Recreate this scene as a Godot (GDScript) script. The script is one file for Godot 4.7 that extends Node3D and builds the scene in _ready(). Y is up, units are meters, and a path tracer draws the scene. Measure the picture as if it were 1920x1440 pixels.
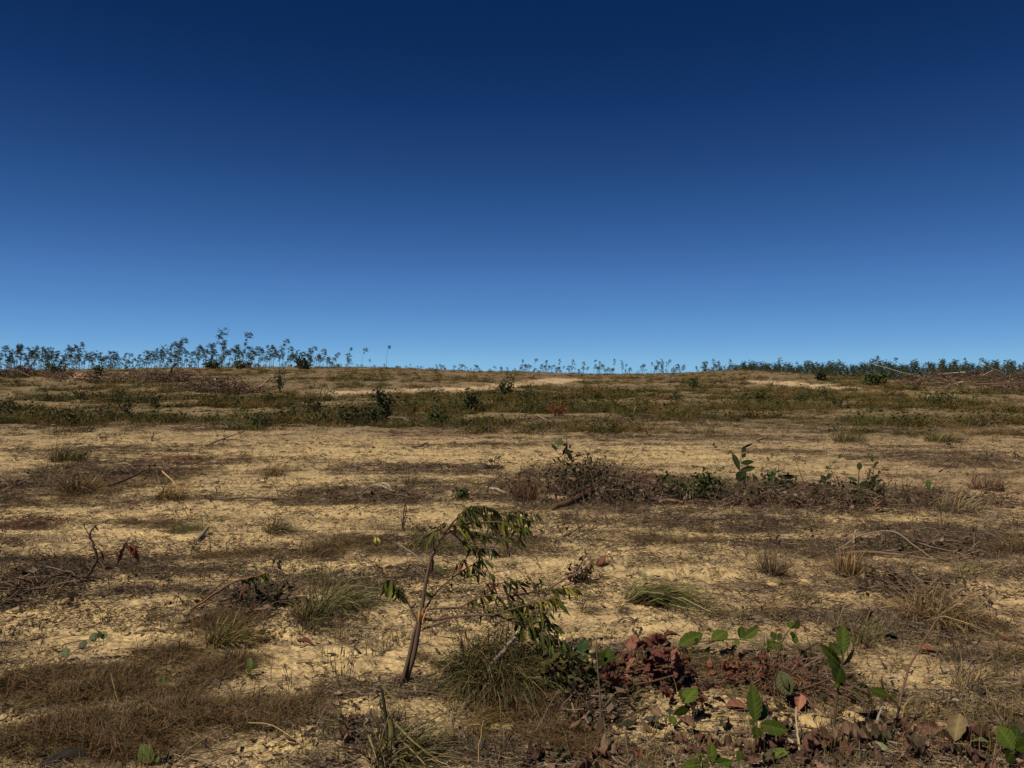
extends Node3D
# A cleared eucalyptus plantation: bare yellow soil with slash and seedlings in front,
# weeds and brush piles on a low rise, a thin stand of eucalyptus along the skyline.

const XS = [-120.0, -90.0, -63.0, -45.0, -30.0, -17.0, 0.0, 10.0, 18.0, 26.0, 34.0, 43.0, 63.0, 90.0, 120.0]
const HS = [2.9, 2.9, 3.0, 3.35, 3.6, 3.55, 3.05, 2.75, 2.8, 3.2, 2.6, 1.95, 2.0, 2.1, 2.1]
const BARE = 0
const MAT = 1
const LITTER = 2
const RED = 3
const WEED = 4

var n_wide := FastNoiseLite.new()
var n_mid := FastNoiseLite.new()
var n_fine := FastNoiseLite.new()
var n_cell := FastNoiseLite.new()
var rng := RandomNumberGenerator.new()
var used := {}
var mat := {}
var patch_maps := [PackedFloat32Array(), PackedFloat32Array(), PackedFloat32Array(), PackedFloat32Array(), PackedFloat32Array()]
var leaf_meshes := {}
var track := []


# ------------------------------------------------------------------ mesh building
class Mesher:
	var v := PackedVector3Array()
	var c := PackedColorArray()
	var ix := PackedInt32Array()

	func tube(pts: Array, r0: float, r1: float, sides: int, col: Color, col2: Color) -> void:
		var n := pts.size()
		var start := v.size()
		for i in n:
			var t := float(i) / maxf(1.0, n - 1.0)
			var a: Vector3 = pts[maxi(i - 1, 0)]
			var b: Vector3 = pts[mini(i + 1, n - 1)]
			var dir := (b - a).normalized()
			var side := dir.cross(Vector3(0.31, 0.2, 0.93)).normalized()
			var up := side.cross(dir)
			var r := lerpf(r0, r1, t)
			var p: Vector3 = pts[i]
			for k in sides:
				var an := TAU * k / sides
				v.append(p + (side * cos(an) + up * sin(an)) * r)
				c.append(col.lerp(col2, t))
		for i in n - 1:
			for k in sides:
				var p0 := start + i * sides + k
				var p1 := start + i * sides + (k + 1) % sides
				ix.append_array([p0, p0 + sides, p1, p1, p0 + sides, p1 + sides])
		for e in [0, n - 1]:
			var m := v.size()
			v.append(pts[e])
			c.append(col if e == 0 else col2)
			for k in sides:
				ix.append_array([m, start + e * sides + k, start + e * sides + (k + 1) % sides])

	func ribbon(pts: Array, w: float, side: Vector3, col: Color, col2: Color) -> void:
		var n := pts.size()
		var start := v.size()
		for i in n:
			var t := float(i) / (n - 1.0)
			var h := w * 0.5 * (1.0 - t * t * 0.92)
			var p: Vector3 = pts[i]
			v.append(p - side * h)
			v.append(p + side * h)
			c.append(col.lerp(col2, t))
			c.append(col.lerp(col2, t))
		for i in n - 1:
			var a := start + i * 2
			ix.append_array([a, a + 2, a + 1, a + 1, a + 2, a + 3])

	func tri(a: Vector3, b: Vector3, d: Vector3, col: Color) -> void:
		var s := v.size()
		v.append_array([a, b, d])
		c.append_array([col, col, col])
		ix.append_array([s, s + 1, s + 2])

	func quad(a: Vector3, b: Vector3, d: Vector3, e: Vector3, col: Color) -> void:
		tri(a, b, d, col)
		tri(a, d, e, col)

	func grid(pts: Array, cols: Array, across: int) -> void:
		var s := v.size()
		for i in pts.size():
			v.append(pts[i])
			c.append(cols[i])
		var rows := pts.size() / across
		for i in rows - 1:
			for k in across - 1:
				var p := s + i * across + k
				ix.append_array([p, p + across, p + 1, p + 1, p + across, p + across + 1])

	func commit(smooth: bool) -> ArrayMesh:
		var arr := []
		arr.resize(Mesh.ARRAY_MAX)
		arr[Mesh.ARRAY_VERTEX] = v
		arr[Mesh.ARRAY_COLOR] = c
		arr[Mesh.ARRAY_INDEX] = ix
		if smooth:
			var nn := PackedVector3Array()
			nn.resize(v.size())
			for i in range(0, ix.size(), 3):
				var a := ix[i]
				var b := ix[i + 1]
				var d := ix[i + 2]
				var f := (v[d] - v[a]).cross(v[b] - v[a])
				nn[a] += f
				nn[b] += f
				nn[d] += f
			for i in nn.size():
				nn[i] = nn[i].normalized()
			arr[Mesh.ARRAY_NORMAL] = nn
		var m := ArrayMesh.new()
		m.add_surface_from_arrays(Mesh.PRIMITIVE_TRIANGLES, arr)
		return m


# ------------------------------------------------------------------ naming
func numbered(called: String) -> String:
	if not used.has(called):
		used[called] = 0
		return called
	used[called] += 1
	return "%s_%03d" % [called, used[called]]


func thing(called: String, label: String, category: String, at: Vector3, group := "") -> Node3D:
	var o := Node3D.new()
	o.name = numbered(called)
	o.position = at
	o.set_meta("label", label)
	o.set_meta("category", category)
	if group:
		o.set_meta("group", group)
	add_child(o, true)
	return o


func part(called: String, mesh: Mesh, m: Material, parent: Node3D) -> MeshInstance3D:
	var o := MeshInstance3D.new()
	var n := 0
	var nm := called
	while parent.has_node(NodePath(nm)):
		n += 1
		nm = "%s_%03d" % [called, n]
	o.name = nm
	o.mesh = mesh
	o.material_override = m
	parent.add_child(o, true)
	return o


func single(called: String, label: String, category: String, mesh: Mesh, m: Material, at: Vector3, group := "") -> MeshInstance3D:
	var o := MeshInstance3D.new()
	o.name = numbered(called)
	o.mesh = mesh
	o.material_override = m
	o.position = at
	o.set_meta("label", label)
	o.set_meta("category", category)
	if group:
		o.set_meta("group", group)
	add_child(o, true)
	return o


func copy_of(o: Node3D, at: Vector3, turn: float, size: float, label: String) -> Node3D:
	var r: Node3D = o.duplicate()
	r.name = numbered(String(o.name).rstrip("0123456789").rstrip("_"))
	add_child(r, true)
	r.position = at
	r.rotation.y = turn
	r.scale = Vector3.ONE * size
	r.set_meta("label", label)
	return r


func scatter(called: String, label: String, mesh: Mesh, m: Material, places: Array, tints: Array) -> void:
	var mm := MultiMesh.new()
	mm.transform_format = MultiMesh.TRANSFORM_3D
	mm.use_colors = true
	mm.mesh = mesh
	mm.instance_count = places.size()
	for i in places.size():
		mm.set_instance_transform(i, places[i])
		mm.set_instance_color(i, tints[i])
	var o := MultiMeshInstance3D.new()
	o.name = numbered(called)
	o.multimesh = mm
	o.material_override = m
	o.set_meta("kind", "stuff")
	o.set_meta("label", label)
	o.set_meta("category", "ground litter" if not called.contains("forest") else "forest")
	add_child(o, true)


func surface(rough: float, back := 0.0, spec := 0.5) -> StandardMaterial3D:
	var m := StandardMaterial3D.new()
	m.vertex_color_use_as_albedo = true
	m.albedo_color = Color.WHITE
	m.roughness = rough
	m.metallic_specular = spec
	m.cull_mode = BaseMaterial3D.CULL_DISABLED
	if back > 0.0:
		m.backlight_enabled = true
		m.backlight = Color(back, back, back * 0.6)
	return m


# ------------------------------------------------------------------ the lie of the land
func rise_at(x: float) -> float:
	if x <= XS[0]:
		return HS[0]
	for i in XS.size() - 1:
		if x < XS[i + 1]:
			var t: float = (x - XS[i]) / (XS[i + 1] - XS[i])
			t = t * t * (3.0 - 2.0 * t)
			return lerpf(HS[i], HS[i + 1], t)
	return HS[HS.size() - 1]


func gh(x: float, z: float) -> float:
	var d := -z
	var h := rise_at(x) * smoothstep(18.0, 95.0, d) * (1.0 - 0.3 * smoothstep(100.0, 170.0, d)) * (1.0 - smoothstep(300.0, 900.0, d))
	var far := sqrt(x * x + z * z)
	h += n_wide.get_noise_2d(x * 0.9, z * 1.8) * 0.035
	h += n_mid.get_noise_2d(x * 0.20, z * 2.3) * 0.030 + n_mid.get_noise_2d(x * 0.35 + 30.0, z * 6.0 + x * 0.5) * 0.012 * (1.0 - smoothstep(16.0, 30.0, far))
	if far > 14.0:
		h += n_mid.get_noise_2d(x * 0.7, z * 0.7) * 0.10 * smoothstep(14.0, 40.0, far)
	if far < 30.0:
		var k := 1.0 - smoothstep(14.0, 30.0, far)
		var rough := 0.55 + 0.7 * n_wide.get_noise_2d(x * 2.2 + 40.0, z * 2.2)
		h += (0.5 - absf(n_mid.get_noise_2d(x * 3.0, z * 5.0))) * 0.036 * k * rough
		h += (0.35 - absf(n_fine.get_noise_2d(x * 2.4, z * 3.4))) * 0.028 * k * rough
		if far < 9.0:
			h += n_fine.get_noise_2d(x * 8.0, z * 9.0) * 0.011 * (1.0 - smoothstep(5.0, 9.0, far)) * rough
	return h


func on_ground(p: Vector3, sink := 0.0) -> Vector3:
	return Vector3(p.x, gh(p.x, p.z) - sink, p.z)


const MAP_N = 260


func patch_uv(x: float, z: float) -> Vector2:
	var d := maxf(-z, 1.0)
	return Vector2(clampf((x / d + 1.0) * 0.5, 0.0, 1.0) * (MAP_N - 1.001), clampf(log(d / 1.8) / log(60.0), 0.0, 1.0) * (MAP_N - 1.001))


func make_patches(kind: int, list: Array) -> void:
	var a := PackedFloat32Array()
	a.resize(MAP_N * MAP_N)
	for j in MAP_N:
		var d := 1.8 * pow(60.0, j / (MAP_N - 1.0))
		for e: Vector4 in list:
			if absf(d + e.y) > e.w * 1.7:
				continue
			var i0 := int(clampf(((e.x - e.z * 1.7) / d + 1.0) * 0.5, 0.0, 1.0) * (MAP_N - 1))
			var i1 := int(clampf(((e.x + e.z * 1.7) / d + 1.0) * 0.5, 0.0, 1.0) * (MAP_N - 1))
			for i in range(i0, i1 + 1):
				var x := (i / (MAP_N - 1.0) * 2.0 - 1.0) * d
				var s := Vector2((x - e.x) / e.z, (-d - e.y) / e.w).length()
				s += n_mid.get_noise_2d(x * 1.6, d * 3.0) * 0.5
				var w := 1.0 - smoothstep(0.55, 1.25, s)
				a[j * MAP_N + i] = maxf(a[j * MAP_N + i], w)
	patch_maps[kind] = a


func patch(kind: int, x: float, z: float) -> float:
	var q := patch_uv(x, z)
	var i := int(q.x)
	var j := int(q.y)
	var fx := q.x - i
	var fy := q.y - j
	var a: PackedFloat32Array = patch_maps[kind]
	var o := j * MAP_N + i
	return lerpf(lerpf(a[o], a[o + 1], fx), lerpf(a[o + MAP_N], a[o + MAP_N + 1], fx), fy)


# how much slash, bark and dead leaf lies here, 0 to 1
func litter_at(x: float, z: float) -> float:
	var d := -z
	var streak := n_wide.get_noise_2d(x * 0.55, z * 2.0 + 91.0) + 0.6 * n_mid.get_noise_2d(x * 0.5, z * 1.8 + 17.0)
	var l := smoothstep(-0.1, 0.8, streak) * 0.45
	var torn := n_mid.get_noise_2d(x * 1.5 + 11.0, z * 4.5) + 0.6 * n_fine.get_noise_2d(x * 0.9, z * 2.6)
	l = maxf(l * (0.6 + 0.8 * smoothstep(-0.5, 0.3, torn)), patch(LITTER, x, z) * (0.20 + 0.62 * smoothstep(-0.40, 0.35, torn)))
	l = maxf(l, patch(RED, x, z) * (0.35 + 0.4 * smoothstep(-0.3, 0.3, torn)))
	l *= 1.0 - 0.93 * patch(BARE, x, z)
	return l * (1.0 - 0.3 * smoothstep(30.0, 60.0, d))


func weeds_at(x: float, z: float) -> float:
	var d := -z
	var n := n_wide.get_noise_2d(x * 0.28, z * 0.5) + 0.7 * n_mid.get_noise_2d(x * 0.16, z * 0.3)
	n += 0.6 * n_mid.get_noise_2d(x * 0.7, z * 0.8)
	var thin := 0.75 * smoothstep(21.0, 32.0, d + n * 6.0) * smoothstep(-0.3, 0.6, n)
	var band := patch(WEED, x, z) * smoothstep(-0.6, 0.4, n) * 0.95
	var crest := smoothstep(50.0, 72.0, d + n * 12.0) * 0.8 * smoothstep(-0.5, 0.3, n)
	var w := maxf(band, maxf(thin, crest)) * smoothstep(20.0, 26.0, d)
	return w * (1.0 - track_at(x, z))


func track_at(x: float, z: float) -> float:
	if z > -35.0 or z < -95.0:
		return 0.0
	var best := 99.0
	for t in track:
		for i in t.size() - 1:
			var p := Geometry2D.get_closest_point_to_segment(Vector2(x, z), Vector2(t[i].x, t[i].z), Vector2(t[i + 1].x, t[i + 1].z))
			best = minf(best, p.distance_to(Vector2(x, z)))
	best += n_mid.get_noise_2d(x * 0.5, z * 0.5) * 1.2
	return 1.0 - smoothstep(0.9, 2.2, best)


func soil_at(x: float, z: float) -> Color:
	var d := -z
	var far := sqrt(x * x + z * z)
	var pale := Color(0.455, 0.348, 0.182)
	var mid := Color(0.335, 0.256, 0.148)
	var t := clampf(0.5 + n_wide.get_noise_2d(x * 0.5, z * 1.3 + 7.0) * 0.9 + n_mid.get_noise_2d(x * 1.2, z * 3.0) * 0.4, 0.0, 1.0)
	t = maxf(t * 0.7, patch(BARE, x, z) * (0.75 + 0.3 * n_mid.get_noise_2d(x * 2.0, z * 4.0)))
	var col := mid.lerp(pale, t)
	# to the right the soil is browner and greyer
	col = col.lerp(Color(0.27, 0.195, 0.118), smoothstep(0.1, 0.55, x / maxf(far, 1.0)) * 0.75 * (1.0 - patch(BARE, x, z) * 0.6))
	var l := litter_at(x, z)
	col = col.lerp(Color(0.165, 0.128, 0.086), l * 0.45)
	col = col.lerp(Color(0.17, 0.13, 0.08), patch(MAT, x, z) * 0.45)
	col = col.lerp(Color(0.16, 0.10, 0.066), patch(RED, x, z) * 0.35)
	if d > 20.0:
		var n := n_wide.get_noise_2d(x * 0.3 + 50.0, z * 0.6)
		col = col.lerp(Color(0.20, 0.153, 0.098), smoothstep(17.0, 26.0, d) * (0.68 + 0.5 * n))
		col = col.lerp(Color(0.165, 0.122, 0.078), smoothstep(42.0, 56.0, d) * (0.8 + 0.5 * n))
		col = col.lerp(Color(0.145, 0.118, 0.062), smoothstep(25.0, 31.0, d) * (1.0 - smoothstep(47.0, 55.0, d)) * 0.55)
		col = col.lerp(Color(0.12, 0.10, 0.045), weeds_at(x, z) * 0.7)
		col = col.lerp(Color(0.44, 0.33, 0.21), track_at(x, z))
		col = col.lerp(Color(0.06, 0.062, 0.03), smoothstep(95.0, 150.0, d) * 0.8)
	col = col.lerp(Color(0.21, 0.165, 0.112), smoothstep(0.05, 0.55, n_mid.get_noise_2d(x * 1.7 + 3.0, z * 5.0)) * 0.45)
	var speck := n_fine.get_noise_2d(x * 7.0, z * 9.0) * (0.50 if far < 14.0 else 0.0) + n_fine.get_noise_2d(x * 1.7, z * 3.2) * 0.34
	speck += n_mid.get_noise_2d(x * 1.1 + 9.0, z * 4.0) * 0.24
	return col * clampf(1.0 + speck, 0.35, 1.5)


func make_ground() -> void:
	var bearings := PackedFloat32Array()
	var a := -180.0
	while a < 180.0 - 0.01:
		bearings.append(deg_to_rad(a))
		var off := absf(a)
		a += 0.1 if off < 38.0 else (0.28 if off < 58.0 else 5.0)
	bearings.append(PI)
	var radii := PackedFloat32Array()
	var r := 0.5
	while r < 3000.0:
		radii.append(r)
		r *= 1.12 if r < 2.2 else (1.0042 if r < 6.0 else (1.0075 if r < 30.0 else (1.011 if r < 110.0 else 1.06)))
	var nb := bearings.size()
	var nr := radii.size()
	var v := PackedVector3Array()
	var nn := PackedVector3Array()
	var c := PackedColorArray()
	v.resize(nb * nr)
	nn.resize(nb * nr)
	c.resize(nb * nr)
	for j in nr:
		for i in nb:
			var x := sin(bearings[i]) * radii[j]
			var z := -cos(bearings[i]) * radii[j]
			v[j * nb + i] = Vector3(x, gh(x, z), z)
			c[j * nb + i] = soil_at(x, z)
	for j in nr:
		for i in nb:
			var du := v[j * nb + mini(i + 1, nb - 1)] - v[j * nb + maxi(i - 1, 0)]
			var dr := v[mini(j + 1, nr - 1) * nb + i] - v[maxi(j - 1, 0) * nb + i]
			nn[j * nb + i] = du.cross(dr).normalized()
			if nn[j * nb + i].y < 0.0:
				nn[j * nb + i] = -nn[j * nb + i]
	var ix := PackedInt32Array()
	ix.resize((nb - 1) * (nr - 1) * 6 + nb * 3 - 3)
	var k := 0
	for j in nr - 1:
		for i in nb - 1:
			var p := j * nb + i
			ix[k] = p
			ix[k + 1] = p + nb
			ix[k + 2] = p + 1
			ix[k + 3] = p + 1
			ix[k + 4] = p + nb
			ix[k + 5] = p + nb + 1
			k += 6
	for i in range(0, nb - 1):  # the small disc under the photographer
		ix[k] = 0
		ix[k + 1] = i
		ix[k + 2] = i + 1
		k += 3
	var arr := []
	arr.resize(Mesh.ARRAY_MAX)
	arr[Mesh.ARRAY_VERTEX] = v
	arr[Mesh.ARRAY_NORMAL] = nn
	arr[Mesh.ARRAY_COLOR] = c
	arr[Mesh.ARRAY_INDEX] = ix
	var m := ArrayMesh.new()
	m.add_surface_from_arrays(Mesh.PRIMITIVE_TRIANGLES, arr)
	var o := MeshInstance3D.new()
	o.name = "ground"
	o.mesh = m
	o.material_override = mat.soil
	o.set_meta("kind", "structure")
	o.set_meta("label", "bare yellow brown soil of the cleared field")
	o.set_meta("category", "ground")
	add_child(o)


# ------------------------------------------------------------------ small shapes
func clod_mesh(level: int, seed_: int, squash: float) -> ArrayMesh:
	var pts := [Vector3.UP, Vector3.DOWN, Vector3.LEFT, Vector3.RIGHT, Vector3.FORWARD, Vector3.BACK]
	var tris := [[0, 2, 4], [0, 4, 3], [0, 3, 5], [0, 5, 2], [1, 4, 2], [1, 3, 4], [1, 5, 3], [1, 2, 5]]
	for l in level:
		var mids := {}
		var next := []
		for t in tris:
			var m := []
			for k in 3:
				var key := Vector2i(mini(t[k], t[(k + 1) % 3]), maxi(t[k], t[(k + 1) % 3]))
				if not mids.has(key):
					mids[key] = pts.size()
					pts.append((pts[key.x] + pts[key.y]).normalized())
				m.append(mids[key])
			next.append_array([[t[0], m[0], m[2]], [m[0], t[1], m[1]], [m[2], m[1], t[2]], m])
		tris = next
	var n := FastNoiseLite.new()
	n.seed = seed_
	n.frequency = 0.9
	var b := Mesher.new()
	for p: Vector3 in pts:
		var q := p * (1.0 + 0.55 * n.get_noise_3dv(p) + 0.3 * n.get_noise_3dv(p * 2.7))
		b.v.append(Vector3(q.x, q.y * squash, q.z))
		b.c.append(Color.WHITE * (0.92 + 0.16 * n.get_noise_3dv(p * 3.0)))
	for t in tris:
		b.ix.append_array([t[0], t[1], t[2]])
	return b.commit(level > 1)


func wander(a: Vector3, b: Vector3, steps: int, bend: float) -> Array:
	var pts := []
	var len_ := a.distance_to(b)
	var off := Vector3.ZERO
	for i in steps + 1:
		var t := float(i) / steps
		off += Vector3(rng.randf_range(-1, 1), rng.randf_range(-1, 1) * 0.5, rng.randf_range(-1, 1)) * bend * len_ / steps
		pts.append(a.lerp(b, t) + off * sin(PI * minf(t * 0.7 + 0.15, 1.0)))
	return pts


func smooth_line(pts: Array, per: int) -> Array:
	var out := []
	var n := pts.size()
	for i in n - 1:
		var p0: Vector3 = pts[maxi(i - 1, 0)]
		var p1: Vector3 = pts[i]
		var p2: Vector3 = pts[i + 1]
		var p3: Vector3 = pts[mini(i + 2, n - 1)]
		for k in per:
			out.append(p1.cubic_interpolate(p2, p0, p3, float(k) / per))
	out.append(pts[n - 1])
	return out


func at_share(line: Array, t: float) -> Vector3:
	var q := clampf(t, 0.0, 0.9999) * (line.size() - 1)
	var i := int(q)
	return (line[i] as Vector3).lerp(line[i + 1], q - i)


# a leaf of unit length along +Z, face up, ribbed between its side veins
func leaf_shape(kind: String, width: float, droop: float, fold: float, curl: float, col: Color, rib: Color, torn := 0.0) -> ArrayMesh:
	var key := "%s%.2f%.2f%.2f%.2f%s%.1f" % [kind, width, droop, fold, curl, col, torn]
	if leaf_meshes.has(key):
		return leaf_meshes[key]
	var rows := 22 if kind != "narrow" else 7
	var across := 9 if kind != "narrow" else 5
	var pts := []
	var cols := []
	for i in rows:
		var t := float(i) / (rows - 1)
		var w := 0.0
		if kind == "narrow":
			w = pow(sin(PI * pow(t, 0.75)), 0.8)
		else:
			w = pow(maxf(sin(PI * pow(t, 1.05)), 0.0), 0.72) * (1.0 - 0.35 * smoothstep(0.7, 1.0, t))
		w *= width * 0.5
		for k in across:
			var s := float(k) / (across - 1) * 2.0 - 1.0
			var edge := 1.0
			if absf(s) > 0.9:
				edge = 1.0 + 0.05 * sin(i * 5.0 + s) - torn * maxf(0.0, sin(i * 2.3 + s * 3.0))
			var x := s * w * edge
			var y := absf(s) * w * fold + curl * s * s * w - droop * t * t
			if kind != "narrow":
				y += 0.016 * (1.0 if (i - int(absf(s) * 4.0) + 30) % 3 == 0 else -0.5) * smoothstep(0.05, 0.4, absf(s)) * (1.0 - t * 0.5)
			if torn > 0.0:
				y += torn * 0.9 * n_fine.get_noise_2d(x * 1.3 + droop * 40.0, t * 1.1 + width * 30.0)
				x *= 1.0 + torn * 0.8 * n_fine.get_noise_2d(t * 1.4, s * 0.4 + curl * 9.0)
			pts.append(Vector3(x, y, t * (1.0 - droop * 0.25)))
			var vein := 1.0 - smoothstep(0.0, 0.3, absf(s))
			var tone := 1.0 + 0.10 * sin(i * 1.1 + k) + 0.3 * n_fine.get_noise_2d(s * 0.8 + droop * 20.0, t * 1.5)
			var cc := col * tone
			if kind != "narrow" and (i - int(absf(s) * 4.0) + 30) % 3 == 0:
				cc = cc.lerp(rib, 0.55)
			cols.append(cc.lerp(rib, vein * 0.8))
	var b := Mesher.new()
	b.grid(pts, cols, across)
	leaf_meshes[key] = b.commit(true)
	return leaf_meshes[key]


func place_leaf(parent: Node3D, mesh: Mesh, m: Material, from: Vector3, to: Vector3, width_scale: float, roll: float, called := "leaf") -> MeshInstance3D:
	var o := part(called, mesh, m, parent)
	var len_ := from.distance_to(to)
	var fwd := (to - from).normalized()
	var up := Vector3(0, 0.55, 0.83) if absf(fwd.dot(Vector3(0, 0.55, 0.83))) < 0.95 else Vector3(0, 1, 0)
	var side := up.cross(fwd).normalized().rotated(fwd, deg_to_rad(roll))
	up = fwd.cross(side)
	o.transform = Transform3D(Basis(side * len_ * width_scale, up * len_, fwd * len_), from)
	return o


# leaves: [base, tip, width, roll, shade]
func broad_plant(called: String, label: String, at: Vector3, stem: Array, thick: float, leaves: Array, col: Color, category := "seedling", bark := Color(0.10, 0.075, 0.045)) -> Node3D:
	var o := thing(called, label, category, on_ground(at))
	if stem.size() > 1:
		var first: Vector3 = stem[0]
		var line := smooth_line([first - Vector3(0, 0.04, 0)] + stem, 3)
		var b := Mesher.new()
		b.tube(line, thick, thick * 0.5, 6, bark, bark.lerp(col, 0.4))
		part("stem", b.commit(true), mat.bark, o)
	var k := 0
	for l in leaves:
		var from: Vector3 = l[0]
		var to: Vector3 = l[1]
		var shade: float = l[4]
		var c := Color(col.r * shade, col.g * shade, col.b * shade)
		var mesh := leaf_shape("broad", 0.5, [0.10, 0.22, 0.05][k % 3], [0.22, 0.12, 0.3][k % 3], -0.12, c, c * 1.6 + Color(0.012, 0.018, 0.0))
		var w: float = l[2]
		place_leaf(o, mesh, mat.leaf, from, to, w * 1.05 / from.distance_to(to) / 0.5, l[3])
		k += 1
	return o


func hanging_leaf(parent: Node3D, p: Vector3, len_: float, kind: int, lean: Vector3) -> void:
	var tones := [Color(0.060, 0.078, 0.018), Color(0.092, 0.094, 0.018), Color(0.21, 0.18, 0.035), Color(0.115, 0.038, 0.022), Color(0.045, 0.055, 0.022)]
	var c: Color = tones[kind]
	var curve: float = [0.2, 0.45, 0.3, 0.12][rng.randi() % 4]
	var mesh := leaf_shape("narrow", 0.19, curve, 0.5 if kind == 3 else 0.25, 0.0, c, c * 1.35)
	var to := p + (Vector3(rng.randf_range(-0.55, 0.55), -0.8 + rng.randf_range(-0.3, 0.5), rng.randf_range(-0.5, 0.5)) + lean).normalized() * len_
	var o := place_leaf(parent, mesh, mat.leaf if kind != 3 else mat.dead, p, to, rng.randf_range(0.8, 1.15), rng.randf_range(-70, 70))
	if kind == 3:
		o.set_meta("label", "withered red brown hanging leaf")


# branch with drooping narrow leaves; marks: leaf count, first share, tones to pick from
func leafy_branch(root: Node3D, called: String, pts: Array, r0: float, r1: float, n: int, t0: float, tones: Array, len_: float, lean := Vector3(0.35, 0, 0), bark := Color(0.105, 0.070, 0.05)) -> Node3D:
	var line := smooth_line(pts, 4)
	for i in line.size():
		line[i] += Vector3(rng.randf_range(-1, 1), rng.randf_range(-1, 1), rng.randf_range(-1, 1)) * r0 * 0.35
	var b := Mesher.new()
	b.tube(line, r0, r1, 7, bark, bark * 1.15)
	var o := part(called, b.commit(true), mat.bark, root)
	for i in n:
		var t := lerpf(t0, 1.0, (i + rng.randf()) / n)
		var p := at_share(line, t)
		var out := Vector3(rng.randf_range(-1, 1), rng.randf_range(-0.2, 0.8), rng.randf_range(-1, 1)) * len_ * 0.35
		hanging_leaf(o, p + out * 0.5, len_ * rng.randf_range(0.5, 1.15), tones[rng.randi() % tones.size()], lean)
	return o


# blades: a tuft of grass. cols: pairs of root and tip colour
func blades_mesh(n: int, spread: float, height: float, lean: Vector3, droop: float, width: float, cols: Array, steps := 4) -> ArrayMesh:
	var b := Mesher.new()
	for i in n:
		var an := rng.randf() * TAU
		var r := sqrt(rng.randf()) * spread
		var root := Vector3(cos(an) * r, -0.01, sin(an) * r)
		an += rng.randfn() * 0.8
		var dir := (Vector3(cos(an), 0, sin(an)) * rng.randf_range(0.0, 0.9) * (0.4 + r / maxf(spread, 0.01)) + Vector3.UP * rng.randf_range(0.6, 1.2) + lean).normalized()
		var len_ := height * rng.randf_range(0.5, 1.25)
		var pts := []
		var p := root
		for k in steps + 1:
			pts.append(p)
			p += dir * len_ / steps
			dir = (dir + Vector3(rng.randf_range(-0.15, 0.15), -droop * (0.5 + rng.randf()) / steps, rng.randf_range(-0.15, 0.15))).normalized()
			if p.y < 0.004:
				p.y = 0.004 + rng.randf() * 0.01
				dir.y = absf(dir.y) * 0.2
		var c: Array = cols[rng.randi() % cols.size()]
		var tone := rng.randf_range(0.6, 1.3)
		var side := Vector3(rng.randf_range(-1, 1), rng.randf_range(-0.3, 0.3), rng.randf_range(-1, 1)).normalized()
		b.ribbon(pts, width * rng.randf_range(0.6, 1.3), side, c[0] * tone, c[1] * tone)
	return b.commit(false)


# fine dead stems lying every which way
func tangle_mesh(n: int, r: float, h: float, len_: float, width: float, cols: Array) -> ArrayMesh:
	var b := Mesher.new()
	for i in n:
		var an := rng.randf() * TAU
		var q := sqrt(rng.randf()) * r
		var p := Vector3(cos(an) * q, rng.randf() * h * (1.0 - 0.7 * q / r), sin(an) * q)
		var dir := Vector3(rng.randf_range(-1, 1), rng.randf_range(-0.3, 0.75), rng.randf_range(-1, 1)).normalized()
		var l := len_ * rng.randf_range(0.4, 1.3)
		var pts := []
		for k in 4:
			pts.append(Vector3(p.x, maxf(p.y, 0.002), p.z))
			p += dir * l / 3.0
			dir = (dir + Vector3(rng.randf_range(-0.4, 0.4), rng.randf_range(-0.55, 0.1), rng.randf_range(-0.4, 0.4))).normalized()
		var c: Array = cols[rng.randi() % cols.size()]
		var tone := rng.randf_range(0.5, 1.45)
		b.ribbon(pts, width * rng.randf_range(0.7, 1.3), Vector3(rng.randf_range(-1, 1), rng.randf_range(-1, 1), rng.randf_range(-1, 1)).normalized(), c[0] * tone, c[1] * tone)
	return b.commit(false)


func tuft(called: String, label: String, at: Vector3, n: int, spread: float, height: float, lean: Vector3, droop: float, width: float, cols: Array, dry_share := 0.4, steps := 4) -> Node3D:
	var o := thing(called, label, "grass tuft", on_ground(at))
	var g := part("green_blades" if dry_share < 0.9 else "dry_blades", blades_mesh(n, spread, height, lean, droop, width, cols, steps), mat.grass, o)
	g.set_meta("kind", "stuff")
	if dry_share > 0.0 and dry_share < 0.9:
		var d := part("dead_blades", blades_mesh(int(n * dry_share), spread * 1.1, height * 0.8, lean, droop * 1.6, width, [STRAW, BROWN_STRAW, GREY_STRAW]), mat.grass, o)
		d.set_meta("kind", "stuff")
	return o


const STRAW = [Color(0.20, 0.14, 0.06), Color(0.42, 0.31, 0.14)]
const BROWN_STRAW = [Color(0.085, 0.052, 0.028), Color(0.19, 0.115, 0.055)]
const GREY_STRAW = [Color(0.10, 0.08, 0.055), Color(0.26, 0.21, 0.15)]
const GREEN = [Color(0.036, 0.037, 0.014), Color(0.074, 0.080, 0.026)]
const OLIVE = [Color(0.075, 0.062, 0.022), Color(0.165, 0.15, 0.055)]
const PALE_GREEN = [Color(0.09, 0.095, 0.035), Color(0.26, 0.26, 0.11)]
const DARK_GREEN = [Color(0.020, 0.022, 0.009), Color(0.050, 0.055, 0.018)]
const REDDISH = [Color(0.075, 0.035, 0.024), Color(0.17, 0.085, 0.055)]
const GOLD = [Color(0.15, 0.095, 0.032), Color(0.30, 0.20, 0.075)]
const MAT_BROWN = [Color(0.075, 0.052, 0.024), Color(0.130, 0.096, 0.050)]


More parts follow.
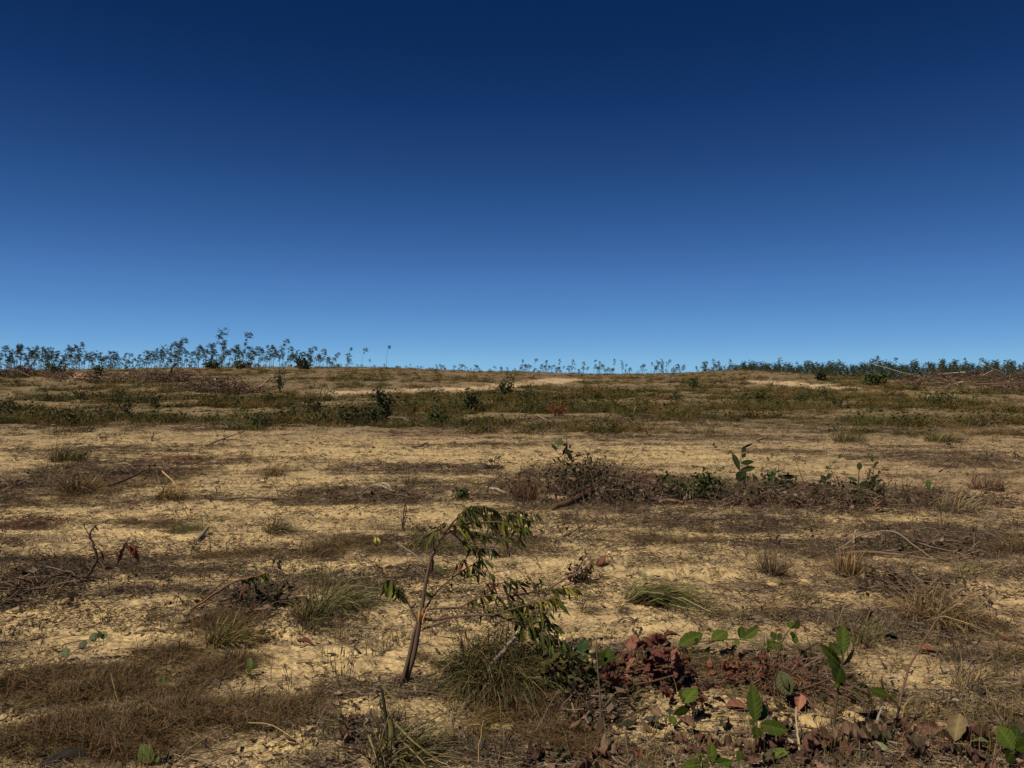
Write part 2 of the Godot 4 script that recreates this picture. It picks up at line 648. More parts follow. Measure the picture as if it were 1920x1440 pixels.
func stick(label: String, pts: Array, r0: float, r1: float, col: Color, col2: Color, called := "fallen_branch", rest := 0.7) -> Node3D:
	var first: Vector3 = pts[0]
	var o_at := on_ground(Vector3(first.x, 0, first.z))
	var line := []
	for p: Vector3 in pts:
		line.append(Vector3(p.x, gh(p.x, p.z) + p.y + r0 * rest, p.z) - o_at)
	line = smooth_line(line, 5)
	for i in line.size():
		line[i] += Vector3(rng.randf_range(-1, 1), rng.randf_range(-0.4, 0.4), rng.randf_range(-1, 1)) * r0 * 0.5
	var b := Mesher.new()
	b.tube(line, r0, r1, 7, col, col2)
	return single(called, label, "branch", b.commit(true), mat.bark, o_at)


func bush(called: String, label: String, at: Vector3, w: float, h: float, n: int, leaf: float, col: Color, group := "", sparse := 0.0, category := "shrub") -> Node3D:
	var o := thing(called, label, category, on_ground(at), group)
	var sb := Mesher.new()
	var fb := Mesher.new()
	var stems := 4 + int(w * 2.0)
	for s in stems:
		var top := Vector3(rng.randf_range(-0.5, 0.5) * w, h * rng.randf_range(0.6, 1.0), rng.randf_range(-0.5, 0.5) * w * 0.8)
		var line := wander(Vector3(top.x * 0.2, -0.05, top.z * 0.2), top, 4, 0.25)
		sb.tube(line, 0.012 + h * 0.006, 0.004, 5, Color(0.07, 0.055, 0.04), Color(0.09, 0.075, 0.045))
		for i in n / stems:
			var p := at_share(line, rng.randf_range(0.15 + sparse * 0.4, 1.0))
			p += Vector3(rng.randfn(), rng.randfn() * 0.7, rng.randfn()) * (w / stems) * 0.75
			p.y = maxf(p.y, 0.02)
			var d := Vector3(rng.randf_range(-1, 1), rng.randf_range(-0.7, 0.8), rng.randf_range(-1, 1)).normalized()
			var side := d.cross(Vector3(rng.randf_range(-1, 1), rng.randf_range(-1, 1), rng.randf_range(-1, 1))).normalized()
			var l := leaf * rng.randf_range(0.6, 1.3)
			fb.quad(p, p + d * l * 0.5 + side * l * 0.24, p + d * l, p + d * l * 0.5 - side * l * 0.24, col * rng.randf_range(0.55, 1.5))
	part("stems", sb.commit(true), mat.bark, o).set_meta("kind", "stuff")
	part("foliage", fb.commit(false), mat.bush_leaf, o).set_meta("kind", "stuff")
	return o


# ------------------------------------------------------------------ eucalyptus
func eucalypt_meshes(seed_: int, low: float, clumps: int, lean: float) -> Array:
	rng.seed = seed_
	var tb := Mesher.new()
	var cb := Mesher.new()
	var h := 10.0
	var line := []
	var bend := rng.randf_range(-0.25, 0.25)
	for i in 9:
		var t := i / 8.0
		line.append(Vector3(bend * sin(t * PI) + lean * t * t * 1.3, h * t - 0.4 * (1.0 - t), rng.randf_range(-0.05, 0.05)))
	tb.tube(line, 0.085, 0.02, 5, Color(0.17, 0.145, 0.115), Color(0.12, 0.10, 0.075))
	for k in clumps:
		var t := lerpf(low, 1.0, pow((k + 0.6) / clumps, 0.8))
		var p := at_share(line, t)
		var an := rng.randf() * TAU
		var reach := rng.randf_range(0.3, 1.5) * (1.25 - 0.75 * t)
		var q := p + Vector3(cos(an) * reach + lean * 0.7, reach * rng.randf_range(0.3, 0.9), sin(an) * reach)
		tb.tube([p, p.lerp(q, 0.5) + Vector3(0, -0.06, 0), q], 0.028, 0.012, 3, Color(0.12, 0.10, 0.075), Color(0.09, 0.08, 0.05))
		var rx := rng.randf_range(0.28, 0.66)
		var ry := rx * rng.randf_range(0.45, 0.75)
		for i in int(36 * rx / 0.55):
			var u := Vector3(rng.randfn(), rng.randfn(), rng.randfn()) * 0.45
			var c := q + Vector3(u.x * rx, u.y * ry + 0.1 - absf(u.x) * 0.16, u.z * rx)
			var d := Vector3(rng.randf_range(-0.7, 0.9), rng.randf_range(-1.0, 0.15), rng.randf_range(-0.7, 0.7)).normalized()
			var side := d.cross(Vector3(rng.randf_range(-1, 1), 0.3, rng.randf_range(-1, 1))).normalized()
			var l := rng.randf_range(0.2, 0.42)
			var tone := rng.randf_range(0.55, 1.45)
			cb.quad(c, c + d * l * 0.5 + side * l * 0.22, c + d * l, c + d * l * 0.5 - side * l * 0.22, Color(0.037, 0.053, 0.026) * tone)
	return [tb.commit(true), cb.commit(false)]


func both(m: Array) -> ArrayMesh:
	var b := Mesher.new()
	for x: ArrayMesh in m:
		var arr := x.surface_get_arrays(0)
		var s := b.v.size()
		b.v.append_array(arr[Mesh.ARRAY_VERTEX])
		b.c.append_array(arr[Mesh.ARRAY_COLOR])
		for i in arr[Mesh.ARRAY_INDEX]:
			b.ix.append(s + i)
	return b.commit(false)


# height of the stand's top over flat ground, by bearing (x over depth)
func top_of_stand(u: float, us: Array, hs: Array) -> float:
	for i in us.size() - 1:
		if u < us[i + 1]:
			return lerpf(hs[i], hs[i + 1], clampf((u - us[i]) / (us[i + 1] - us[i]), 0.0, 1.0))
	return hs[hs.size() - 1]


# ------------------------------------------------------------------ the scene
func _ready() -> void:
	# camera
	var cam := Camera3D.new()
	cam.name = "camera"
	cam.position = Vector3(0, 1.6, 0)
	cam.fov = 53.0
	cam.near = 0.05
	cam.far = 6000.0
	add_child(cam)
	cam.current = true
	# sky: a deep clear blue that pales towards the horizon
	var sky_im := Image.create(256, 512, false, Image.FORMAT_RGBAF)
	var els := [0.0, 1.6, 3.2, 5.5, 7.9, 10.0, 13.0, 16.2, 19.8, 23.5, 28.0, 45.0, 90.0]
	var tones := [Color8(143, 194, 226), Color8(129, 182, 221), Color8(106, 160, 212), Color8(85, 137, 196), Color8(71, 117, 179), Color8(58, 101, 161), Color8(44, 84, 141), Color8(33, 68, 121), Color8(21, 54, 105), Color8(14, 45, 92), Color8(9, 39, 83), Color8(7, 33, 74), Color8(6, 28, 66)]
	for y in 512:
		var el := 90.0 - (y + 0.5) / 512.0 * 180.0
		var c: Color = tones[0].srgb_to_linear()
		if el > 0.0:
			for i in els.size() - 1:
				if el <= els[i + 1]:
					c = (tones[i] as Color).lerp(tones[i + 1], (el - els[i]) / (els[i + 1] - els[i])).srgb_to_linear()
					break
		c.a = 1.0
		for x in 256:
			sky_im.set_pixel(x, y, c)
	var pano := PanoramaSkyMaterial.new()
	pano.panorama = ImageTexture.create_from_image(sky_im)
	var sky := Sky.new()
	sky.sky_material = pano
	var env := Environment.new()
	env.background_mode = Environment.BG_SKY
	env.sky = sky
	env.background_energy_multiplier = 1.0
	env.tonemap_mode = Environment.TONE_MAPPER_LINEAR
	env.tonemap_exposure = 1.0
	env.sdfgi_enabled = true
	env.ssao_enabled = true
	env.ssil_enabled = true
	var we := WorldEnvironment.new()
	we.name = "sky"
	we.environment = env
	add_child(we)
	# sun: high, behind the photographer's left shoulder
	var sun := DirectionalLight3D.new()
	sun.name = "sun"
	sun.light_energy = 1.6
	sun.light_color = Color(1.0, 0.94, 0.84)
	sun.light_angular_distance = 0.5
	sun.shadow_enabled = true
	var el_ := deg_to_rad(52.0)
	sun.basis = Basis.looking_at(Vector3(0.74 * cos(el_), -sin(el_), -0.67 * cos(el_)))
	add_child(sun)

	for n: Array in [[n_wide, 11, 0.35], [n_mid, 23, 0.8], [n_fine, 37, 3.2]]:
		var f: FastNoiseLite = n[0]
		f.noise_type = FastNoiseLite.TYPE_SIMPLEX_SMOOTH
		f.seed = n[1]
		f.frequency = n[2]
		f.fractal_type = FastNoiseLite.FRACTAL_FBM
		f.fractal_octaves = 3
	mat.soil = surface(0.95, 0.0, 0.15)
	mat.clod = surface(0.95, 0.0, 0.1)
	mat.bark = surface(0.85, 0.0, 0.25)
	mat.leaf = surface(0.5, 0.18, 0.25)
	mat.bush_leaf = surface(0.7, 0.2, 0.25)
	mat.dead = surface(0.7, 0.1, 0.25)
	mat.grass = surface(0.65, 0.25, 0.3)
	mat.far_leaf = surface(0.6, 0.3, 0.3)
	mat.charred = surface(0.8)
	mat.charred.albedo_color = Color(0.05, 0.042, 0.036).linear_to_srgb()
	mat.pale_wood = surface(0.8)
	mat.pale_wood.albedo_color = Color(0.42, 0.28, 0.18).linear_to_srgb()
	mat.pale_soil = surface(0.95, 0.0, 0.1)
	mat.pale_soil.albedo_color = Color(0.47, 0.345, 0.175).linear_to_srgb()
	rng.seed = 5

	make_land()
	make_trees()
	make_rise()
	make_middle()
	make_front()
	make_litter()


func make_land() -> void:
	track = [[Vector3(-10.324, 0, -46.588), Vector3(-6.809, 0, -49.16), Vector3(-2.189, 0, -52.675), Vector3(1.605, 0, -57.947), Vector3(4.605, 0, -66.5)], [Vector3(19.977, 0, -62.71), Vector3(21.611, 0, -57.788), Vector3(22.074, 0, -53.125)]]
	make_patches(MAT, [
		Vector4(-2.218, -4.053, 0.337, 0.271), Vector4(-1.853, -4.053, 0.281, 0.214), Vector4(-2.526, -4.053, 0.225, 0.178), Vector4(-1.902, -4.359, 0.362, 0.248), Vector4(-1.239, -3.726, 0.335, 0.241), Vector4(-1.734, -3.527, 0.586, 0.271), Vector4(-2.019, -7.288, 0.959, 0.369),
		Vector4(-1.6, -7.701, 0.48, 0.309), Vector4(-1.884, -5.134, 0.213, 0.402), Vector4(-0.088, -3.638, 0.151, 0.103), Vector4(0.108, -3.916, 0.298, 0.267), Vector4(-6.244, -11.27, 0.702, 1.395), Vector4(-5.929, -13.591, 0.659, 1.455),
		Vector4(-4.364, -14.002, 0.388, 0.852), Vector4(1.79, -7.832, 0.488, 0.319), Vector4(1.501, -4.089, 0.17, 0.218), Vector4(2.899, -5.436, 0.226, 0.231), Vector4(-3.985, -8.718, 0.483, 0.263), Vector4(0.239, -3.448, 0.143, 0.062),
	])
	make_patches(LITTER, [
		Vector4(-7.624, -13.591, 1.788, 3.866), Vector4(-6.629, -16.503, 1.6, 2.149), Vector4(-7.314, -11.002, 0.914, 1.604), Vector4(-2.679, -10.746, 0.819, 1.424), Vector4(-1.829, -11.002, 0.914, 1.329), Vector4(-1.8, -14.44, 1.7, 1.181),
		Vector4(0.16, -11.552, 0.96, 1.773), Vector4(1.244, -12.836, 1.333, 4.8), Vector4(2.32, -11.552, 1.44, 2.407), Vector4(4.019, -10.746, 1.637, 1.797), Vector4(5.507, -10.746, 0.893, 1.529), Vector4(2.355, -8.718, 1.208, 0.528),
		Vector4(3.303, -7.453, 1.29, 0.483), Vector4(4.359, -7.967, 0.828, 1.004), Vector4(-3.867, -6.418, 0.489, 0.648), Vector4(-3.576, -6.795, 0.424, 0.442), Vector4(-2.552, -5.849, 0.81, 0.178), Vector4(-1.829, -5.501, 0.305, 0.289),
		Vector4(-1.347, -6.08, 0.463, 0.224), Vector4(-0.901, -6.508, 0.451, 0.22), Vector4(0, -3.348, 0.371, 0.195), Vector4(0.635, -3.277, 0.272, 0.112), Vector4(1.554, -3.301, 0.549, 0.142), Vector4(-0.717, -3.983, 0.414, 0.179), Vector4(0.42, -3.788, 0.236, 0.187),
		Vector4(1.6, -4.279, 0.415, 0.4), Vector4(0.989, -4.201, 0.524, 0.276), Vector4(2.8, -4.813, 0.5, 0.507), Vector4(2.323, -3.726, 0.232, 0.241), Vector4(-0.764, -3.448, 0.263, 0.311), Vector4(5.713, -29.463, 7.141, 3.223),
		Vector4(-5.646, -31.355, 3.691, 2.476), Vector4(-12.195, -26.682, 5.543, 1.784), Vector4(0.744, -26.863, 5.581, 1.873), Vector4(11.966, -26.999, 6.17, 3.869), Vector4(5.336, -22.664, 4.081, 1.535), Vector4(-9.086, -18.479, 3.327, 1.733), Vector4(-0.832, -20.013, 2.772, 1.133), Vector4(9.029, -16.503, 1.943, 2.15), Vector4(6.031, -17.772, 1.477, 1.091), Vector4(1.723, -17.772, 1.108, 1.362), Vector4(13.959, -37.328, 7.755, 4.309), Vector4(3.2, -6.244, 0.692, 0.441), Vector4(2.4, -5.023, 0.417, 0.329), Vector4(-3.629, -5.635, 0.234, 0.276), Vector4(-0.552, -7.967, 0.662, 0.275),
	])
	make_patches(BARE, [
		Vector4(-2.191, -5.023, 1.148, 0.496), Vector4(-3.126, -5.373, 0.558, 0.351), Vector4(-1.108, -4.443, 0.4, 0.309), Vector4(-0.576, -4.621, 0.32, 0.391), Vector4(0.139, -5.023, 0.557, 0.307), Vector4(0.56, -5.776, 0.8, 0.26),
		Vector4(-0.047, -6.795, 0.706, 0.24), Vector4(-3.067, -9.627, 2.333, 0.483), Vector4(-4.544, -9.242, 1.28, 0.445), Vector4(2.165, -6.795, 0.706, 0.28), Vector4(-5.412, -21.71, 5.262, 2.149), Vector4(0.457, -16.503, 2.857, 1.666),
		Vector4(4.229, -16.503, 2.286, 1.425), Vector4(1.402, -3.819, 0.397, 0.228), Vector4(0.358, -3.448, 0.191, 0.124), Vector4(-0.256, -3.697, 0.23, 0.13), Vector4(2.189, -4.053, 0.337, 0.214), Vector4(-0.941, -3.398, 0.259, 0.15), Vector4(-2.165, -3.474, 0.168, 0.131), Vector4(-1.396, -4.201, 0.175, 0.153), Vector4(-0.693, -3.851, 0.213, 0.116), Vector4(0.843, -3.582, 0.273, 0.133), Vector4(2.154, -4.443, 0.277, 0.206), Vector4(1.214, -3.983, 0.138, 0.179), Vector4(1.067, -6.418, 0.889, 0.322), Vector4(4.381, -9.168, 0.952, 0.364), Vector4(3.651, -5.924, 0.41, 0.274),
		Vector4(-12.391, -23.542, 3.261, 1.552), Vector4(-1.506, -6.795, 0.565, 0.2), Vector4(-2.389, -6.161, 0.512, 0.131), Vector4(-0.839, -3.788, 0.236, 0.124), Vector4(-3.086, -8.251, 1.714, 0.533), Vector4(-0.059, -8.557, 1.185, 0.317), Vector4(1.428, -7.109, 1.28, 0.307), Vector4(-2.417, -4.916, 0.783, 0.421), Vector4(0.569, -5.134, 0.569, 0.344), Vector4(-3.2, -17.772, 5.169, 1.632), Vector4(2.431, -18.479, 3.327, 1.306), Vector4(5.4, -14.44, 2, 0.633), Vector4(2.16, -5.776, 0.52, 0.202), Vector4(3.511, -6.418, 0.711, 0.178), Vector4(-1.561, -5.635, 0.234, 0.276), Vector4(-2.576, -5.635, 0.585, 0.193), Vector4(-9.466, -21.696, 4.508, 1.419),
	])
	make_patches(WEED, [
		Vector4(-0.288, -41.519, 12.364, 8.082), Vector4(-5.902, -35.509, 4.918, 7.679), Vector4(9.164, -45.632, 7.584, 10.908), Vector4(19.412, -46.718, 7.118, 6.218), Vector4(15.472, -58.794, 5.7, 10.772), Vector4(-24.775, -42.59, 5.014, 5.29),
		Vector4(-16.757, -38.408, 5.054, 4.016), Vector4(-11.212, -40.474, 3.364, 6.415), Vector4(-16.852, -28.97, 2.608, 1.951), Vector4(-9.195, -27.661, 2.107, 2.346), Vector4(3.581, -36.931, 6.65, 4.921), Vector4(12.675, -37.354, 3.104, 4.325),
		Vector4(23.481, -41.35, 3.723, 4.347), Vector4(-22.331, -34.304, 1.425, 4.69), Vector4(-1.393, -33.526, 4.644, 3.042), Vector4(15.035, -33.922, 2.819, 2.541), Vector4(18.598, -29.511, 1.226, 2.114), Vector4(20.101, -76.383, 7.935, 9.58), Vector4(12.102, -75.977, 6.314, 10.662), Vector4(-27.137, -72.565, 6.03, 5.12), Vector4(24.605, -55.515, 6.151, 4.582),
	])
	make_patches(RED, [
		Vector4(0.793, -4.239, 0.323, 0.352), Vector4(1.38, -4.239, 0.264, 0.234), Vector4(1.565, -3.324, 0.391, 0.105), Vector4(0.391, -3.324, 0.299, 0.086), Vector4(-6.535, -16.27, 1.239, 1.035), Vector4(-2.943, -23.609, 1.308, 1.196),
		Vector4(2.422, -12.489, 0.692, 1.366), Vector4(-5.434, -8.718, 0.423, 0.462), Vector4(-4.902, -9.831, 0.34, 0.251), Vector4(2.406, -38.605, 1.069, 2.928), Vector4(4.267, -11.848, 0.492, 1.103),
	])
	make_ground()


func make_trees() -> void:
	var kinds := []
	for k in 9:
		kinds.append(eucalypt_meshes(100 + k, [0.70, 0.74, 0.62, 0.8, 0.70, 0.42, 0.84, 0.74, 0.88][k], [8, 6, 11, 5, 7, 15, 4, 8, 3][k], [0.3, 0.5, 0.1, 0.6, -0.2, 0.2, 0.7, 0.4, 0.5][k]))
	rng.seed = 77
	var us := [-0.70, -0.644, -0.6, -0.58, -0.56, -0.54, -0.526, -0.499, -0.478, -0.457, -0.433, -0.416, -0.388, -0.367, -0.35, -0.332, -0.305, -0.277, -0.256, -0.235, -0.215]
	var hs := [0.048, 0.052, 0.05, 0.052, 0.054, 0.042, 0.045, 0.042, 0.046, 0.053, 0.058, 0.049, 0.057, 0.058, 0.056, 0.049, 0.054, 0.047, 0.049, 0.043, 0.042]
	# trees that stand out: bearing, rise of the top, distance, kind, label
	var known := [
		[-0.377, 0.0727, 182.0, 2, "tallest eucalyptus of the left stand, its ragged crown in several tiers"],
		[-0.350, 0.0685, 186.0, 3, "second tallest eucalyptus, thin and pointed, right beside the tallest one"],
		[-0.433, 0.0610, 176.0, 3, "tall eucalyptus with a flat tilted top, well left of the tallest one"],
		[-0.5625, 0.0554, 180.0, 0, "broad crowned eucalyptus standing above the pale pulled stump"],
		[-0.646, 0.0533, 178.0, 3, "thin eucalyptus rising above its neighbours at the left edge of the stand"],
		[-0.625, 0.0470, 190.0, 6, "eucalyptus with two small separate leaf tufts near the left edge"],
		[-0.299, 0.0590, 182.0, 6, "slim eucalyptus with one small tuft on top, above the right part of the stand"],
		[-0.262, 0.0498, 176.0, 3, "eucalyptus with small stacked tufts just right of the dark round bush"],
		[-0.213, 0.0484, 150.0, 8, "thin bare stemmed eucalyptus with one tuft, first of the lone stems past the stand"],
		[-0.195, 0.0478, 152.0, 3, "leaning eucalyptus with a tuft bent over, second of the lone stems past the stand"],
		[-0.187, 0.0330, 152.0, 6, "short thin eucalyptus between the leaning lone stem and the last lone stem"],
		[-0.1635, 0.0510, 148.0, 8, "very thin eucalyptus with a tiny tuft on top, last of the lone stems"],
		[-0.168, 0.0270, 150.0, 6, "low sprig of eucalyptus at the foot of the last lone stem"],
		[-0.134, 0.0270, 140.0, 8, "small leaning eucalyptus alone on the crest between two stands"],
		[-0.0935, 0.0235, 140.0, 8, "little flat topped eucalyptus alone on the middle of the crest"],
		[0.028, 0.0340, 150.0, 3, "tallest of the thin eucalyptus on the middle crest, with a leaning top"],
		[0.042, 0.0320, 152.0, 8, "thin eucalyptus with a bare stem right of the tallest on the middle crest"],
		[0.1055, 0.0325, 150.0, 8, "thin eucalyptus standing alone over the end of the dirt track"],
		[0.470, 0.0370, 205.0, 6, "eucalyptus whose dark tuft rises highest over the right forest edge"],
		[0.497, 0.0352, 210.0, 3, "second high eucalyptus top over the right forest edge"],
		[0.282, 0.0330, 200.0, 0, "leafy eucalyptus where the right forest meets the grassy hillock"],
		[0.347, 0.0345, 208.0, 2, "bushy eucalyptus top over the middle of the grassy hillock's forest"],
		[0.664, 0.0335, 190.0, 6, "thin eucalyptus top at the right end of the forest edge"],
	]
	var protos := []
	for i in known.size() + 277:
		var u := 0.0
		var rise := 0.0
		var d := 0.0
		var k := rng.randi() % 8
		var label := ""
		var group := ""
		if i < known.size():
			u = known[i][0]
			rise = known[i][1]
			d = known[i][2]
			k = known[i][3]
			label = known[i][4]
			group = "eucalyptus trees along the skyline"
		elif i < known.size() + 178:
			u = -0.71 + 0.50 * pow(fposmod(i * 0.618034 + rng.randf() * 0.02, 1.0), 1.15)
			d = rng.randf_range(165.0, 225.0)
			rise = top_of_stand(u, us, hs) * (1.0 - 0.42 * pow(rng.randf(), 1.6))
			label = "%s in the left stand, " % how(k, rise, 0.040, 0.048) + ("over the slash heaps" if u < -0.6 else ("left of the middle" if u < -0.5 else ("right of the middle" if u < -0.40 else ("around the tallest tree" if u < -0.31 else "near the dark round bush"))))
			group = label
		elif i < known.size() + 228:
			u = rng.randf_range(-0.22, 0.27) if i % 3 == 0 else rng.randf_range(0.01, 0.28)
			d = rng.randf_range(140.0, 190.0)
			k = [0, 6, 3, 1, 4, 7][rng.randi() % 6]
			rise = rng.randf_range(0.0205, 0.035) if u > 0.0 else rng.randf_range(0.021, 0.027)
			label = "%s peeping over the crest, " % how(k, rise, 0.022, 0.026) + ("left of the track's end" if u < 0.06 else ("right of the track's end" if u < 0.16 else "beside the grassy hillock"))
			group = label
		else:
			u = rng.randf_range(0.235, 0.72)
			d = rng.randf_range(185.0, 240.0)
			rise = 0.021 + 0.016 * rng.randf() * (0.5 + 0.5 * rng.randf())
			if u < 0.27:
				rise *= 0.85
			label = "%s at the right forest's front, " % how(k, rise, 0.024, 0.029) + ("above the grassy hillock" if u < 0.33 else ("over the hillock's right slope" if u < 0.42 else ("in its unbroken middle" if u < 0.53 else "behind the felled poles")))
			group = label
		var x := u * d
		var h := 1.6 + rise * d - gh(x, -d)
		var at := Vector3(x, gh(x, -d) - 0.1, -d)
		var o: Node3D
		while protos.size() <= k:
			protos.append(null)
		if protos[k] == null:
			o = thing("eucalyptus_tree", label, "tree", at, group)
			part("trunk", kinds[k][0], mat.bark, o)
			part("crown", kinds[k][1], mat.far_leaf, o)
			protos[k] = o
			o.scale = Vector3.ONE * (h / 10.4)
			o.rotation.y = rng.randf_range(-0.6, 0.6)
		else:
			o = copy_of(protos[k], at, rng.randf_range(-0.7, 0.7), h / 10.4, label)
			o.set_meta("group", group)
	var rear := []
	var rear_tints := []
	for i in 260:
		var u := rng.randf_range(-0.74, -0.235)
		var d := rng.randf_range(228.0, 300.0)
		var h := 1.6 + top_of_stand(u, us, hs) * rng.randf_range(0.45, 0.85) * d - gh(u * d, -d)
		rear.append(Transform3D(Basis(Vector3.UP, rng.randf_range(-0.7, 0.7)).scaled(Vector3.ONE * h / 10.4), Vector3(u * d, gh(u * d, -d) - 0.1, -d)))
		rear_tints.append(Color.WHITE * rng.randf_range(0.8, 1.1))
	scatter("forest", "rear rows of the left eucalyptus stand", both(kinds[3]), mat.far_leaf, rear, rear_tints)
	for kk in [0, 3, 6]:
		var sprigs := []
		var sprig_tints := []
		for i in 60:
			var u := -0.24 + 0.56 * rng.randf()
			var d := rng.randf_range(135.0, 200.0)
			var h := 1.6 + rng.randf_range(0.0175, 0.0265) * d - gh(u * d, -d)
			sprigs.append(Transform3D(Basis(Vector3.UP, rng.randf() * TAU).scaled(Vector3(1.35, 1.0, 1.35) * h / 10.4), Vector3(u * d, gh(u * d, -d) - 0.1, -d)))
			sprig_tints.append(Color.WHITE * rng.randf_range(0.7, 1.1))
		scatter("forest_regrowth", "low eucalyptus regrowth behind the middle of the crest", both(kinds[kk]), mat.far_leaf, sprigs, sprig_tints)
	# the forest that goes on behind the front row on the right
	var forest := []
	var tints := []
	for i in 900:
		var u := rng.randf_range(0.30, 0.95)
		var d := rng.randf_range(235.0, 430.0)
		var h := 1.6 + (0.0235 + 0.008 * n_mid.get_noise_2d(u * 70.0, 9.0) + 0.007 * rng.randf_range(-1.0, 0.8)) * d - gh(u * d, -d)
		forest.append(Transform3D(Basis(Vector3.UP, rng.randf() * TAU).scaled(Vector3.ONE * h / 10.4), Vector3(u * d, gh(u * d, -d) - 0.1, -d)))
		tints.append(Color.WHITE * rng.randf_range(0.75, 1.1))
	scatter("forest", "eucalyptus forest behind the front row on the right", both(kinds[5]), mat.far_leaf, forest, tints)
	var front := []
	var front_tints := []
	for i in 520:
		var u := 0.255 + 0.66 * pow(rng.randf(), 1.05)
		var d := rng.randf_range(200.0, 240.0)
		var h := 1.6 + (0.0235 + 0.008 * n_mid.get_noise_2d(u * 90.0, 4.0) + 0.0085 * rng.randf_range(-1.0, 0.7) * rng.randf()) * d - gh(u * d, -d)
		front.append(Transform3D(Basis(Vector3.UP, rng.randf() * TAU).scaled(Vector3.ONE * h / 10.4), Vector3(u * d, gh(u * d, -d) - 0.1, -d)))
		front_tints.append(Color.WHITE * rng.randf_range(0.7, 1.1))
	scatter("forest", "lower eucalyptus filling the right forest between its taller trees", both(kinds[5]), mat.far_leaf, front, front_tints)
	var low := []
	var low_tints := []
	for i in 1500:
		var u := rng.randf_range(0.29, 0.95)
		var d := rng.randf_range(150.0, 235.0)
		low.append(Transform3D(Basis(Vector3.UP, rng.randf() * TAU).scaled(Vector3(1.6, rng.randf_range(1.3, 2.5), 1.6)), Vector3(u * d, gh(u * d, -d), -d)))
		low_tints.append(Color.WHITE * rng.randf_range(0.6, 1.1))
	scatter("forest_undergrowth", "dark undergrowth at the foot of the right forest", weed_mesh(60, 1.0, 1.5, Color(0.034, 0.044, 0.022), 0.3), mat.far_leaf, low, low_tints)


func how(k: int, rise: float, low: float, high: float) -> String:
	var size := "short" if rise < low else ("tall" if rise > high else "middling")
	return size + " " + ["broad crowned", "loose crowned", "full crowned", "thin topped", "left leaning", "densely leaved", "sparse", "right leaning", "bare stemmed"][k] + " eucalyptus"


func weed_mesh(n: int, w: float, h: float, col: Color, leaf: float) -> ArrayMesh:
	var b := Mesher.new()
	for i in n:
		var p := Vector3(rng.randfn() * w * 0.3, rng.randf() * rng.randf() * h, rng.randfn() * w * 0.3)
		var d := Vector3(rng.randf_range(-1, 1), rng.randf_range(-0.4, 1.0), rng.randf_range(-1, 1)).normalized()
		var side := d.cross(Vector3(rng.randf_range(-1, 1), rng.randf_range(-1, 1), 0.5)).normalized()
		var l := leaf * rng.randf_range(0.6, 1.3)
		b.quad(p, p + d * l * 0.5 + side * l * 0.25, p + d * l, p + d * l * 0.5 - side * l * 0.25, col * rng.randf_range(0.5, 1.6))
	return b.commit(false)


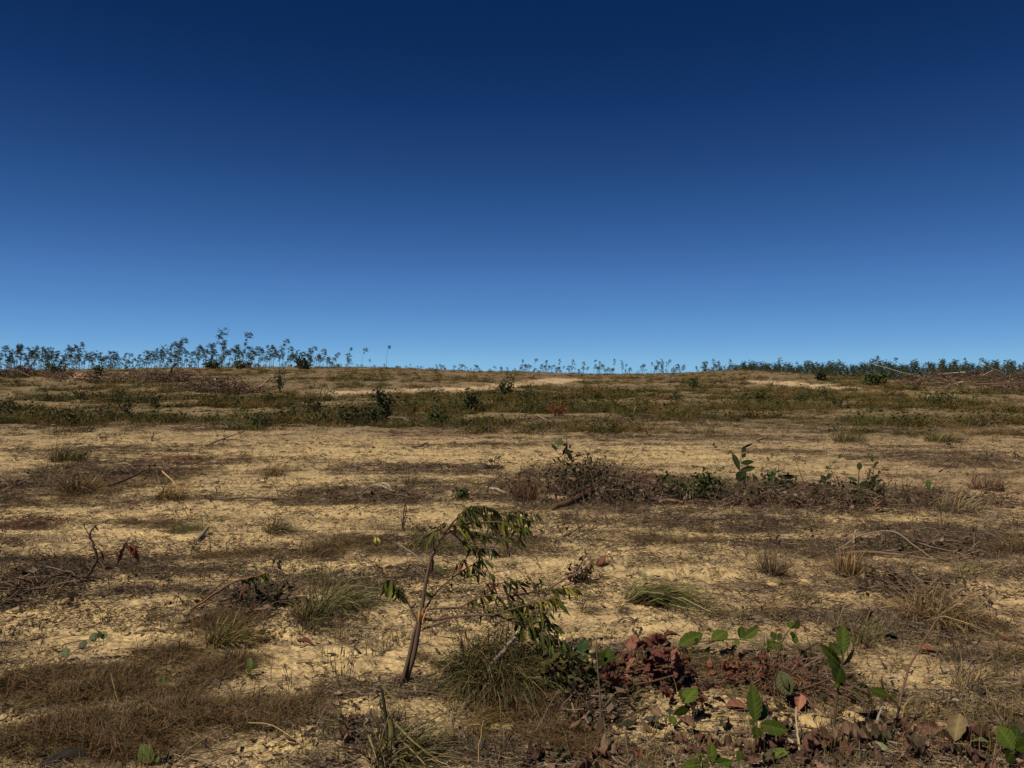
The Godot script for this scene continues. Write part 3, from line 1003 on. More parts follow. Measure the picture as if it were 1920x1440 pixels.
func make_rise() -> void:
	rng.seed = 31
	# shrubs one can tell apart, from the skyline down to the edge of the bare soil
	var green := Color(0.045, 0.058, 0.022)
	var dark := Color(0.036, 0.043, 0.020)
	var olive := Color(0.082, 0.085, 0.03)
	bush("shrub", "dark round bush on the skyline right of the left stand", Vector3(-21.28, 0, -77.792), 1.939, 1.293, 420, 0.3, dark)
	bush("shrub", "wide rounded green bush at the foot of the left stand, beside the slash", Vector3(-42.667, 0, -72.061), 1.797, 0.998, 380, 0.25, green)
	bush("shrub", "small dark green bush right of the pale pulled stump", Vector3(-33.65, 0, -62.698), 1.042, 0.955, 300, 0.22, green)
	bush("shrub", "low dark bush among the trunks left of the wide rounded bush", Vector3(-44.358, 0, -70.003), 0.97, 0.727, 220, 0.22, dark)
	bush("shrub", "flat bush on the left crest under the tallest tree", Vector3(-30.031, 0, -78.559), 2.176, 0.816, 300, 0.3, green)
	bush("shrub", "dull green bush on the left crest right of the flat one", Vector3(-27.686, 0, -78.697), 2.18, 0.763, 300, 0.3, olive * 0.7)
	bush("young_tree", "feathery blue green young tree on the bare slope below the dark round bush", Vector3(-13.815, 0, -46.072), 0.766, 1.34, 260, 0.16, Color(0.05, 0.068, 0.04), "", 0.3, "tree")
	bush("shrub", "tall narrow dark shrub, tallest in the weedy band", Vector3(-4.778, 0, -28.745), 0.637, 1.314, 420, 0.15, dark)
	bush("shrub", "wide low dark shrub left of the tall narrow one", Vector3(-5.659, 0, -27.985), 1.24, 0.581, 480, 0.13, dark)
	bush("shrub", "leafy green shrub between the tall narrow one and the next", Vector3(-4.959, 0, -27.758), 0.577, 0.654, 380, 0.12, green)
	bush("shrub", "pointed green shrub by a pale soil patch at the edge of the weedy band", Vector3(-2.672, 0, -27.555), 0.611, 0.649, 480, 0.12, green)
	bush("shrub", "upright green shrub in the middle of the weedy band", Vector3(-1.789, 0, -34.443), 0.763, 1.05, 460, 0.16, green)
	bush("shrub", "shrub below the bright part of the dirt track", Vector3(-0.317, 0, -45.749), 1.014, 0.95, 380, 0.18, green)
	bush("shrub", "dark tangled shrub left of the wide low dark one", Vector3(-8.657, 0, -33.785), 0.795, 0.562, 420, 0.14, dark)
	bush("shrub", "dark low shrub with a fallen twig at the left of the bare field", Vector3(-15.719, 0, -27.783), 0.654, 0.385, 360, 0.11, dark)
	bush("shrub", "twiggy half bare shrub right of the dark low one", Vector3(-15.392, 0, -28.978), 0.442, 0.602, 150, 0.1, Color(0.06, 0.05, 0.03), "", 0.4)
	bush("shrub", "olive shrub cut by the left edge above the bare field", Vector3(-22.233, 0, -33.724), 1.028, 0.607, 420, 0.12, olive * 0.6)
	bush("shrub", "loose green shrub where the weeds thin out left of the tangled shrub", Vector3(-8.852, 0, -26.741), 0.963, 0.444, 420, 0.1, green)
	bush("shrub", "small shrub on the grassy hillock", Vector3(12.924, 0, -54.89), 0.836, 0.836, 240, 0.18, green)
	bush("shrub", "cut shrub with pale withered leaves and a dark gap, right of the weedy band", Vector3(22.249, 0, -40.059), 1.221, 0.777, 480, 0.15, Color(0.15, 0.14, 0.075))
	bush("shrub", "green shrub below the right end of the hillock", Vector3(15.072, 0, -39.933), 0.664, 0.664, 280, 0.14, green)
	bush("shrub", "dry twiggy shrub with brown leaves at the right of the field", Vector3(16.629, 0, -26.981), 1.196, 0.598, 260, 0.1, Color(0.10, 0.07, 0.04), "", 0.3)
	bush("shrub", "dense dark bush in front of the right forest", Vector3(24.655, 0, -60.858), 1.011, 0.843, 300, 0.3, dark)
	bush("shrub", "bushy clump in front of the felled poles", Vector3(25.838, 0, -55.275), 1.761, 0.919, 420, 0.25, green)
	bush("shrub", "red leaved shrub in the weedy band below the track's end", Vector3(1.889, 0, -32.091), 0.8, 0.667, 260, 0.1, Color(0.15, 0.055, 0.03), "", 0.2)
	bush("shrub", "leafy bush at the right end of the weedy middle", Vector3(13.517, 0, -42.431), 0.764, 0.646, 280, 0.15, olive * 0.6)
	for s in [[-9.6, -40.0], [-6.1, -37.0], [-4.2, -41.0], [-1.9, -38.5], [0.9, -41.5], [2.9, -37.6], [4.6, -42.0], [6.8, -39.0], [9.3, -43.0], [11.8, -39.5], [14.2, -44.0], [15.9, -37.5], [18.3, -45.0], [21.0, -38.0], [-13.0, -37.0], [-16.2, -35.0], [-19.5, -38.0], [-23.0, -41.0], [-20.8, -32.0], [-15.5, -31.0]]:
		var w := rng.randf_range(0.4, 0.9)
		var label: String = "small green weed shrub in the weedy band, " + ("left of the tall narrow shrub" if s[0] < -8.0 else ("below the dirt track" if s[0] < 3.0 else "below the grassy hillock"))
		bush("weed_shrub", label, Vector3(s[0], 0, s[1]), w, rng.randf_range(0.4, 0.95), 200, 0.11, [green, dark, olive * 0.7][rng.randi() % 3], label)
	# slash heaps
	heap("brush_heap", "long brown slash heap with a black snag, below the left stand", [Vector3(-28.821, 0, -55.863), Vector3(-25.064, 0, -54.838), Vector3(-23.86, 0, -56.021)], 1.5, 260, 1.0)
	heap("brush_heap", "slash heap of grey poles and roots on the left slope, nearest the weeds", [Vector3(-20.163, 0, -48.934), Vector3(-17.161, 0, -45.889), Vector3(-15.198, 0, -45.532)], 1.5, 300, 1.1)
	heap("brush_heap", "reddish slash heap at the left edge below the trees", [Vector3(-43.013, 0, -63.378), Vector3(-41.733, 0, -64.799), Vector3(-40.615, 0, -66.27)], 1.6, 200, 1.3)
	heap("brush_heap", "slash around the pale pulled stump", [Vector3(-34.792, 0, -58.76), Vector3(-31.694, 0, -56.501), Vector3(-29.784, 0, -55.855)], 1.3, 160, 0.8)
	heap("brush_heap", "big reddish slash heap at the right edge before the forest", [Vector3(46.929, 0, -83.148), Vector3(57.628, 0, -93.5), Vector3(62.756, 0, -92)], 2.4, 420, 1.4)
	heap("brush_heap", "low slash heap under the fallen pale pole on the right", [Vector3(28.485, 0, -56.346), Vector3(30.956, 0, -57.309), Vector3(35.117, 0, -61.094)], 1.6, 220, 0.8)
	heap("brush_heap", "slash heap with grey poles at the right edge, in front of the big one", [Vector3(30.74, 0, -49.321), Vector3(33.696, 0, -51.763), Vector3(37.073, 0, -54.349)], 1.5, 200, 0.9)
	var stump := thing("pulled_stump", "pale orange pulled stump with root plate on the left slope", "stump", on_ground(Vector3(-32.044, 0, -57.125)))
	part("root_plate", clod_mesh(2, 4, 0.55), mat.pale_wood, stump).scale = Vector3(0.75, 0.95, 0.6)
	for k in 5:
		var b := Mesher.new()
		b.tube(wander(Vector3(0, 0.2, 0.1), Vector3(-0.9 + k * 0.45, rng.randf_range(0.05, 0.7), 0.5), 4, 0.3), 0.07, 0.02, 5, Color(0.36, 0.24, 0.15), Color(0.25, 0.16, 0.1))
		part("root", b.commit(true), mat.bark, stump)
	stick("black snag leaning up out of the long slash heap", [Vector3(-24.826, 0, -55.408), Vector3(-24.487, 0, -55.422) + Vector3(0.0, 0.9, 0), Vector3(-24.261, 0, -55.431) + Vector3(0.15, 1.35, 0)], 0.09, 0.04, Color(0.035, 0.025, 0.02), Color(0.03, 0.022, 0.02), "snag")
	stick("pale pole leaning on the long slash heap left of the black snag", [Vector3(-25.064, 0, -54.838) + Vector3(-0.5, 1.15, 0), Vector3(-25.064, 0, -54.838) + Vector3(0.75, 0.55, 0)], 0.035, 0.025, Color(0.24, 0.19, 0.13), Color(0.2, 0.16, 0.11), "felled_pole")
	stick("grey pole lying across the grey slash heap", [Vector3(-17.969, 0, -47.61) + Vector3(0, 0.5, 0), Vector3(-17.798, 0, -49.904) + Vector3(0, 0.7, 0)], 0.045, 0.03, Color(0.22, 0.2, 0.15), Color(0.2, 0.16, 0.12), "felled_pole")
	stick("whitish root end sticking out of the grey slash heap", [Vector3(-20.494, 0, -52.845) + Vector3(0, 0.5, 0), Vector3(-19.037, 0, -49.89) + Vector3(0, 0.3, 0)], 0.06, 0.04, Color(0.4, 0.34, 0.26), Color(0.3, 0.25, 0.18), "felled_pole")
	stick("long pale felled pole slanting down in front of the right forest", [Vector3(27.462, 0, -59.632) + Vector3(0, 1.5, 0), Vector3(28.724, 0, -59.254) + Vector3(0, 1.15, 0), Vector3(29.888, 0, -58.322) + Vector3(0, 0.7, 0)], 0.024, 0.016, Color(0.27, 0.36, 0.28), Color(0.36, 0.3, 0.22), "felled_pole")
	stick("pale felled pole leaning on the big slash heap at the right", [Vector3(50.339, 0, -82.602) + Vector3(-0.3, 2.0, 0), Vector3(50.339, 0, -82.602) + Vector3(1.1, 1.45, 0), Vector3(50.339, 0, -82.602) + Vector3(2.4, 1.0, 0)], 0.028, 0.02, Color(0.30, 0.27, 0.22), Color(0.4, 0.35, 0.28), "felled_pole")
	stick("short pale pole lying low in front of the big slash heap", [Vector3(28.688, 0, -53.452) + Vector3(0, 0.3, 0), Vector3(31.078, 0, -55.404) + Vector3(0, 0.35, 0)], 0.03, 0.025, Color(0.30, 0.3, 0.22), Color(0.3, 0.25, 0.18), "felled_pole")
	stick("thin bare upright stem in the weedy band right of the track", [Vector3(6.22, 0, -32.901), Vector3(6.243, 0, -32.902) + Vector3(0.0, 0.4, 0), Vector3(6.197, 0, -32.899) + Vector3(-0.03, 0.85, 0)], 0.02, 0.01, Color(0.2, 0.15, 0.1), Color(0.16, 0.12, 0.08), "bare_stem")
	stick("pale slanting dead pole in the weedy band below the hillock", [Vector3(5.045, 0, -32.236), Vector3(5.534, 0, -34.744) + Vector3(0.05, 0.25, 0)], 0.025, 0.015, Color(0.34, 0.28, 0.18), Color(0.3, 0.24, 0.15), "bare_stem")
	# uncountable weeds and grass on the rise
	var places := []
	var tints := []
	var lows := []
	var low_tints := []
	while places.size() < 20000:
		var d := 21.0 * pow(95.0 / 21.0, rng.randf())
		var x := rng.randf_range(-0.95, 0.95) * d
		var w := weeds_at(x, -d)
		if rng.randf() > w * 1.05 + 0.008:
			continue
		var s := (0.45 + 1.0 * rng.randf() * rng.randf() + 0.25 * rng.randf()) * (0.45 + 0.6 * minf(w, 1.0)) * (1.0 - 0.35 * smoothstep(60.0, 75.0, d))
		var tr := Transform3D(Basis(Vector3.UP, rng.randf() * TAU).scaled(Vector3(s * 1.25, s, s * 1.25)), Vector3(x, gh(x, -d) - 0.02, -d))
		var hue := n_mid.get_noise_2d(x * 0.35, d * 0.4)
		var tint := Color(0.85, 1.0, 0.64).lerp(Color(1.45, 1.12, 0.78), smoothstep(-0.35, 0.4, hue + rng.randf_range(-0.25, 0.25) + smoothstep(58.0, 72.0, d) * 0.5)) * rng.randf_range(0.6, 1.25)
		if rng.randf() < 0.22:
			lows.append(tr)
			low_tints.append(tint * 0.75)
		places.append(tr)
		tints.append(tint)
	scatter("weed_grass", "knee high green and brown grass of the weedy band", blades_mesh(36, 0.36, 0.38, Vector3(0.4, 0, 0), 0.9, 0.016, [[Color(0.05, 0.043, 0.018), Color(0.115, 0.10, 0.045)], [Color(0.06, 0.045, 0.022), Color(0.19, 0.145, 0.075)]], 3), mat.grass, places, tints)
	scatter("leafy_weeds", "small leafy weeds mixed into the grass of the weedy band", weed_mesh(46, 0.5, 0.6, Color(0.052, 0.062, 0.022), 0.11), mat.far_leaf, lows, low_tints)


func heap(called: String, label: String, spine: Array, height: float, n: int, thick: float) -> void:
	var mid: Vector3 = spine[1]
	var at := on_ground(mid)
	var o := thing(called, label, "slash heap", at)
	var b := Mesher.new()
	var lb := Mesher.new()
	for i in n:
		var t := rng.randf() * 1.999
		var k := int(t)
		var a: Vector3 = spine[k]
		var c := a.lerp(spine[k + 1], t - k)
		c += Vector3(rng.randfn() * 0.5, 0, rng.randfn() * 0.9)
		var env_ := height * (0.35 + 0.4 * sin(PI * t * 0.5)) * (0.7 + 0.5 * n_mid.get_noise_2d(c.x * 0.5, c.z))
		c.y = gh(c.x, c.z) + rng.randf() * maxf(env_, 0.1)
		var dir := Vector3(rng.randf_range(-1, 1), rng.randf_range(-0.35, 0.5), rng.randf_range(-0.7, 0.7)).normalized()
		var l := rng.randf_range(0.3, 1.5)
		var col: Color = [Color(0.07, 0.046, 0.034), Color(0.10, 0.066, 0.048), Color(0.05, 0.034, 0.028), Color(0.15, 0.105, 0.075), Color(0.24, 0.185, 0.13)][rng.randi() % 5]
		if i < 8:
			var lg := Mesher.new()
			lg.tube(wander(c - at - dir * l, c - at + dir * l * 1.2, 4, 0.08), 0.055 * thick, 0.03 * thick, 6, col * 1.5, col * 1.3)
			part("log", lg.commit(true), mat.bark, o)
		else:
			b.tube(wander(c - at - dir * l * 0.6, c - at + dir * l * 0.6, 3, 0.2), rng.randf_range(0.008, 0.03), 0.005, 4, col, col)
		for q in 5:
			var p := c - at + Vector3(rng.randfn(), rng.randfn() * 0.25, rng.randfn()) * 0.45
			var dd := Vector3(rng.randf_range(-1, 1), rng.randf_range(-0.8, 0.4), rng.randf_range(-1, 1)).normalized()
			var side := dd.cross(Vector3(rng.randf_range(-1, 1), 0.4, rng.randf_range(-1, 1))).normalized()
			var s := rng.randf_range(0.06, 0.16)
			lb.quad(p, p + dd * s * 0.5 + side * s * 0.3, p + dd * s, p + dd * s * 0.5 - side * s * 0.3, [Color(0.13, 0.072, 0.048), Color(0.10, 0.06, 0.045), Color(0.17, 0.115, 0.075), Color(0.06, 0.045, 0.032)][rng.randi() % 4] * rng.randf_range(0.6, 1.2))
	part("twigs", b.commit(true), mat.bark, o).set_meta("kind", "stuff")
	part("dead_leaves", lb.commit(false), mat.dead, o).set_meta("kind", "stuff")


func make_middle() -> void:
	rng.seed = 57
	var dark_leaf := Color(0.022, 0.032, 0.012)
	var bark := Color(0.085, 0.06, 0.042)
	var grey := Color(0.2, 0.165, 0.125)
	# the slash strip across the middle right
	var brush := thing("brush_pile", "dark twiggy brush pile with one tall thin stem, in the middle of the slash strip", "slash heap", on_ground(Vector3(0.819, 0, -10.746)))
	var tb := Mesher.new()
	var db := Mesher.new()
	for i in 150:
		var c := Vector3(rng.randf_range(-0.85, 0.9), 0, rng.randfn() * 0.3)
		var hh := 0.62 * exp(-c.x * c.x * 1.6)
		c.y = rng.randf() * hh
		var dir := Vector3(rng.randf_range(-0.4, 1), rng.randf_range(-0.2, 0.8), rng.randf_range(-0.6, 0.6)).normalized()
		var l := rng.randf_range(0.12, 0.5)
		tb.tube(wander(c - dir * l * 0.5, c + dir * l * 0.6, 4, 0.3), rng.randf_range(0.003, 0.009), 0.002, 4, bark * rng.randf_range(0.5, 1.3), bark * rng.randf_range(0.6, 1.5))
		for q in 6:
			var p := c + Vector3(rng.randfn(), rng.randfn() * 0.6, rng.randfn()) * 0.12
			p.y = maxf(p.y, 0.02)
			var dd := Vector3(rng.randf_range(-1, 1), rng.randf_range(-1, 0.3), rng.randf_range(-1, 1)).normalized()
			var side := dd.cross(Vector3(rng.randf_range(-1, 1), 0.4, rng.randf_range(-1, 1))).normalized()
			var s := rng.randf_range(0.04, 0.10)
			db.quad(p, p + dd * s * 0.5 + side * s * 0.25, p + dd * s, p + dd * s * 0.5 - side * s * 0.25, [Color(0.05, 0.035, 0.025), Color(0.04, 0.042, 0.02), Color(0.10, 0.065, 0.04)][rng.randi() % 3] * rng.randf_range(0.6, 1.3))
	part("twigs", tb.commit(true), mat.bark, brush).set_meta("kind", "stuff")
	part("dead_leaves", db.commit(false), mat.dead, brush).set_meta("kind", "stuff")
	for s in [
		[Vector3(-0.149, 0.037, 0), Vector3(-0.127, 0.335, 0), Vector3(-0.067, 0.624, -0.1), Vector3(-0.037, 0.999, -0.1), Vector3(-0.022, 1.435, -0.1)],
		[Vector3(-0.521, 0.037, 0), Vector3(-0.566, 0.223, 0), Vector3(-0.543, 0.335, 0), Vector3(-0.499, 0.513, 0)],
		[Vector3(-0.212, 0.198, -0.2), Vector3(0.038, 0.364, -0.2), Vector3(0.341, 0.478, -0.2), Vector3(0.546, 0.41, -0.2), Vector3(0.622, 0.198, -0.2)],
		[Vector3(0.595, 0.074, 0), Vector3(0.67, 0.335, 0), Vector3(0.789, 0.647, 0)],
		[Vector3(0.214, 0.125, 0.1), Vector3(0.582, 0.384, 0.1), Vector3(1.039, 0.678, 0.1)],
		[Vector3(-0.376, 0.015, 0.1), Vector3(-0.155, 0.273, 0.1), Vector3(-0.096, 0.509, 0.1)],
		[Vector3(0.773, 0.084, -0.2), Vector3(0.849, 0.387, -0.2), Vector3(0.97, 0.569, -0.2)],
	]:
		var b := Mesher.new()
		b.tube(smooth_line(s, 4), 0.0075, 0.003, 5, bark, bark * 1.3)
		part("stem", b.commit(true), mat.bark, brush)
	for l in [[Vector3(-0.045, 0.684, -0.1), Vector3(0.019, 0.493, -0.05), 0.06, 20, 0.7], [Vector3(-0.037, 0.736, -0.1), Vector3(-0.098, 0.563, -0.1), 0.052, -30, 0.6], [Vector3(-0.022, 0.473, -0.1), Vector3(0.074, 0.32, 0), 0.06, 50, 0.6], [Vector3(-0.052, 0.398, -0.1), Vector3(-0.134, 0.26, 0), 0.06, 0, 0.6], [Vector3(-0.007, 0.586, -0.1), Vector3(0.072, 0.453, -0.15), 0.052, -40, 0.6], [Vector3(-0.173, 0.714, -0.1), Vector3(-0.12, 0.849, -0.1), 0.067, 10, 2.4], [Vector3(-0.188, 0.654, -0.1), Vector3(-0.263, 0.759, -0.1), 0.052, 0, 0.9], [Vector3(0.112, 0.223, 0), Vector3(0.214, 0.089, 0.1), 0.067, 30, 0.7], [Vector3(0.383, 0.286, -0.1), Vector3(0.447, 0.149, 0), 0.06, 0, 0.8]]:
		var mesh := leaf_shape("broad", 0.5, 0.25, 0.2, -0.2, dark_leaf * l[4], dark_leaf * 2.0 * l[4])
		var len_: float = (l[0] as Vector3).distance_to(l[1])
		place_leaf(brush, mesh, mat.leaf, l[0], l[1], l[2] / len_ / 0.5, l[3])
	bush("shrub", "thin dark leafy shoots rising from the left end of the brush pile's tangle", Vector3(1.143, 0, -11.002), 0.533, 0.427, 260, 0.085, Color(0.036, 0.034, 0.018), "", 0.2)
	bush("shrub", "dark half dead shrub between the brush pile and the round leafy bush", Vector3(1.578, 0, -10.598), 0.44, 0.323, 260, 0.08, Color(0.040, 0.034, 0.020), "", 0.2)
	bush("shrub", "low dark green shrub behind the low spreading seedling", Vector3(3.808, 0, -11.108), 0.538, 0.246, 260, 0.075, Color(0.030, 0.038, 0.015), "", 0.1)
	bush("shrub", "dark leafy clump under the pale green seedling in the slash strip", Vector3(4.367, 0, -10.598), 0.367, 0.22, 220, 0.075, Color(0.030, 0.038, 0.015), "", 0.1)
	brush_strip("low tangle of dry twigs and leaves between the brush pile and the round bush", Vector3(1.636, 0, -10.268), 0.8, 0.42, 150)
	brush_strip("twiggy tangle at the foot of the tall dark seedling", Vector3(3.257, 0, -10.223), 1.1, 0.30, 150)
	brush_strip("tangle of dead twigs around the foot of the bushy dark seedling", Vector3(4.276, 0, -9.959), 1.1, 0.30, 150)
	brush_strip("low dry tangle at the right end of the slash strip", Vector3(5.973, 0, -10.268), 1.4, 0.15, 100)
	brush_strip("dark tangle of twigs left of the brush pile, under the bleached branch", Vector3(-1.725, 0, -10.598), 1.0, 0.15, 100)
	brush_strip("tangle of twigs on the left slash patch, above the straw coloured tuft", Vector3(-6.698, 0, -13.433), 1.7, 0.20, 120)
	brush_strip("low brown tangle in the litter at the left edge", Vector3(-7.549, 0, -11.848), 1.5, 0.18, 90)
	brush_strip("sticks and twigs tangled left of the tangled straw heap", Vector3(3.01, 0, -5.955), 0.45, 0.16, 70)
	brush_strip("dark tangle lying on the right middle soil, above the long brown branch", Vector3(3.974, 0, -7.453), 1.1, 0.14, 90)
	brush_strip("dark curled litter heap on the soil right of the leaning branch's foot", Vector3(-1.846, 0, -5.554), 0.35, 0.08, 40)
	brush_strip("dark litter heap at the left edge, left of the dead crooked sapling", Vector3(-3.774, 0, -5.924), 0.8, 0.11, 90)
	brush_strip("dark leaf litter tangle along the pale far strip, above the red litter", Vector3(-1.6, 0, -14.44), 1.9, 0.10, 110)
	stick("pale barked log lying at the foot of the brush pile", [Vector3(0.382, 0.02, -10.598), Vector3(0.604, 0.03, -10.268), Vector3(0.835, 0.02, -10.045)], 0.042, 0.03, Color(0.30, 0.21, 0.13), Color(0.26, 0.18, 0.11), "log")
	stick("dark thick log crossing the pale one at the foot of the brush pile", [Vector3(0.494, 0, -9.508), Vector3(0.749, 0.05, -9.831), Vector3(1.067, 0.12, -10.407)], 0.035, 0.05, Color(0.10, 0.062, 0.042), Color(0.075, 0.045, 0.032), "log")
	stick("bleached stick left of the brush pile", [Vector3(-0.317, 0.03, -11.438), Vector3(-0.193, 0.04, -11.161), Vector3(-0.061, 0.02, -11.002)], 0.02, 0.012, Color(0.42, 0.36, 0.28), Color(0.36, 0.3, 0.22))
	stick("reddish log under the round leafy bush", [Vector3(1.621, 0.02, -10.045), Vector3(1.895, 0.03, -10.133), Vector3(2.221, 0.02, -9.959)], 0.03, 0.022, Color(0.17, 0.105, 0.075), Color(0.14, 0.09, 0.065), "log")
	stick("dark bent branch end between the brush pile and the round bush", [Vector3(1.362, 0.02, -9.831), Vector3(1.578, 0.12, -10.746), Vector3(1.887, 0.2, -11.848)], 0.03, 0.018, Color(0.075, 0.05, 0.038), Color(0.06, 0.04, 0.03))
	tuft("grass_tuft", "fine red brown tuft at the left foot of the brush pile", Vector3(0.179, 0, -10.361), 260, 0.13, 0.42, Vector3(0.1, 0, 0), 0.5, 0.006, [REDDISH, REDDISH, BROWN_STRAW], 0.0)
	var bush1 := bush("shrub", "round dense dark leafy bush in the slash strip", Vector3(2.473, 0, -10.598), 0.675, 0.426, 900, 0.075, Color(0.036, 0.048, 0.016))
	bush1.name = "leafy_bush"
	bush("shrub", "small dense bush on the bare soil behind the broken sapling's crown", Vector3(-0.676, 0, -10.502), 0.175, 0.218, 320, 0.05, Color(0.035, 0.05, 0.018))
	bush("shrub", "dark leafy shrub beside the bushy seedling in the slash strip", Vector3(5.132, 0, -10.898), 0.226, 0.272, 300, 0.07, Color(0.03, 0.042, 0.015))
	# upright seedlings of the strip
	broad_plant("seedling", "tall dark seedling with rounded leaves, highest in the slash strip", Vector3(3.301, 0, -11.27), [Vector3(0, -0, 0), Vector3(0.016, 0.234, 0), Vector3(0.031, 0.453, 0), Vector3(0.078, 0.687, 0)], 0.009, [[Vector3(0.031, 0.351, 0), Vector3(-0.07, 0.624, 0), 0.094, 10, 1], [Vector3(0.039, 0.46, 0), Vector3(0.211, 0.486, 0.1), 0.07, 40, 0.8], [Vector3(0.031, 0.351, 0), Vector3(0.241, 0.409, 0.1), 0.078, 35, 0.8], [Vector3(0.016, 0.172, 0), Vector3(0.094, 0.357, 0.05), 0.172, 0, 0.6], [Vector3(0.07, 0.617, 0), Vector3(0.117, 0.71, 0), 0.07, 10, 0.7], [Vector3(0.062, 0.539, 0), Vector3(0.125, 0.601, 0), 0.055, 20, 0.7], [Vector3(0.078, 0.687, 0), Vector3(0.234, 0.741, 0), 0.039, 60, 0.7], [Vector3(0.016, 0.156, 0), Vector3(-0.068, 0.068, 0.1), 0.078, 0, 0.6], [Vector3(0.023, 0.195, 0), Vector3(0.158, 0.272, 0.12), 0.07, 40, 0.7]], Color(0.03, 0.042, 0.016))
	broad_plant("seedling", "low spreading seedling right of the tall dark one", Vector3(3.668, 0, -11.27), [Vector3(0, -0, 0), Vector3(0.016, 0.101, 0), Vector3(0.047, 0.18, 0)], 0.008, [[Vector3(-0.055, 0.062, 0), Vector3(-0.133, 0.312, 0), 0.086, 10, 1], [Vector3(0.055, 0.117, 0), Vector3(0.195, 0.406, 0), 0.094, -15, 1.1], [Vector3(0.078, 0.234, 0), Vector3(0.203, 0.297, 0), 0.07, 30, 1.2], [Vector3(0.219, 0.25, 0), Vector3(0.515, 0.242, 0), 0.078, 50, 0.7], [Vector3(0.055, 0.101, 0), Vector3(0.261, 0.146, 0.1), 0.07, 45, 1], [Vector3(-0.016, 0.062, 0), Vector3(0.028, -0.002, 0.15), 0.094, 0, 1.6], [Vector3(0, 0.078, 0), Vector3(-0.125, 0.014, 0.1), 0.078, 0, 1.2]], Color(0.034, 0.052, 0.018))
	broad_plant("seedling", "bushy dark seedling with a leafy foot, right part of the slash strip", Vector3(4.522, 0, -10.045), [Vector3(0, -0, 0), Vector3(-0.007, 0.209, 0), Vector3(0, 0.383, 0), Vector3(0.007, 0.55, 0)], 0.01, [[Vector3(0.007, 0.459, 0), Vector3(0.014, 0.57, 0), 0.07, 0, 1.2], [Vector3(-0.014, 0.313, 0), Vector3(-0.139, 0.39, 0), 0.07, 20, 0.9], [Vector3(-0.014, 0.243, 0), Vector3(-0.097, 0.313, 0), 0.063, 10, 0.8], [Vector3(0.007, 0.264, 0), Vector3(0.153, 0.306, 0), 0.063, 30, 0.9], [Vector3(0, 0.153, 0), Vector3(0.065, 0.236, 0.1), 0.077, 30, 0.9], [Vector3(-0.007, 0.139, 0), Vector3(-0.135, 0.209, 0.1), 0.07, 0, 0.8], [Vector3(0, 0.07, 0), Vector3(-0.15, 0.024, 0.15), 0.077, 0, 0.7], [Vector3(0, 0.083, 0), Vector3(0.015, 0.038, 0.15), 0.077, 0, 0.8], [Vector3(0, 0.174, 0), Vector3(-0.031, 0.085, 0.1), 0.083, 0, 0.7]], Color(0.028, 0.04, 0.015))
	broad_plant("seedling", "pale green seedling with several small leaves, left of the bushy dark one", Vector3(4.368, 0, -10.746), [Vector3(0, -0, 0), Vector3(0.007, 0.223, 0), Vector3(0.082, 0.447, 0), Vector3(0.208, 0.58, 0)], 0.006, [[Vector3(0, 0.186, 0), Vector3(-0.045, 0.335, 0), 0.082, 10, 1.4], [Vector3(0.007, 0.26, 0), Vector3(0.112, 0.35, 0), 0.06, 20, 1.1], [Vector3(0, 0.074, 0), Vector3(-0.052, 0.171, 0), 0.074, 0, 1.6], [Vector3(-0.007, 0.037, 0), Vector3(0.004, 0.184, 0.1), 0.082, 0, 0.8], [Vector3(0.007, 0.052, 0), Vector3(0.097, 0.097, 0), 0.06, 20, 0.8], [Vector3(0.193, 0.558, 0), Vector3(0.231, 0.618, 0), 0.052, 0, 0.8], [Vector3(0.067, 0.409, 0), Vector3(0.007, 0.439, 0), 0.052, 0, 1]], Color(0.036, 0.05, 0.022))
	broad_plant("seedling", "thin seedling with pointed leaves behind the bushy dark one", Vector3(5.555, 0, -11.848), [Vector3(0, -0, 0), Vector3(0, 0.287, 0), Vector3(-0.098, 0.435, 0)], 0.005, [[Vector3(0, 0.386, 0), Vector3(-0.041, 0.468, 0), 0.041, 0, 1], [Vector3(0.008, 0.353, 0), Vector3(0.107, 0.402, 0), 0.041, 20, 0.9], [Vector3(0, 0.287, 0), Vector3(0.049, 0.353, 0), 0.041, 0, 0.9], [Vector3(-0.008, 0.402, 0), Vector3(-0.008, 0.484, 0), 0.033, 0, 1]], Color(0.032, 0.045, 0.018))
	broad_plant("seedling", "lone seedling with one upright bright leaf, at the right end of the slash strip", Vector3(6.074, 0, -11.216), [Vector3(0, -0, 0), Vector3(0, 0.062, 0)], 0.006, [[Vector3(0, 0.047, 0), Vector3(-0.023, 0.194, 0), 0.078, 0, 1.6], [Vector3(0.008, 0.039, 0), Vector3(0.058, 0.048, 0.12), 0.07, 20, 0.6], [Vector3(0, 0.031, 0), Vector3(-0.131, 0.014, 0.1), 0.047, 0, 0.8]], Color(0.036, 0.058, 0.016))
	broad_plant("dead_shoot", "bare thin shoot left of the tall dark seedling", Vector3(3.67, 0, -14.44), [Vector3(0, -0, 0), Vector3(0.05, 0.2, 0), Vector3(0.11, 0.42, 0)], 0.004, [[Vector3(0.11, 0.4, 0), Vector3(0.19, 0.42, 0), 0.04, 0, 0.6], [Vector3(0.1, 0.42, 0), Vector3(0.13, 0.5, 0), 0.04, 0, 0.6]], Color(0.03, 0.03, 0.02), "shoot")
	broad_plant("dead_shoot", "thin shoot with yellowing leaves behind the low spreading seedling", Vector3(5.12, 0, -15.403), [Vector3(0, -0, 0), Vector3(0.053, 0.128, 0), Vector3(0.085, 0.235, 0)], 0.004, [[Vector3(0.064, 0.128, 0), Vector3(0.128, 0.235, 0), 0.053, 0, 1.6], [Vector3(0.032, 0.064, 0), Vector3(-0.021, 0.149, 0), 0.043, 0, 1]], Color(0.045, 0.048, 0.018), "shoot")
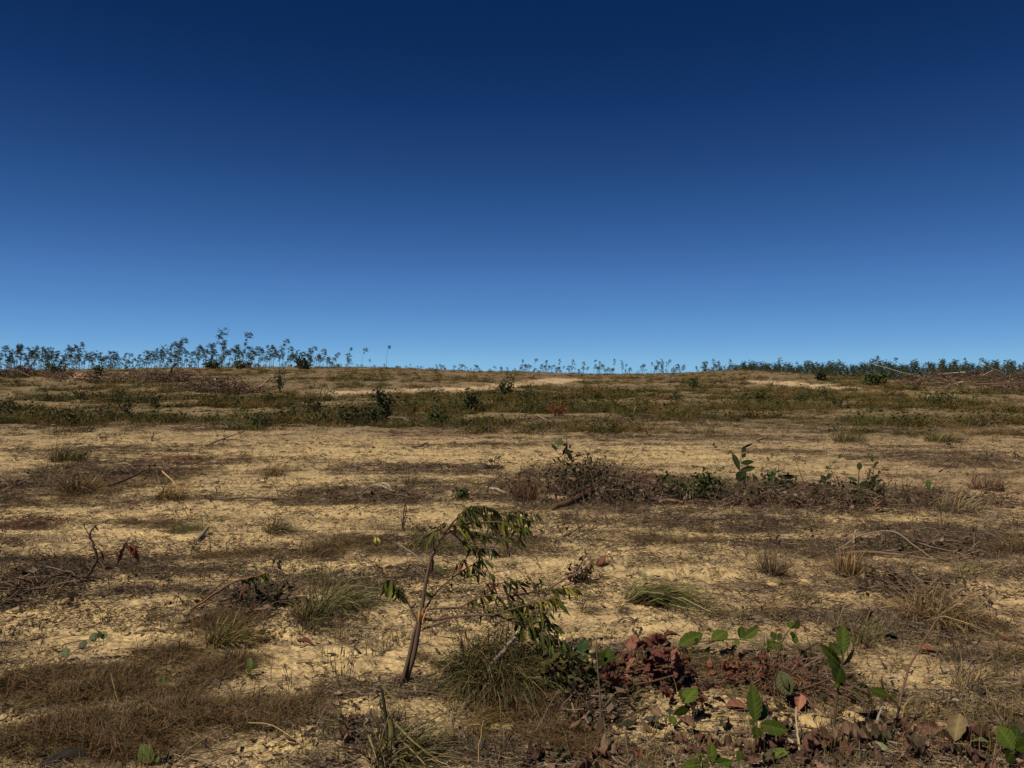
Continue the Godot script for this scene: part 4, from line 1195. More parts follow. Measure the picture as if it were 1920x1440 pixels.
	# big dead leaves in the strip
	for d in [[Vector3(4.24, 0, -11.552), 0.2, "large pinkish dead leaf standing right of the low spreading seedling"], [Vector3(2.907, 0, -9.627), 0.16, "round tan dead leaf lying below the tall dark seedling"], [Vector3(3.527, 0, -9.831), 0.16, "curled orange dead leaf below the low spreading seedling"], [Vector3(3.679, 0, -9.749), 0.15, "flat pinkish dead leaf right of the curled orange one"], [Vector3(4.533, 0, -9.627), 0.17, "pinkish dead leaf at the foot of the bushy dark seedling"], [Vector3(5.73, 0, -10.746), 0.15, "dark brown curled leaf under the lone bright seedling"]]:
		var c := Color(0.17, 0.092, 0.062) * rng.randf_range(0.7, 1.1)
		var m := single("dead_leaf", d[2], "leaf", leaf_shape("broad", 0.5, 0.3, 0.1, 0.5, c, c * 1.25), mat.dead, on_ground(d[0]) + Vector3(0, 0.05, 0))
		m.basis = Basis.from_euler(Vector3(rng.randf_range(-0.9, -0.3), rng.randf() * TAU, rng.randf_range(-0.6, 0.6))).scaled(Vector3.ONE * d[1] * 1.2)
	dead_leaves("fallen_branch_with_leaves", "heap of pinkish and green leaves left of the round dense bush", Vector3(2.263, 0, -11.27), 0.359, 0.203, 0.16, 34, 0.13, [Color(0.26, 0.135, 0.085), Color(0.13, 0.06, 0.04), Color(0.045, 0.055, 0.02), Color(0.15, 0.085, 0.05)])
	# arcs, poles and sticks of the middle ground
	stick("long pale arched branch in the right middle ground", [Vector3(2.926, 0, -7.198), Vector3(3.179, 0.05, -7.405), Vector3(3.426, 0.1, -7.575), Vector3(3.728, 0.14, -7.55), Vector3(3.775, 0.08, -7.22), Vector3(3.807, 0, -6.959)], 0.008, 0.006, Color(0.25, 0.195, 0.135), Color(0.22, 0.165, 0.115))
	stick("long brown branch lying under the pale arched one", [Vector3(2.963, 0, -7.131), Vector3(3.269, 0.03, -7.153), Vector3(3.512, 0.02, -7.044), Vector3(3.857, 0, -6.876), Vector3(4.309, 0.05, -7.087)], 0.015, 0.008, Color(0.15, 0.10, 0.07), Color(0.17, 0.12, 0.08))
	stick("short pale stick behind the pale arched branch", [Vector3(3.293, 0, -7.453), Vector3(3.505, 0.1, -7.859)], 0.012, 0.01, Color(0.36, 0.29, 0.2), Color(0.3, 0.24, 0.17))
	stick("pale crooked twig left of the lone bright seedling", [Vector3(3.869, 0.01, -9.667), Vector3(4.211, 0.02, -10.133), Vector3(4.655, 0.03, -10.502)], 0.012, 0.007, Color(0.28, 0.21, 0.14), Color(0.24, 0.18, 0.12))
	stick("long thin pale branch rising towards the round leafy bush", [Vector3(1.882, 0, -8.494), Vector3(2.407, 0.03, -9.392), Vector3(2.908, 0.06, -10.045)], 0.010, 0.006, Color(0.3, 0.24, 0.17), Color(0.26, 0.2, 0.14))
	stick("second thin pale branch beside the long one below the round bush", [Vector3(1.877, 0, -8.686), Vector3(2.222, 0.04, -9.168), Vector3(2.504, 0.02, -9.392)], 0.008, 0.005, Color(0.28, 0.22, 0.16), Color(0.22, 0.17, 0.12))
	stick("straight stick with a green tip on the soil right of the sapling's crown", [Vector3(0.528, 0, -8.022), Vector3(0.719, 0.03, -8.311), Vector3(0.978, 0.08, -8.886)], 0.012, 0.008, Color(0.17, 0.12, 0.08), Color(0.2, 0.15, 0.1))
	stick("thin twig crossing below the stick with the green tip", [Vector3(0.626, 0, -7.859), Vector3(0.829, 0.02, -8.251), Vector3(1.178, 0.06, -8.955)], 0.007, 0.004, Color(0.13, 0.09, 0.065), Color(0.12, 0.085, 0.06))
	stick("dark branch lying on the left slash patch", [Vector3(-6.132, 0.01, -11.728), Vector3(-6.145, 0.05, -12.289), Vector3(-6.227, 0.1, -13.127)], 0.028, 0.012, Color(0.10, 0.065, 0.048), Color(0.085, 0.055, 0.04))
	stick("split straw coloured stick right of the dark branch", [Vector3(-5.93, 0.09, -13.053), Vector3(-5.373, 0.06, -12.16), Vector3(-4.678, 0, -11.002)], 0.013, 0.016, Color(0.36, 0.25, 0.13), Color(0.36, 0.25, 0.12))
	stick("long brown stick lying below the straw coloured one", [Vector3(-4.073, 0, -10.502), Vector3(-3.58, 0.03, -10.55), Vector3(-3.038, 0.02, -10.647)], 0.018, 0.012, Color(0.17, 0.115, 0.075), Color(0.15, 0.10, 0.07))
	stick("bleached forked branch on the dark litter left of the brush pile", [Vector3(-2.25, 0, -11.438), Vector3(-2.061, 0.06, -11.669), Vector3(-1.755, 0.05, -11.161), Vector3(-1.465, 0.01, -10.847)], 0.012, 0.009, Color(0.30, 0.26, 0.21), Color(0.27, 0.23, 0.185))
	stick("short bleached twig forking off above the bleached branch", [Vector3(-2.002, 0.08, -11.848), Vector3(-1.891, 0.07, -11.669), Vector3(-1.763, 0.05, -11.216)], 0.012, 0.009, Color(0.42, 0.37, 0.31), Color(0.36, 0.31, 0.25))
	stick("pale straight twig below the bleached branch", [Vector3(-2.03, 0, -9.547), Vector3(-1.997, 0.02, -9.874), Vector3(-1.959, 0.03, -10.178)], 0.009, 0.006, Color(0.38, 0.3, 0.2), Color(0.34, 0.27, 0.18))
	stick("brown branch lying at the edge of the weeds", [Vector3(-5.118, 0.02, -30.288), Vector3(-3.984, 0.05, -28.763), Vector3(-3.022, 0.02, -26.61)], 0.03, 0.02, Color(0.2, 0.15, 0.11), Color(0.18, 0.13, 0.1))
	stick("pale bent root on the soil at the edge of the weeds", [Vector3(0.994, 0.1, -31.216), Vector3(1.23, 0.06, -29.594), Vector3(1.571, 0.03, -29.08)], 0.022, 0.014, Color(0.3, 0.24, 0.17), Color(0.26, 0.21, 0.145))
	stick("thin slanting twig left of the pale bent root", [Vector3(-0.053, 0, -25.283), Vector3(0.115, 0.1, -27.573), Vector3(0.407, 0.25, -32.644)], 0.015, 0.009, Color(0.2, 0.15, 0.11), Color(0.18, 0.13, 0.1))
	stick("dark arched branch lying far right of the pale bent root", [Vector3(3.686, 0.02, -28.618), Vector3(4.583, 0.12, -30.779), Vector3(5.368, 0.16, -31.38), Vector3(5.818, 0.1, -30.004), Vector3(6.354, 0.03, -29.219)], 0.024, 0.014, Color(0.12, 0.085, 0.065), Color(0.11, 0.08, 0.06))
	stick("thin dark stick on the pale soil in the middle distance", [Vector3(-2.087, 0.02, -22.831), Vector3(-1.646, 0.03, -22.641), Vector3(-1.101, 0.01, -22.083)], 0.02, 0.012, Color(0.14, 0.1, 0.075), Color(0.14, 0.1, 0.075))
	stick("dark splinter on the pale strip left of the brush pile", [Vector3(-2.503, 0, -19.225), Vector3(-2.254, 0.05, -18.922), Vector3(-2.155, 0.05, -19.693)], 0.03, 0.012, Color(0.075, 0.055, 0.045), Color(0.07, 0.05, 0.04))
	stick("thin branch slanting up on the pale far strip at the left", [Vector3(-7.642, 0, -19.224), Vector3(-7.919, 0.06, -21.175), Vector3(-8.03, 0.14, -23.378)], 0.02, 0.01, Color(0.13, 0.085, 0.065), Color(0.12, 0.08, 0.06))
	stick("short branch lying below the slanting one on the pale far strip", [Vector3(-7.977, 0.02, -21.175), Vector3(-7.626, 0.05, -21.176), Vector3(-6.985, 0.02, -20.5)], 0.022, 0.012, Color(0.14, 0.095, 0.07), Color(0.12, 0.08, 0.06))
	stick("long dark branch on the far soil right of the tall dark seedling", [Vector3(6.614, 0.04, -20.854), Vector3(7.107, 0.06, -21.38), Vector3(7.427, 0.04, -21.029), Vector3(7.843, 0.02, -20.516)], 0.022, 0.012, Color(0.12, 0.085, 0.06), Color(0.11, 0.08, 0.06))
	stick("black twig stub poking up on the pale strip at the left", [Vector3(-10.073, 0, -21.518), Vector3(-10.331, 0.2, -22.233)], 0.025, 0.01, Color(0.06, 0.045, 0.035), Color(0.05, 0.04, 0.03))
	stick("short grey stub lying on the soil behind the brown grass strip", [Vector3(-3.178, 0, -7.779), Vector3(-3.24, 0.04, -8.164)], 0.02, 0.018, Color(0.20, 0.18, 0.14), Color(0.18, 0.16, 0.12))
	stick("curved pale twig lying over the left slash patch", [Vector3(-7.791, 0.02, -15.101), Vector3(-7.291, 0.08, -14.623), Vector3(-6.455, 0.01, -13.355)], 0.010, 0.008, Color(0.32, 0.27, 0.2), Color(0.28, 0.23, 0.17))
	stick("thin crooked upright twig at the left edge of the pale strip", [Vector3(-8.57, 0, -14.44), Vector3(-8.614, 0.25, -14.531), Vector3(-8.738, 0.55, -14.81)], 0.008, 0.004, Color(0.09, 0.07, 0.05), Color(0.09, 0.07, 0.05), "dead_shoot")
	stick("dead branching twig low at the right middle edge", [Vector3(7.711, 0, -13.918), Vector3(8.623, 0.1, -15.003), Vector3(10.412, 0.3, -17.772)], 0.012, 0.005, Color(0.13, 0.09, 0.06), Color(0.11, 0.08, 0.06))
	stick("bent thin branch at the right edge of the middle ground", [Vector3(7.455, 0, -12.489), Vector3(8.046, 0.14, -13.355), Vector3(8.524, 0.2, -13.752), Vector3(8.605, 0.14, -13.433)], 0.010, 0.006, Color(0.14, 0.1, 0.07), Color(0.12, 0.09, 0.06))
	var shoot := thing("dead_shoot", "dark upright twiggy shoot left of the sapling's crown", "shoot", on_ground(Vector3(-1.183, 0, -8.371)))
	for s in [[Vector3(0, -0, 0), Vector3(0, 0.122, 0), Vector3(0.017, 0.267, 0), Vector3(0.099, 0.412, 0)], [Vector3(-0.006, 0.023, 0), Vector3(-0.023, 0.151, 0)], [Vector3(0.006, 0.064, 0), Vector3(0.044, 0.171, -0.02)], [Vector3(0.006, 0.122, 0), Vector3(0.035, 0.22, 0), Vector3(0.023, 0.301, 0)]]:
		var b := Mesher.new()
		b.tube(smooth_line(s, 3), 0.009, 0.003, 5, Color(0.05, 0.036, 0.028), Color(0.07, 0.05, 0.035))
		part("stem", b.commit(true), mat.bark, shoot)
	bush("weed_shrub", "small low sprig at the foot of the dark twiggy shoot", Vector3(-0.996, 0, -8.311), 0.16, 0.1, 40, 0.05, Color(0.05, 0.045, 0.025))
	broad_plant("seedling", "yellow leaved sprig on the brown grass strip left of the sapling", Vector3(-1.337, 0, -7.6), [Vector3(0, -0, 0), Vector3(0, 0.074, 0)], 0.003, [[Vector3(-0.011, 0.084, 0), Vector3(-0.012, 0.021, 0.05), 0.026, 0, 1], [Vector3(0.005, 0.084, 0), Vector3(0.051, 0.021, 0.05), 0.026, 0, 1], [Vector3(-0.005, 0.074, 0), Vector3(-0.037, 0.095, 0), 0.021, 0, 0.4]], Color(0.3, 0.27, 0.05))
	# tufts of the middle ground
	tuft("grass_tuft", "dry bent tuft with a dark shaded side, on the pale soil left of the sapling", Vector3(-2.513, 0, -8.193), 240, 0.10, 0.30, Vector3(0.55, 0, 0), 1.5, 0.006, [OLIVE, BROWN_STRAW, GREY_STRAW], 0.3)
	tuft("grass_tuft", "green grass lying flat on the pale soil, left of the dry bent tuft", Vector3(-3.626, 0, -8.311), 220, 0.16, 0.36, Vector3(1.6, -0.3, 0), 1.2, 0.006, [GREEN, OLIVE], 0.2)
	tuft("grass_tuft", "straw coloured tuft below the split stick on the left slash", Vector3(-4.712, 0, -10.598), 260, 0.16, 0.42, Vector3(0.6, 0, 0), 1.5, 0.008, [STRAW, STRAW, GOLD], 0.0)
	tuft("grass_tuft", "grey green tuft above the left slash patch", Vector3(-9.118, 0, -15.825), 260, 0.28, 0.48, Vector3(0.3, 0, 0), 1.2, 0.012, [GREEN, OLIVE], 0.4)
	tuft("grass_tuft", "dry brown tuft left of the dark branch on the slash", Vector3(-6.307, 0, -11.216), 240, 0.22, 0.42, Vector3(0.2, 0, 0), 1.1, 0.009, [MAT_BROWN, GOLD], 0.3)
	tuft("grass_tuft", "green patch of grass on the far soil, right", Vector3(11.822, 0, -21.206), 260, 0.42, 0.4, Vector3(0.4, 0, 0), 0.9, 0.014, [GREEN, OLIVE], 0.1)
	tuft("grass_tuft", "pair of low green tufts on the far soil, left of the green patch", Vector3(9.252, 0, -21.206), 260, 0.4, 0.34, Vector3(0.4, 0, 0), 0.9, 0.014, [GREEN, GREEN, OLIVE], 0.2)
	tuft("grass_tuft", "brown upright tuft with a dark base right of the pale soil", Vector3(2.164, 0, -6.418), 300, 0.09, 0.23, Vector3(0.1, 0, 0), 0.7, 0.005, [BROWN_STRAW, GREY_STRAW], 0.0)
	tuft("grass_tuft", "reddish straw tuft of stiff stubs under the arched branch", Vector3(2.787, 0, -6.418), 200, 0.09, 0.22, Vector3(0.05, 0.3, 0), 0.3, 0.006, [REDDISH, STRAW, BROWN_STRAW], 0.0)
	tuft("grass_tuft", "dry brown tuft at the right edge below the arched branch", Vector3(4.725, 0, -7.22), 220, 0.16, 0.22, Vector3(-0.2, 0, 0), 1.0, 0.006, [BROWN_STRAW, MAT_BROWN], 0.0)
	tuft("grass_tuft", "red brown dry clump at the right end of the slash strip", Vector3(7.12, 0, -11.552), 240, 0.22, 0.3, Vector3(0, 0, 0), 0.8, 0.008, [REDDISH, MAT_BROWN], 0.0)
	tuft("grass_tuft", "pale straw clump right of the slash strip", Vector3(5.647, 0, -9.708), 220, 0.25, 0.3, Vector3(0.4, 0, 0), 1.0, 0.007, [STRAW, GREY_STRAW], 0.0)
	tuft("grass_tuft", "thin grey tuft on the pale far strip, left of the brush pile", Vector3(-1.583, 0, -12.033), 120, 0.10, 0.34, Vector3(0.2, 0, 0), 0.7, 0.006, [GREY_STRAW, OLIVE], 0.0)
	tuft("grass_tuft", "brown tuft on the left edge of the red litter strip", Vector3(-4.116, 0, -13.355), 150, 0.16, 0.28, Vector3(0.4, 0, 0), 1.0, 0.008, [GOLD, MAT_BROWN], 0.0)
	tuft("grass_tuft", "grey green grass lying on the soil behind the sapling's trunk", Vector3(-0.826, 0, -7.453), 160, 0.2, 0.2, Vector3(0.5, 0, 0), 1.2, 0.006, [GREEN], 0.2)
	var charred := thing("charred_stump", "small charred stump in the dark litter left of the brush pile", "stump", on_ground(Vector3(-0.57, 0, -14.44)))
	part("stump", clod_mesh(2, 12, 0.7), mat.charred, charred).scale = Vector3(0.16, 0.16, 0.12)
	var root := Mesher.new()
	root.tube(wander(Vector3(0, 0.08, 0), Vector3(0.42, 0.03, 0.05), 4, 0.2), 0.03, 0.012, 5, Color(0.04, 0.032, 0.026), Color(0.05, 0.04, 0.03))
	part("root", root.commit(true), mat.bark, charred)
	bush("weed_shrub", "low dark sprig beside the small charred stump", Vector3(-0.35, 0, -14.44), 0.4, 0.16, 90, 0.08, Color(0.035, 0.035, 0.022))


func brush_strip(label: String, at: Vector3, w: float, h: float, n: int) -> void:
	var o := thing("brush_tangle", label, "slash heap", on_ground(at))
	var tb := Mesher.new()
	var db := Mesher.new()
	for i in n:
		var c := Vector3(clampf(rng.randfn() * 0.33, -1, 1) * w, 0, rng.randfn() * 0.22 * (0.5 + w * 0.4))
		var lie_ := gh(o.position.x + c.x, o.position.z + c.z) - o.position.y
		c.y = lie_ + 0.01 + rng.randf() * h * exp(-c.x * c.x / (w * w) * 2.0) * 0.8
		var dir := Vector3(rng.randf_range(-1, 1), rng.randf_range(-0.2, 0.6) * minf(h * 5.0, 1.0), rng.randf_range(-0.7, 0.7)).normalized()
		var l := rng.randf_range(0.08, 0.42) * (0.7 + w * 0.4)
		var col := Color(0.085, 0.06, 0.044) * rng.randf_range(0.5, 2.2)
		tb.tube(wander(c - dir * l * 0.5, c + dir * l * 0.6, 4, 0.3), rng.randf_range(0.003, 0.010), 0.002, 4, col, col * 1.3)
		for q in 3:
			var p := c + Vector3(rng.randfn() * 0.14, 0, rng.randfn() * 0.12)
			p.y = lie_ + 0.01 + rng.randf() * rng.randf() * h
			var dd := Vector3(rng.randf_range(-1, 1), rng.randf_range(-0.7, 0.5), rng.randf_range(-1, 1)).normalized()
			var side := dd.cross(Vector3(rng.randf_range(-1, 1), 0.4, rng.randf_range(-1, 1))).normalized()
			var s := rng.randf_range(0.03, 0.09)
			db.quad(p, p + dd * s * 0.5 + side * s * 0.25, p + dd * s, p + dd * s * 0.5 - side * s * 0.25, [Color(0.05, 0.035, 0.026), Color(0.085, 0.055, 0.04), Color(0.12, 0.075, 0.05), Color(0.035, 0.036, 0.02), Color(0.17, 0.125, 0.09)][rng.randi() % 5] * rng.randf_range(0.6, 1.3))
	part("twigs", tb.commit(true), mat.bark, o).set_meta("kind", "stuff")
	part("dead_leaves", db.commit(false), mat.dead, o).set_meta("kind", "stuff")


# a broken off branch with its dead leaves still on
func dead_leaves(called: String, label: String, at: Vector3, w: float, dpt: float, h: float, n: int, leaf: float, tones: Array) -> Node3D:
	var o := thing(called, label, "dead branch", on_ground(at))
	for k in 3:
		var b := Mesher.new()
		b.tube(wander(Vector3(-w * 0.55, 0.02, (k - 1) * dpt * 0.3), Vector3(w * 0.5, h * 0.5, (k - 1) * dpt * 0.2), 6, 0.15), 0.007, 0.003, 5, Color(0.11, 0.06, 0.04), Color(0.1, 0.055, 0.038))
		part("twig", b.commit(true), mat.bark, o)
	for i in n:
		var x := rng.randf_range(-1, 1)
		var z := rng.randf_range(-1, 1)
		var top := h * sqrt(maxf(0.0, 1.0 - x * x)) * (1.0 - 0.4 * absf(z))
		var p := Vector3(x * w * 0.5, top * rng.randf_range(0.15, 1.0) + 0.015, z * dpt * 0.5)
		p.y += gh(o.position.x + p.x, o.position.z + p.z) - o.position.y
		var c: Color = tones[rng.randi() % tones.size()]
		var m := part("leaf", leaf_shape("broad", [0.5, 0.42, 0.6][i % 3], [0.3, 0.5, 0.15][(i / 3) % 3], [0.35, -0.2, 0.6][(i / 2) % 3], [0.4, 0.9, -0.3][i % 3], c, c * 1.25, [0.12, 0.24, 0.18][i % 3]), mat.dead, o)
		m.position = p
		m.basis = Basis.from_euler(Vector3(rng.randf_range(-0.9, 0.7), rng.randf() * TAU, rng.randf_range(-1.0, 1.0))).scaled(Vector3.ONE * leaf * rng.randf_range(0.6, 1.2))
	return o


func make_front() -> void:
	rng.seed = 91
	var green := Color(0.029, 0.041, 0.0075)
	# the broken sapling
	var sap := thing("broken_sapling", "broken sapling with drooping narrow yellow green leaves, tallest plant of the foreground", "sapling", on_ground(Vector3(-0.558, 0, -4.068)))
	var bark := Color(0.125, 0.085, 0.06)
	var tb := Mesher.new()
	var line := smooth_line([Vector3(-0.008, -0.034, 0), Vector3(0.011, 0.056, 0), Vector3(0.039, 0.149, 0), Vector3(0.062, 0.276, 0), Vector3(0.073, 0.338, 0), Vector3(0.082, 0.389, 0), Vector3(0.093, 0.473, 0), Vector3(0.113, 0.586, 0), Vector3(0.135, 0.676, 0)], 4)
	tb.tube(line, 0.0160, 0.008, 9, bark * 0.8, bark)
	part("trunk", tb.commit(true), mat.bark, sap)
	var t2 := Mesher.new()
	t2.tube(smooth_line([Vector3(-0.025, -0.015, 0.02), Vector3(-0.008, 0.058, 0.02), Vector3(0.02, 0.169, 0), Vector3(0.042, 0.27, 0), Vector3(0.059, 0.321, 0)], 4), 0.0125, 0.009, 8, bark * 0.7, bark)
	part("second_trunk", t2.commit(true), mat.bark, sap)
	var wood := Mesher.new()
	for s in [[0.0, 0.0], [0.012, 0.005], [-0.01, 0.008]]:
		wood.tube([Vector3(0.078, 0.337, 0.015) + Vector3(s[0], 0, s[1]), Vector3(0.087, 0.378, 0.02) + Vector3(s[0] * 1.4, 0.0, s[1]), Vector3(0.092, 0.406, 0.02) + Vector3(s[0] * 1.8, s[1], 0)], 0.0075, 0.002, 5, Color(0.40, 0.20, 0.075), Color(0.46, 0.26, 0.11))
	part("split_wood", wood.commit(true), mat.bark, sap).set_meta("label", "orange torn wood at the split of the trunk")
	var top_tones := [0, 0, 0, 1, 1, 4, 4, 2]
	var low_tones := [0, 1, 0, 2, 4, 4, 0, 4]
	var reds := [3, 3, 3, 3, 1]
	leafy_branch(sap, "branch", [Vector3(0.135, 0.676, 0), Vector3(0.149, 0.707, 0), Vector3(0.186, 0.777, 0), Vector3(0.22, 0.82, 0), Vector3(0.287, 0.853, -0.05), Vector3(0.39, 0.873, -0.1), Vector3(0.535, 0.875, -0.12), Vector3(0.65, 0.844, -0.1)], 0.010, 0.003, 88, 0.5, top_tones, 0.088)
	leafy_branch(sap, "branch", [Vector3(0.186, 0.777, 0), Vector3(0.24, 0.792, -0.1), Vector3(0.321, 0.764, -0.2), Vector3(0.423, 0.727, -0.25), Vector3(0.573, 0.703, -0.25)], 0.006, 0.002, 46, 0.25, top_tones, 0.085)
	leafy_branch(sap, "branch", [Vector3(0.206, 0.803, 0), Vector3(0.256, 0.872, 0.1), Vector3(0.308, 0.933, 0.15), Vector3(0.354, 0.957, 0.15), Vector3(0.475, 0.935, 0.1)], 0.005, 0.002, 51, 0.35, top_tones, 0.085)
	leafy_branch(sap, "branch", [Vector3(0.248, 0.839, 0), Vector3(0.353, 0.876, 0.12), Vector3(0.477, 0.89, 0.2), Vector3(0.571, 0.877, 0.2), Vector3(0.625, 0.85, 0.2)], 0.005, 0.002, 55, 0.4, [0, 1, 2, 1, 4, 0], 0.085)
	leafy_branch(sap, "branch", [Vector3(0.22, 0.82, 0), Vector3(0.275, 0.74, -0.1), Vector3(0.339, 0.689, -0.15), Vector3(0.456, 0.674, -0.15)], 0.005, 0.002, 34, 0.35, [4, 4, 0, 1], 0.085)
	leafy_branch(sap, "branch", [Vector3(0.234, 0.831, 0), Vector3(0.38, 0.846, -0.2), Vector3(0.558, 0.859, -0.3), Vector3(0.694, 0.844, -0.3)], 0.005, 0.002, 38, 0.4, top_tones, 0.085)
	leafy_branch(sap, "branch", [Vector3(0.144, 0.693, 0), Vector3(0.13, 0.755, 0), Vector3(0.158, 0.811, 0), Vector3(0.208, 0.854, 0)], 0.004, 0.002, 20, 0.3, [0, 4, 1], 0.085, Vector3(-0.2, 0, 0))
	leafy_branch(sap, "branch", [Vector3(0.093, 0.375, 0), Vector3(0.144, 0.459, -0.05), Vector3(0.232, 0.532, -0.1), Vector3(0.34, 0.599, -0.12), Vector3(0.398, 0.626, -0.12)], 0.006, 0.002, 20, 0.6, [0, 4, 1, 0], 0.095)
	leafy_branch(sap, "withered_twig", [Vector3(0.232, 0.532, -0.1), Vector3(0.255, 0.59, -0.1), Vector3(0.292, 0.63, -0.1), Vector3(0.315, 0.624, -0.1)], 0.003, 0.002, 7, 0.4, reds, 0.085, Vector3(0, 0, 0))
	leafy_branch(sap, "branch", [Vector3(0.085, 0.383, 0), Vector3(0.135, 0.397, 0), Vector3(0.206, 0.4, 0), Vector3(0.273, 0.388, -0.05), Vector3(0.344, 0.425, -0.05), Vector3(0.428, 0.46, -0.1), Vector3(0.535, 0.518, -0.1), Vector3(0.63, 0.503, -0.1)], 0.007, 0.002, 25, 0.5, [1, 0, 4, 2], 0.09)
	leafy_branch(sap, "withered_twig", [Vector3(0.344, 0.425, -0.05), Vector3(0.401, 0.482, -0.05), Vector3(0.444, 0.522, -0.05), Vector3(0.515, 0.515, 0)], 0.004, 0.002, 16, 0.3, reds, 0.085, Vector3(0.1, 0, 0))
	leafy_branch(sap, "withered_twig", [Vector3(0.388, 0.397, -0.02), Vector3(0.459, 0.434, -0.02), Vector3(0.529, 0.454, -0.02), Vector3(0.586, 0.488, -0.05), Vector3(0.629, 0.539, -0.05)], 0.004, 0.002, 14, 0.3, [3, 3, 3, 2], 0.08, Vector3(0.1, 0, 0))
	leafy_branch(sap, "branch", [Vector3(0.093, 0.344, 0), Vector3(0.135, 0.338, 0), Vector3(0.262, 0.355, 0), Vector3(0.466, 0.379, 0.05), Vector3(0.535, 0.354, 0.05), Vector3(0.64, 0.331, 0.1), Vector3(0.709, 0.303, 0.1), Vector3(0.776, 0.282, 0.12), Vector3(0.845, 0.252, 0.12)], 0.008, 0.003, 63, 0.55, low_tones, 0.10)
	leafy_branch(sap, "branch", [Vector3(0.082, 0.285, 0), Vector3(0.169, 0.318, 0), Vector3(0.262, 0.355, 0)], 0.006, 0.004, 0, 0.5, low_tones, 0.09)
	leafy_branch(sap, "branch", [Vector3(0.466, 0.379, 0.05), Vector3(0.544, 0.419, 0.1), Vector3(0.64, 0.446, 0.1), Vector3(0.723, 0.468, 0.1), Vector3(0.791, 0.479, 0.1)], 0.005, 0.002, 42, 0.25, [1, 2, 0, 1], 0.10)
	leafy_branch(sap, "branch", [Vector3(0.535, 0.431, -0.1), Vector3(0.644, 0.451, -0.1), Vector3(0.76, 0.469, -0.1), Vector3(0.846, 0.48, -0.1), Vector3(0.919, 0.469, -0.1)], 0.004, 0.002, 29, 0.4, [2, 1, 2, 0], 0.09, Vector3(0.6, 0, 0))
	leafy_branch(sap, "branch", [Vector3(0.64, 0.331, 0.1), Vector3(0.701, 0.358, 0.1), Vector3(0.764, 0.342, 0.1), Vector3(0.8, 0.309, 0.1)], 0.004, 0.002, 21, 0.3, low_tones, 0.09)
	leafy_branch(sap, "branch", [Vector3(0.276, 0.403, 0), Vector3(0.389, 0.389, 0), Vector3(0.53, 0.417, 0), Vector3(0.6, 0.445, 0)], 0.004, 0.002, 21, 0.3, [0, 1, 4], 0.09)
	leafy_branch(sap, "branch", [Vector3(0.234, 0.4, 0), Vector3(0.263, 0.344, 0.02), Vector3(0.284, 0.311, 0.04)], 0.004, 0.003, 0, 0.5, low_tones, 0.09)
	leafy_branch(sap, "branch", [Vector3(0.709, 0.303, 0.1), Vector3(0.761, 0.284, 0.15), Vector3(0.78, 0.233, 0.16), Vector3(0.788, 0.187, 0.16)], 0.004, 0.002, 25, 0.1, low_tones, 0.09)
	leafy_branch(sap, "branch", [Vector3(0.535, 0.354, 0.05), Vector3(0.626, 0.397, 0.12), Vector3(0.694, 0.43, 0.14), Vector3(0.726, 0.403, 0.14)], 0.004, 0.002, 23, 0.2, low_tones, 0.09)
	leafy_branch(sap, "branch", [Vector3(0.344, 0.425, -0.05), Vector3(0.431, 0.468, 0), Vector3(0.53, 0.459, 0.05), Vector3(0.599, 0.418, 0.08)], 0.004, 0.002, 18, 0.2, low_tones, 0.085)
	leafy_branch(sap, "branch", [Vector3(0.269, 0.518, -0.1), Vector3(0.341, 0.547, -0.1), Vector3(0.419, 0.567, -0.1), Vector3(0.457, 0.547, -0.1)], 0.003, 0.002, 8, 0.3, [0, 4, 1], 0.085)
	leafy_branch(sap, "branch", [Vector3(0.308, 0.933, 0.15), Vector3(0.341, 0.954, 0.15), Vector3(0.395, 0.962, 0.15), Vector3(0.462, 0.941, 0.1)], 0.004, 0.002, 16, 0.2, [0, 4, 0, 1], 0.085)
	leafy_branch(sap, "branch", [Vector3(0.39, 0.873, -0.1), Vector3(0.457, 0.806, -0.1), Vector3(0.514, 0.763, -0.1), Vector3(0.601, 0.74, -0.1)], 0.004, 0.002, 18, 0.2, top_tones, 0.085)
	leafy_branch(sap, "branch", [Vector3(0.535, 0.354, 0.05), Vector3(0.613, 0.358, 0.1), Vector3(0.667, 0.403, 0.14), Vector3(0.747, 0.436, 0.16)], 0.004, 0.002, 16, 0.2, [1, 0, 2, 1, 4], 0.09)
	leafy_branch(sap, "branch", [Vector3(0.059, 0.327, 0), Vector3(0.008, 0.425, 0), Vector3(-0.028, 0.487, 0), Vector3(-0.076, 0.524, 0), Vector3(-0.113, 0.541, 0)], 0.005, 0.002, 31, 0.45, [0, 4, 1, 0], 0.11, Vector3(-0.1, 0, 0))
	leafy_branch(sap, "dead_twig", [Vector3(0.113, 0.62, 0), Vector3(0.051, 0.679, 0), Vector3(-0.021, 0.71, -0.05), Vector3(-0.084, 0.745, -0.05)], 0.005, 0.002, 0, 0.5, reds, 0.08, Vector3.ZERO, Color(0.2, 0.15, 0.12))
	leafy_branch(sap, "dead_twig", [Vector3(0.113, 0.445, 0), Vector3(0.149, 0.454, 0), Vector3(0.204, 0.496, -0.02), Vector3(0.238, 0.522, -0.05)], 0.004, 0.002, 2, 0.5, [4], 0.08)
	hanging_leaf(sap, Vector3(0.092, 0.501, 0.02), 0.09, 0, Vector3(0.4, 0, 0))
	hanging_leaf(sap, Vector3(0.151, 0.633, 0.02), 0.09, 0, Vector3(0.9, 0.7, 0))
	hanging_leaf(sap, Vector3(0.143, 0.669, 0.02), 0.08, 4, Vector3(0, 0, 0))

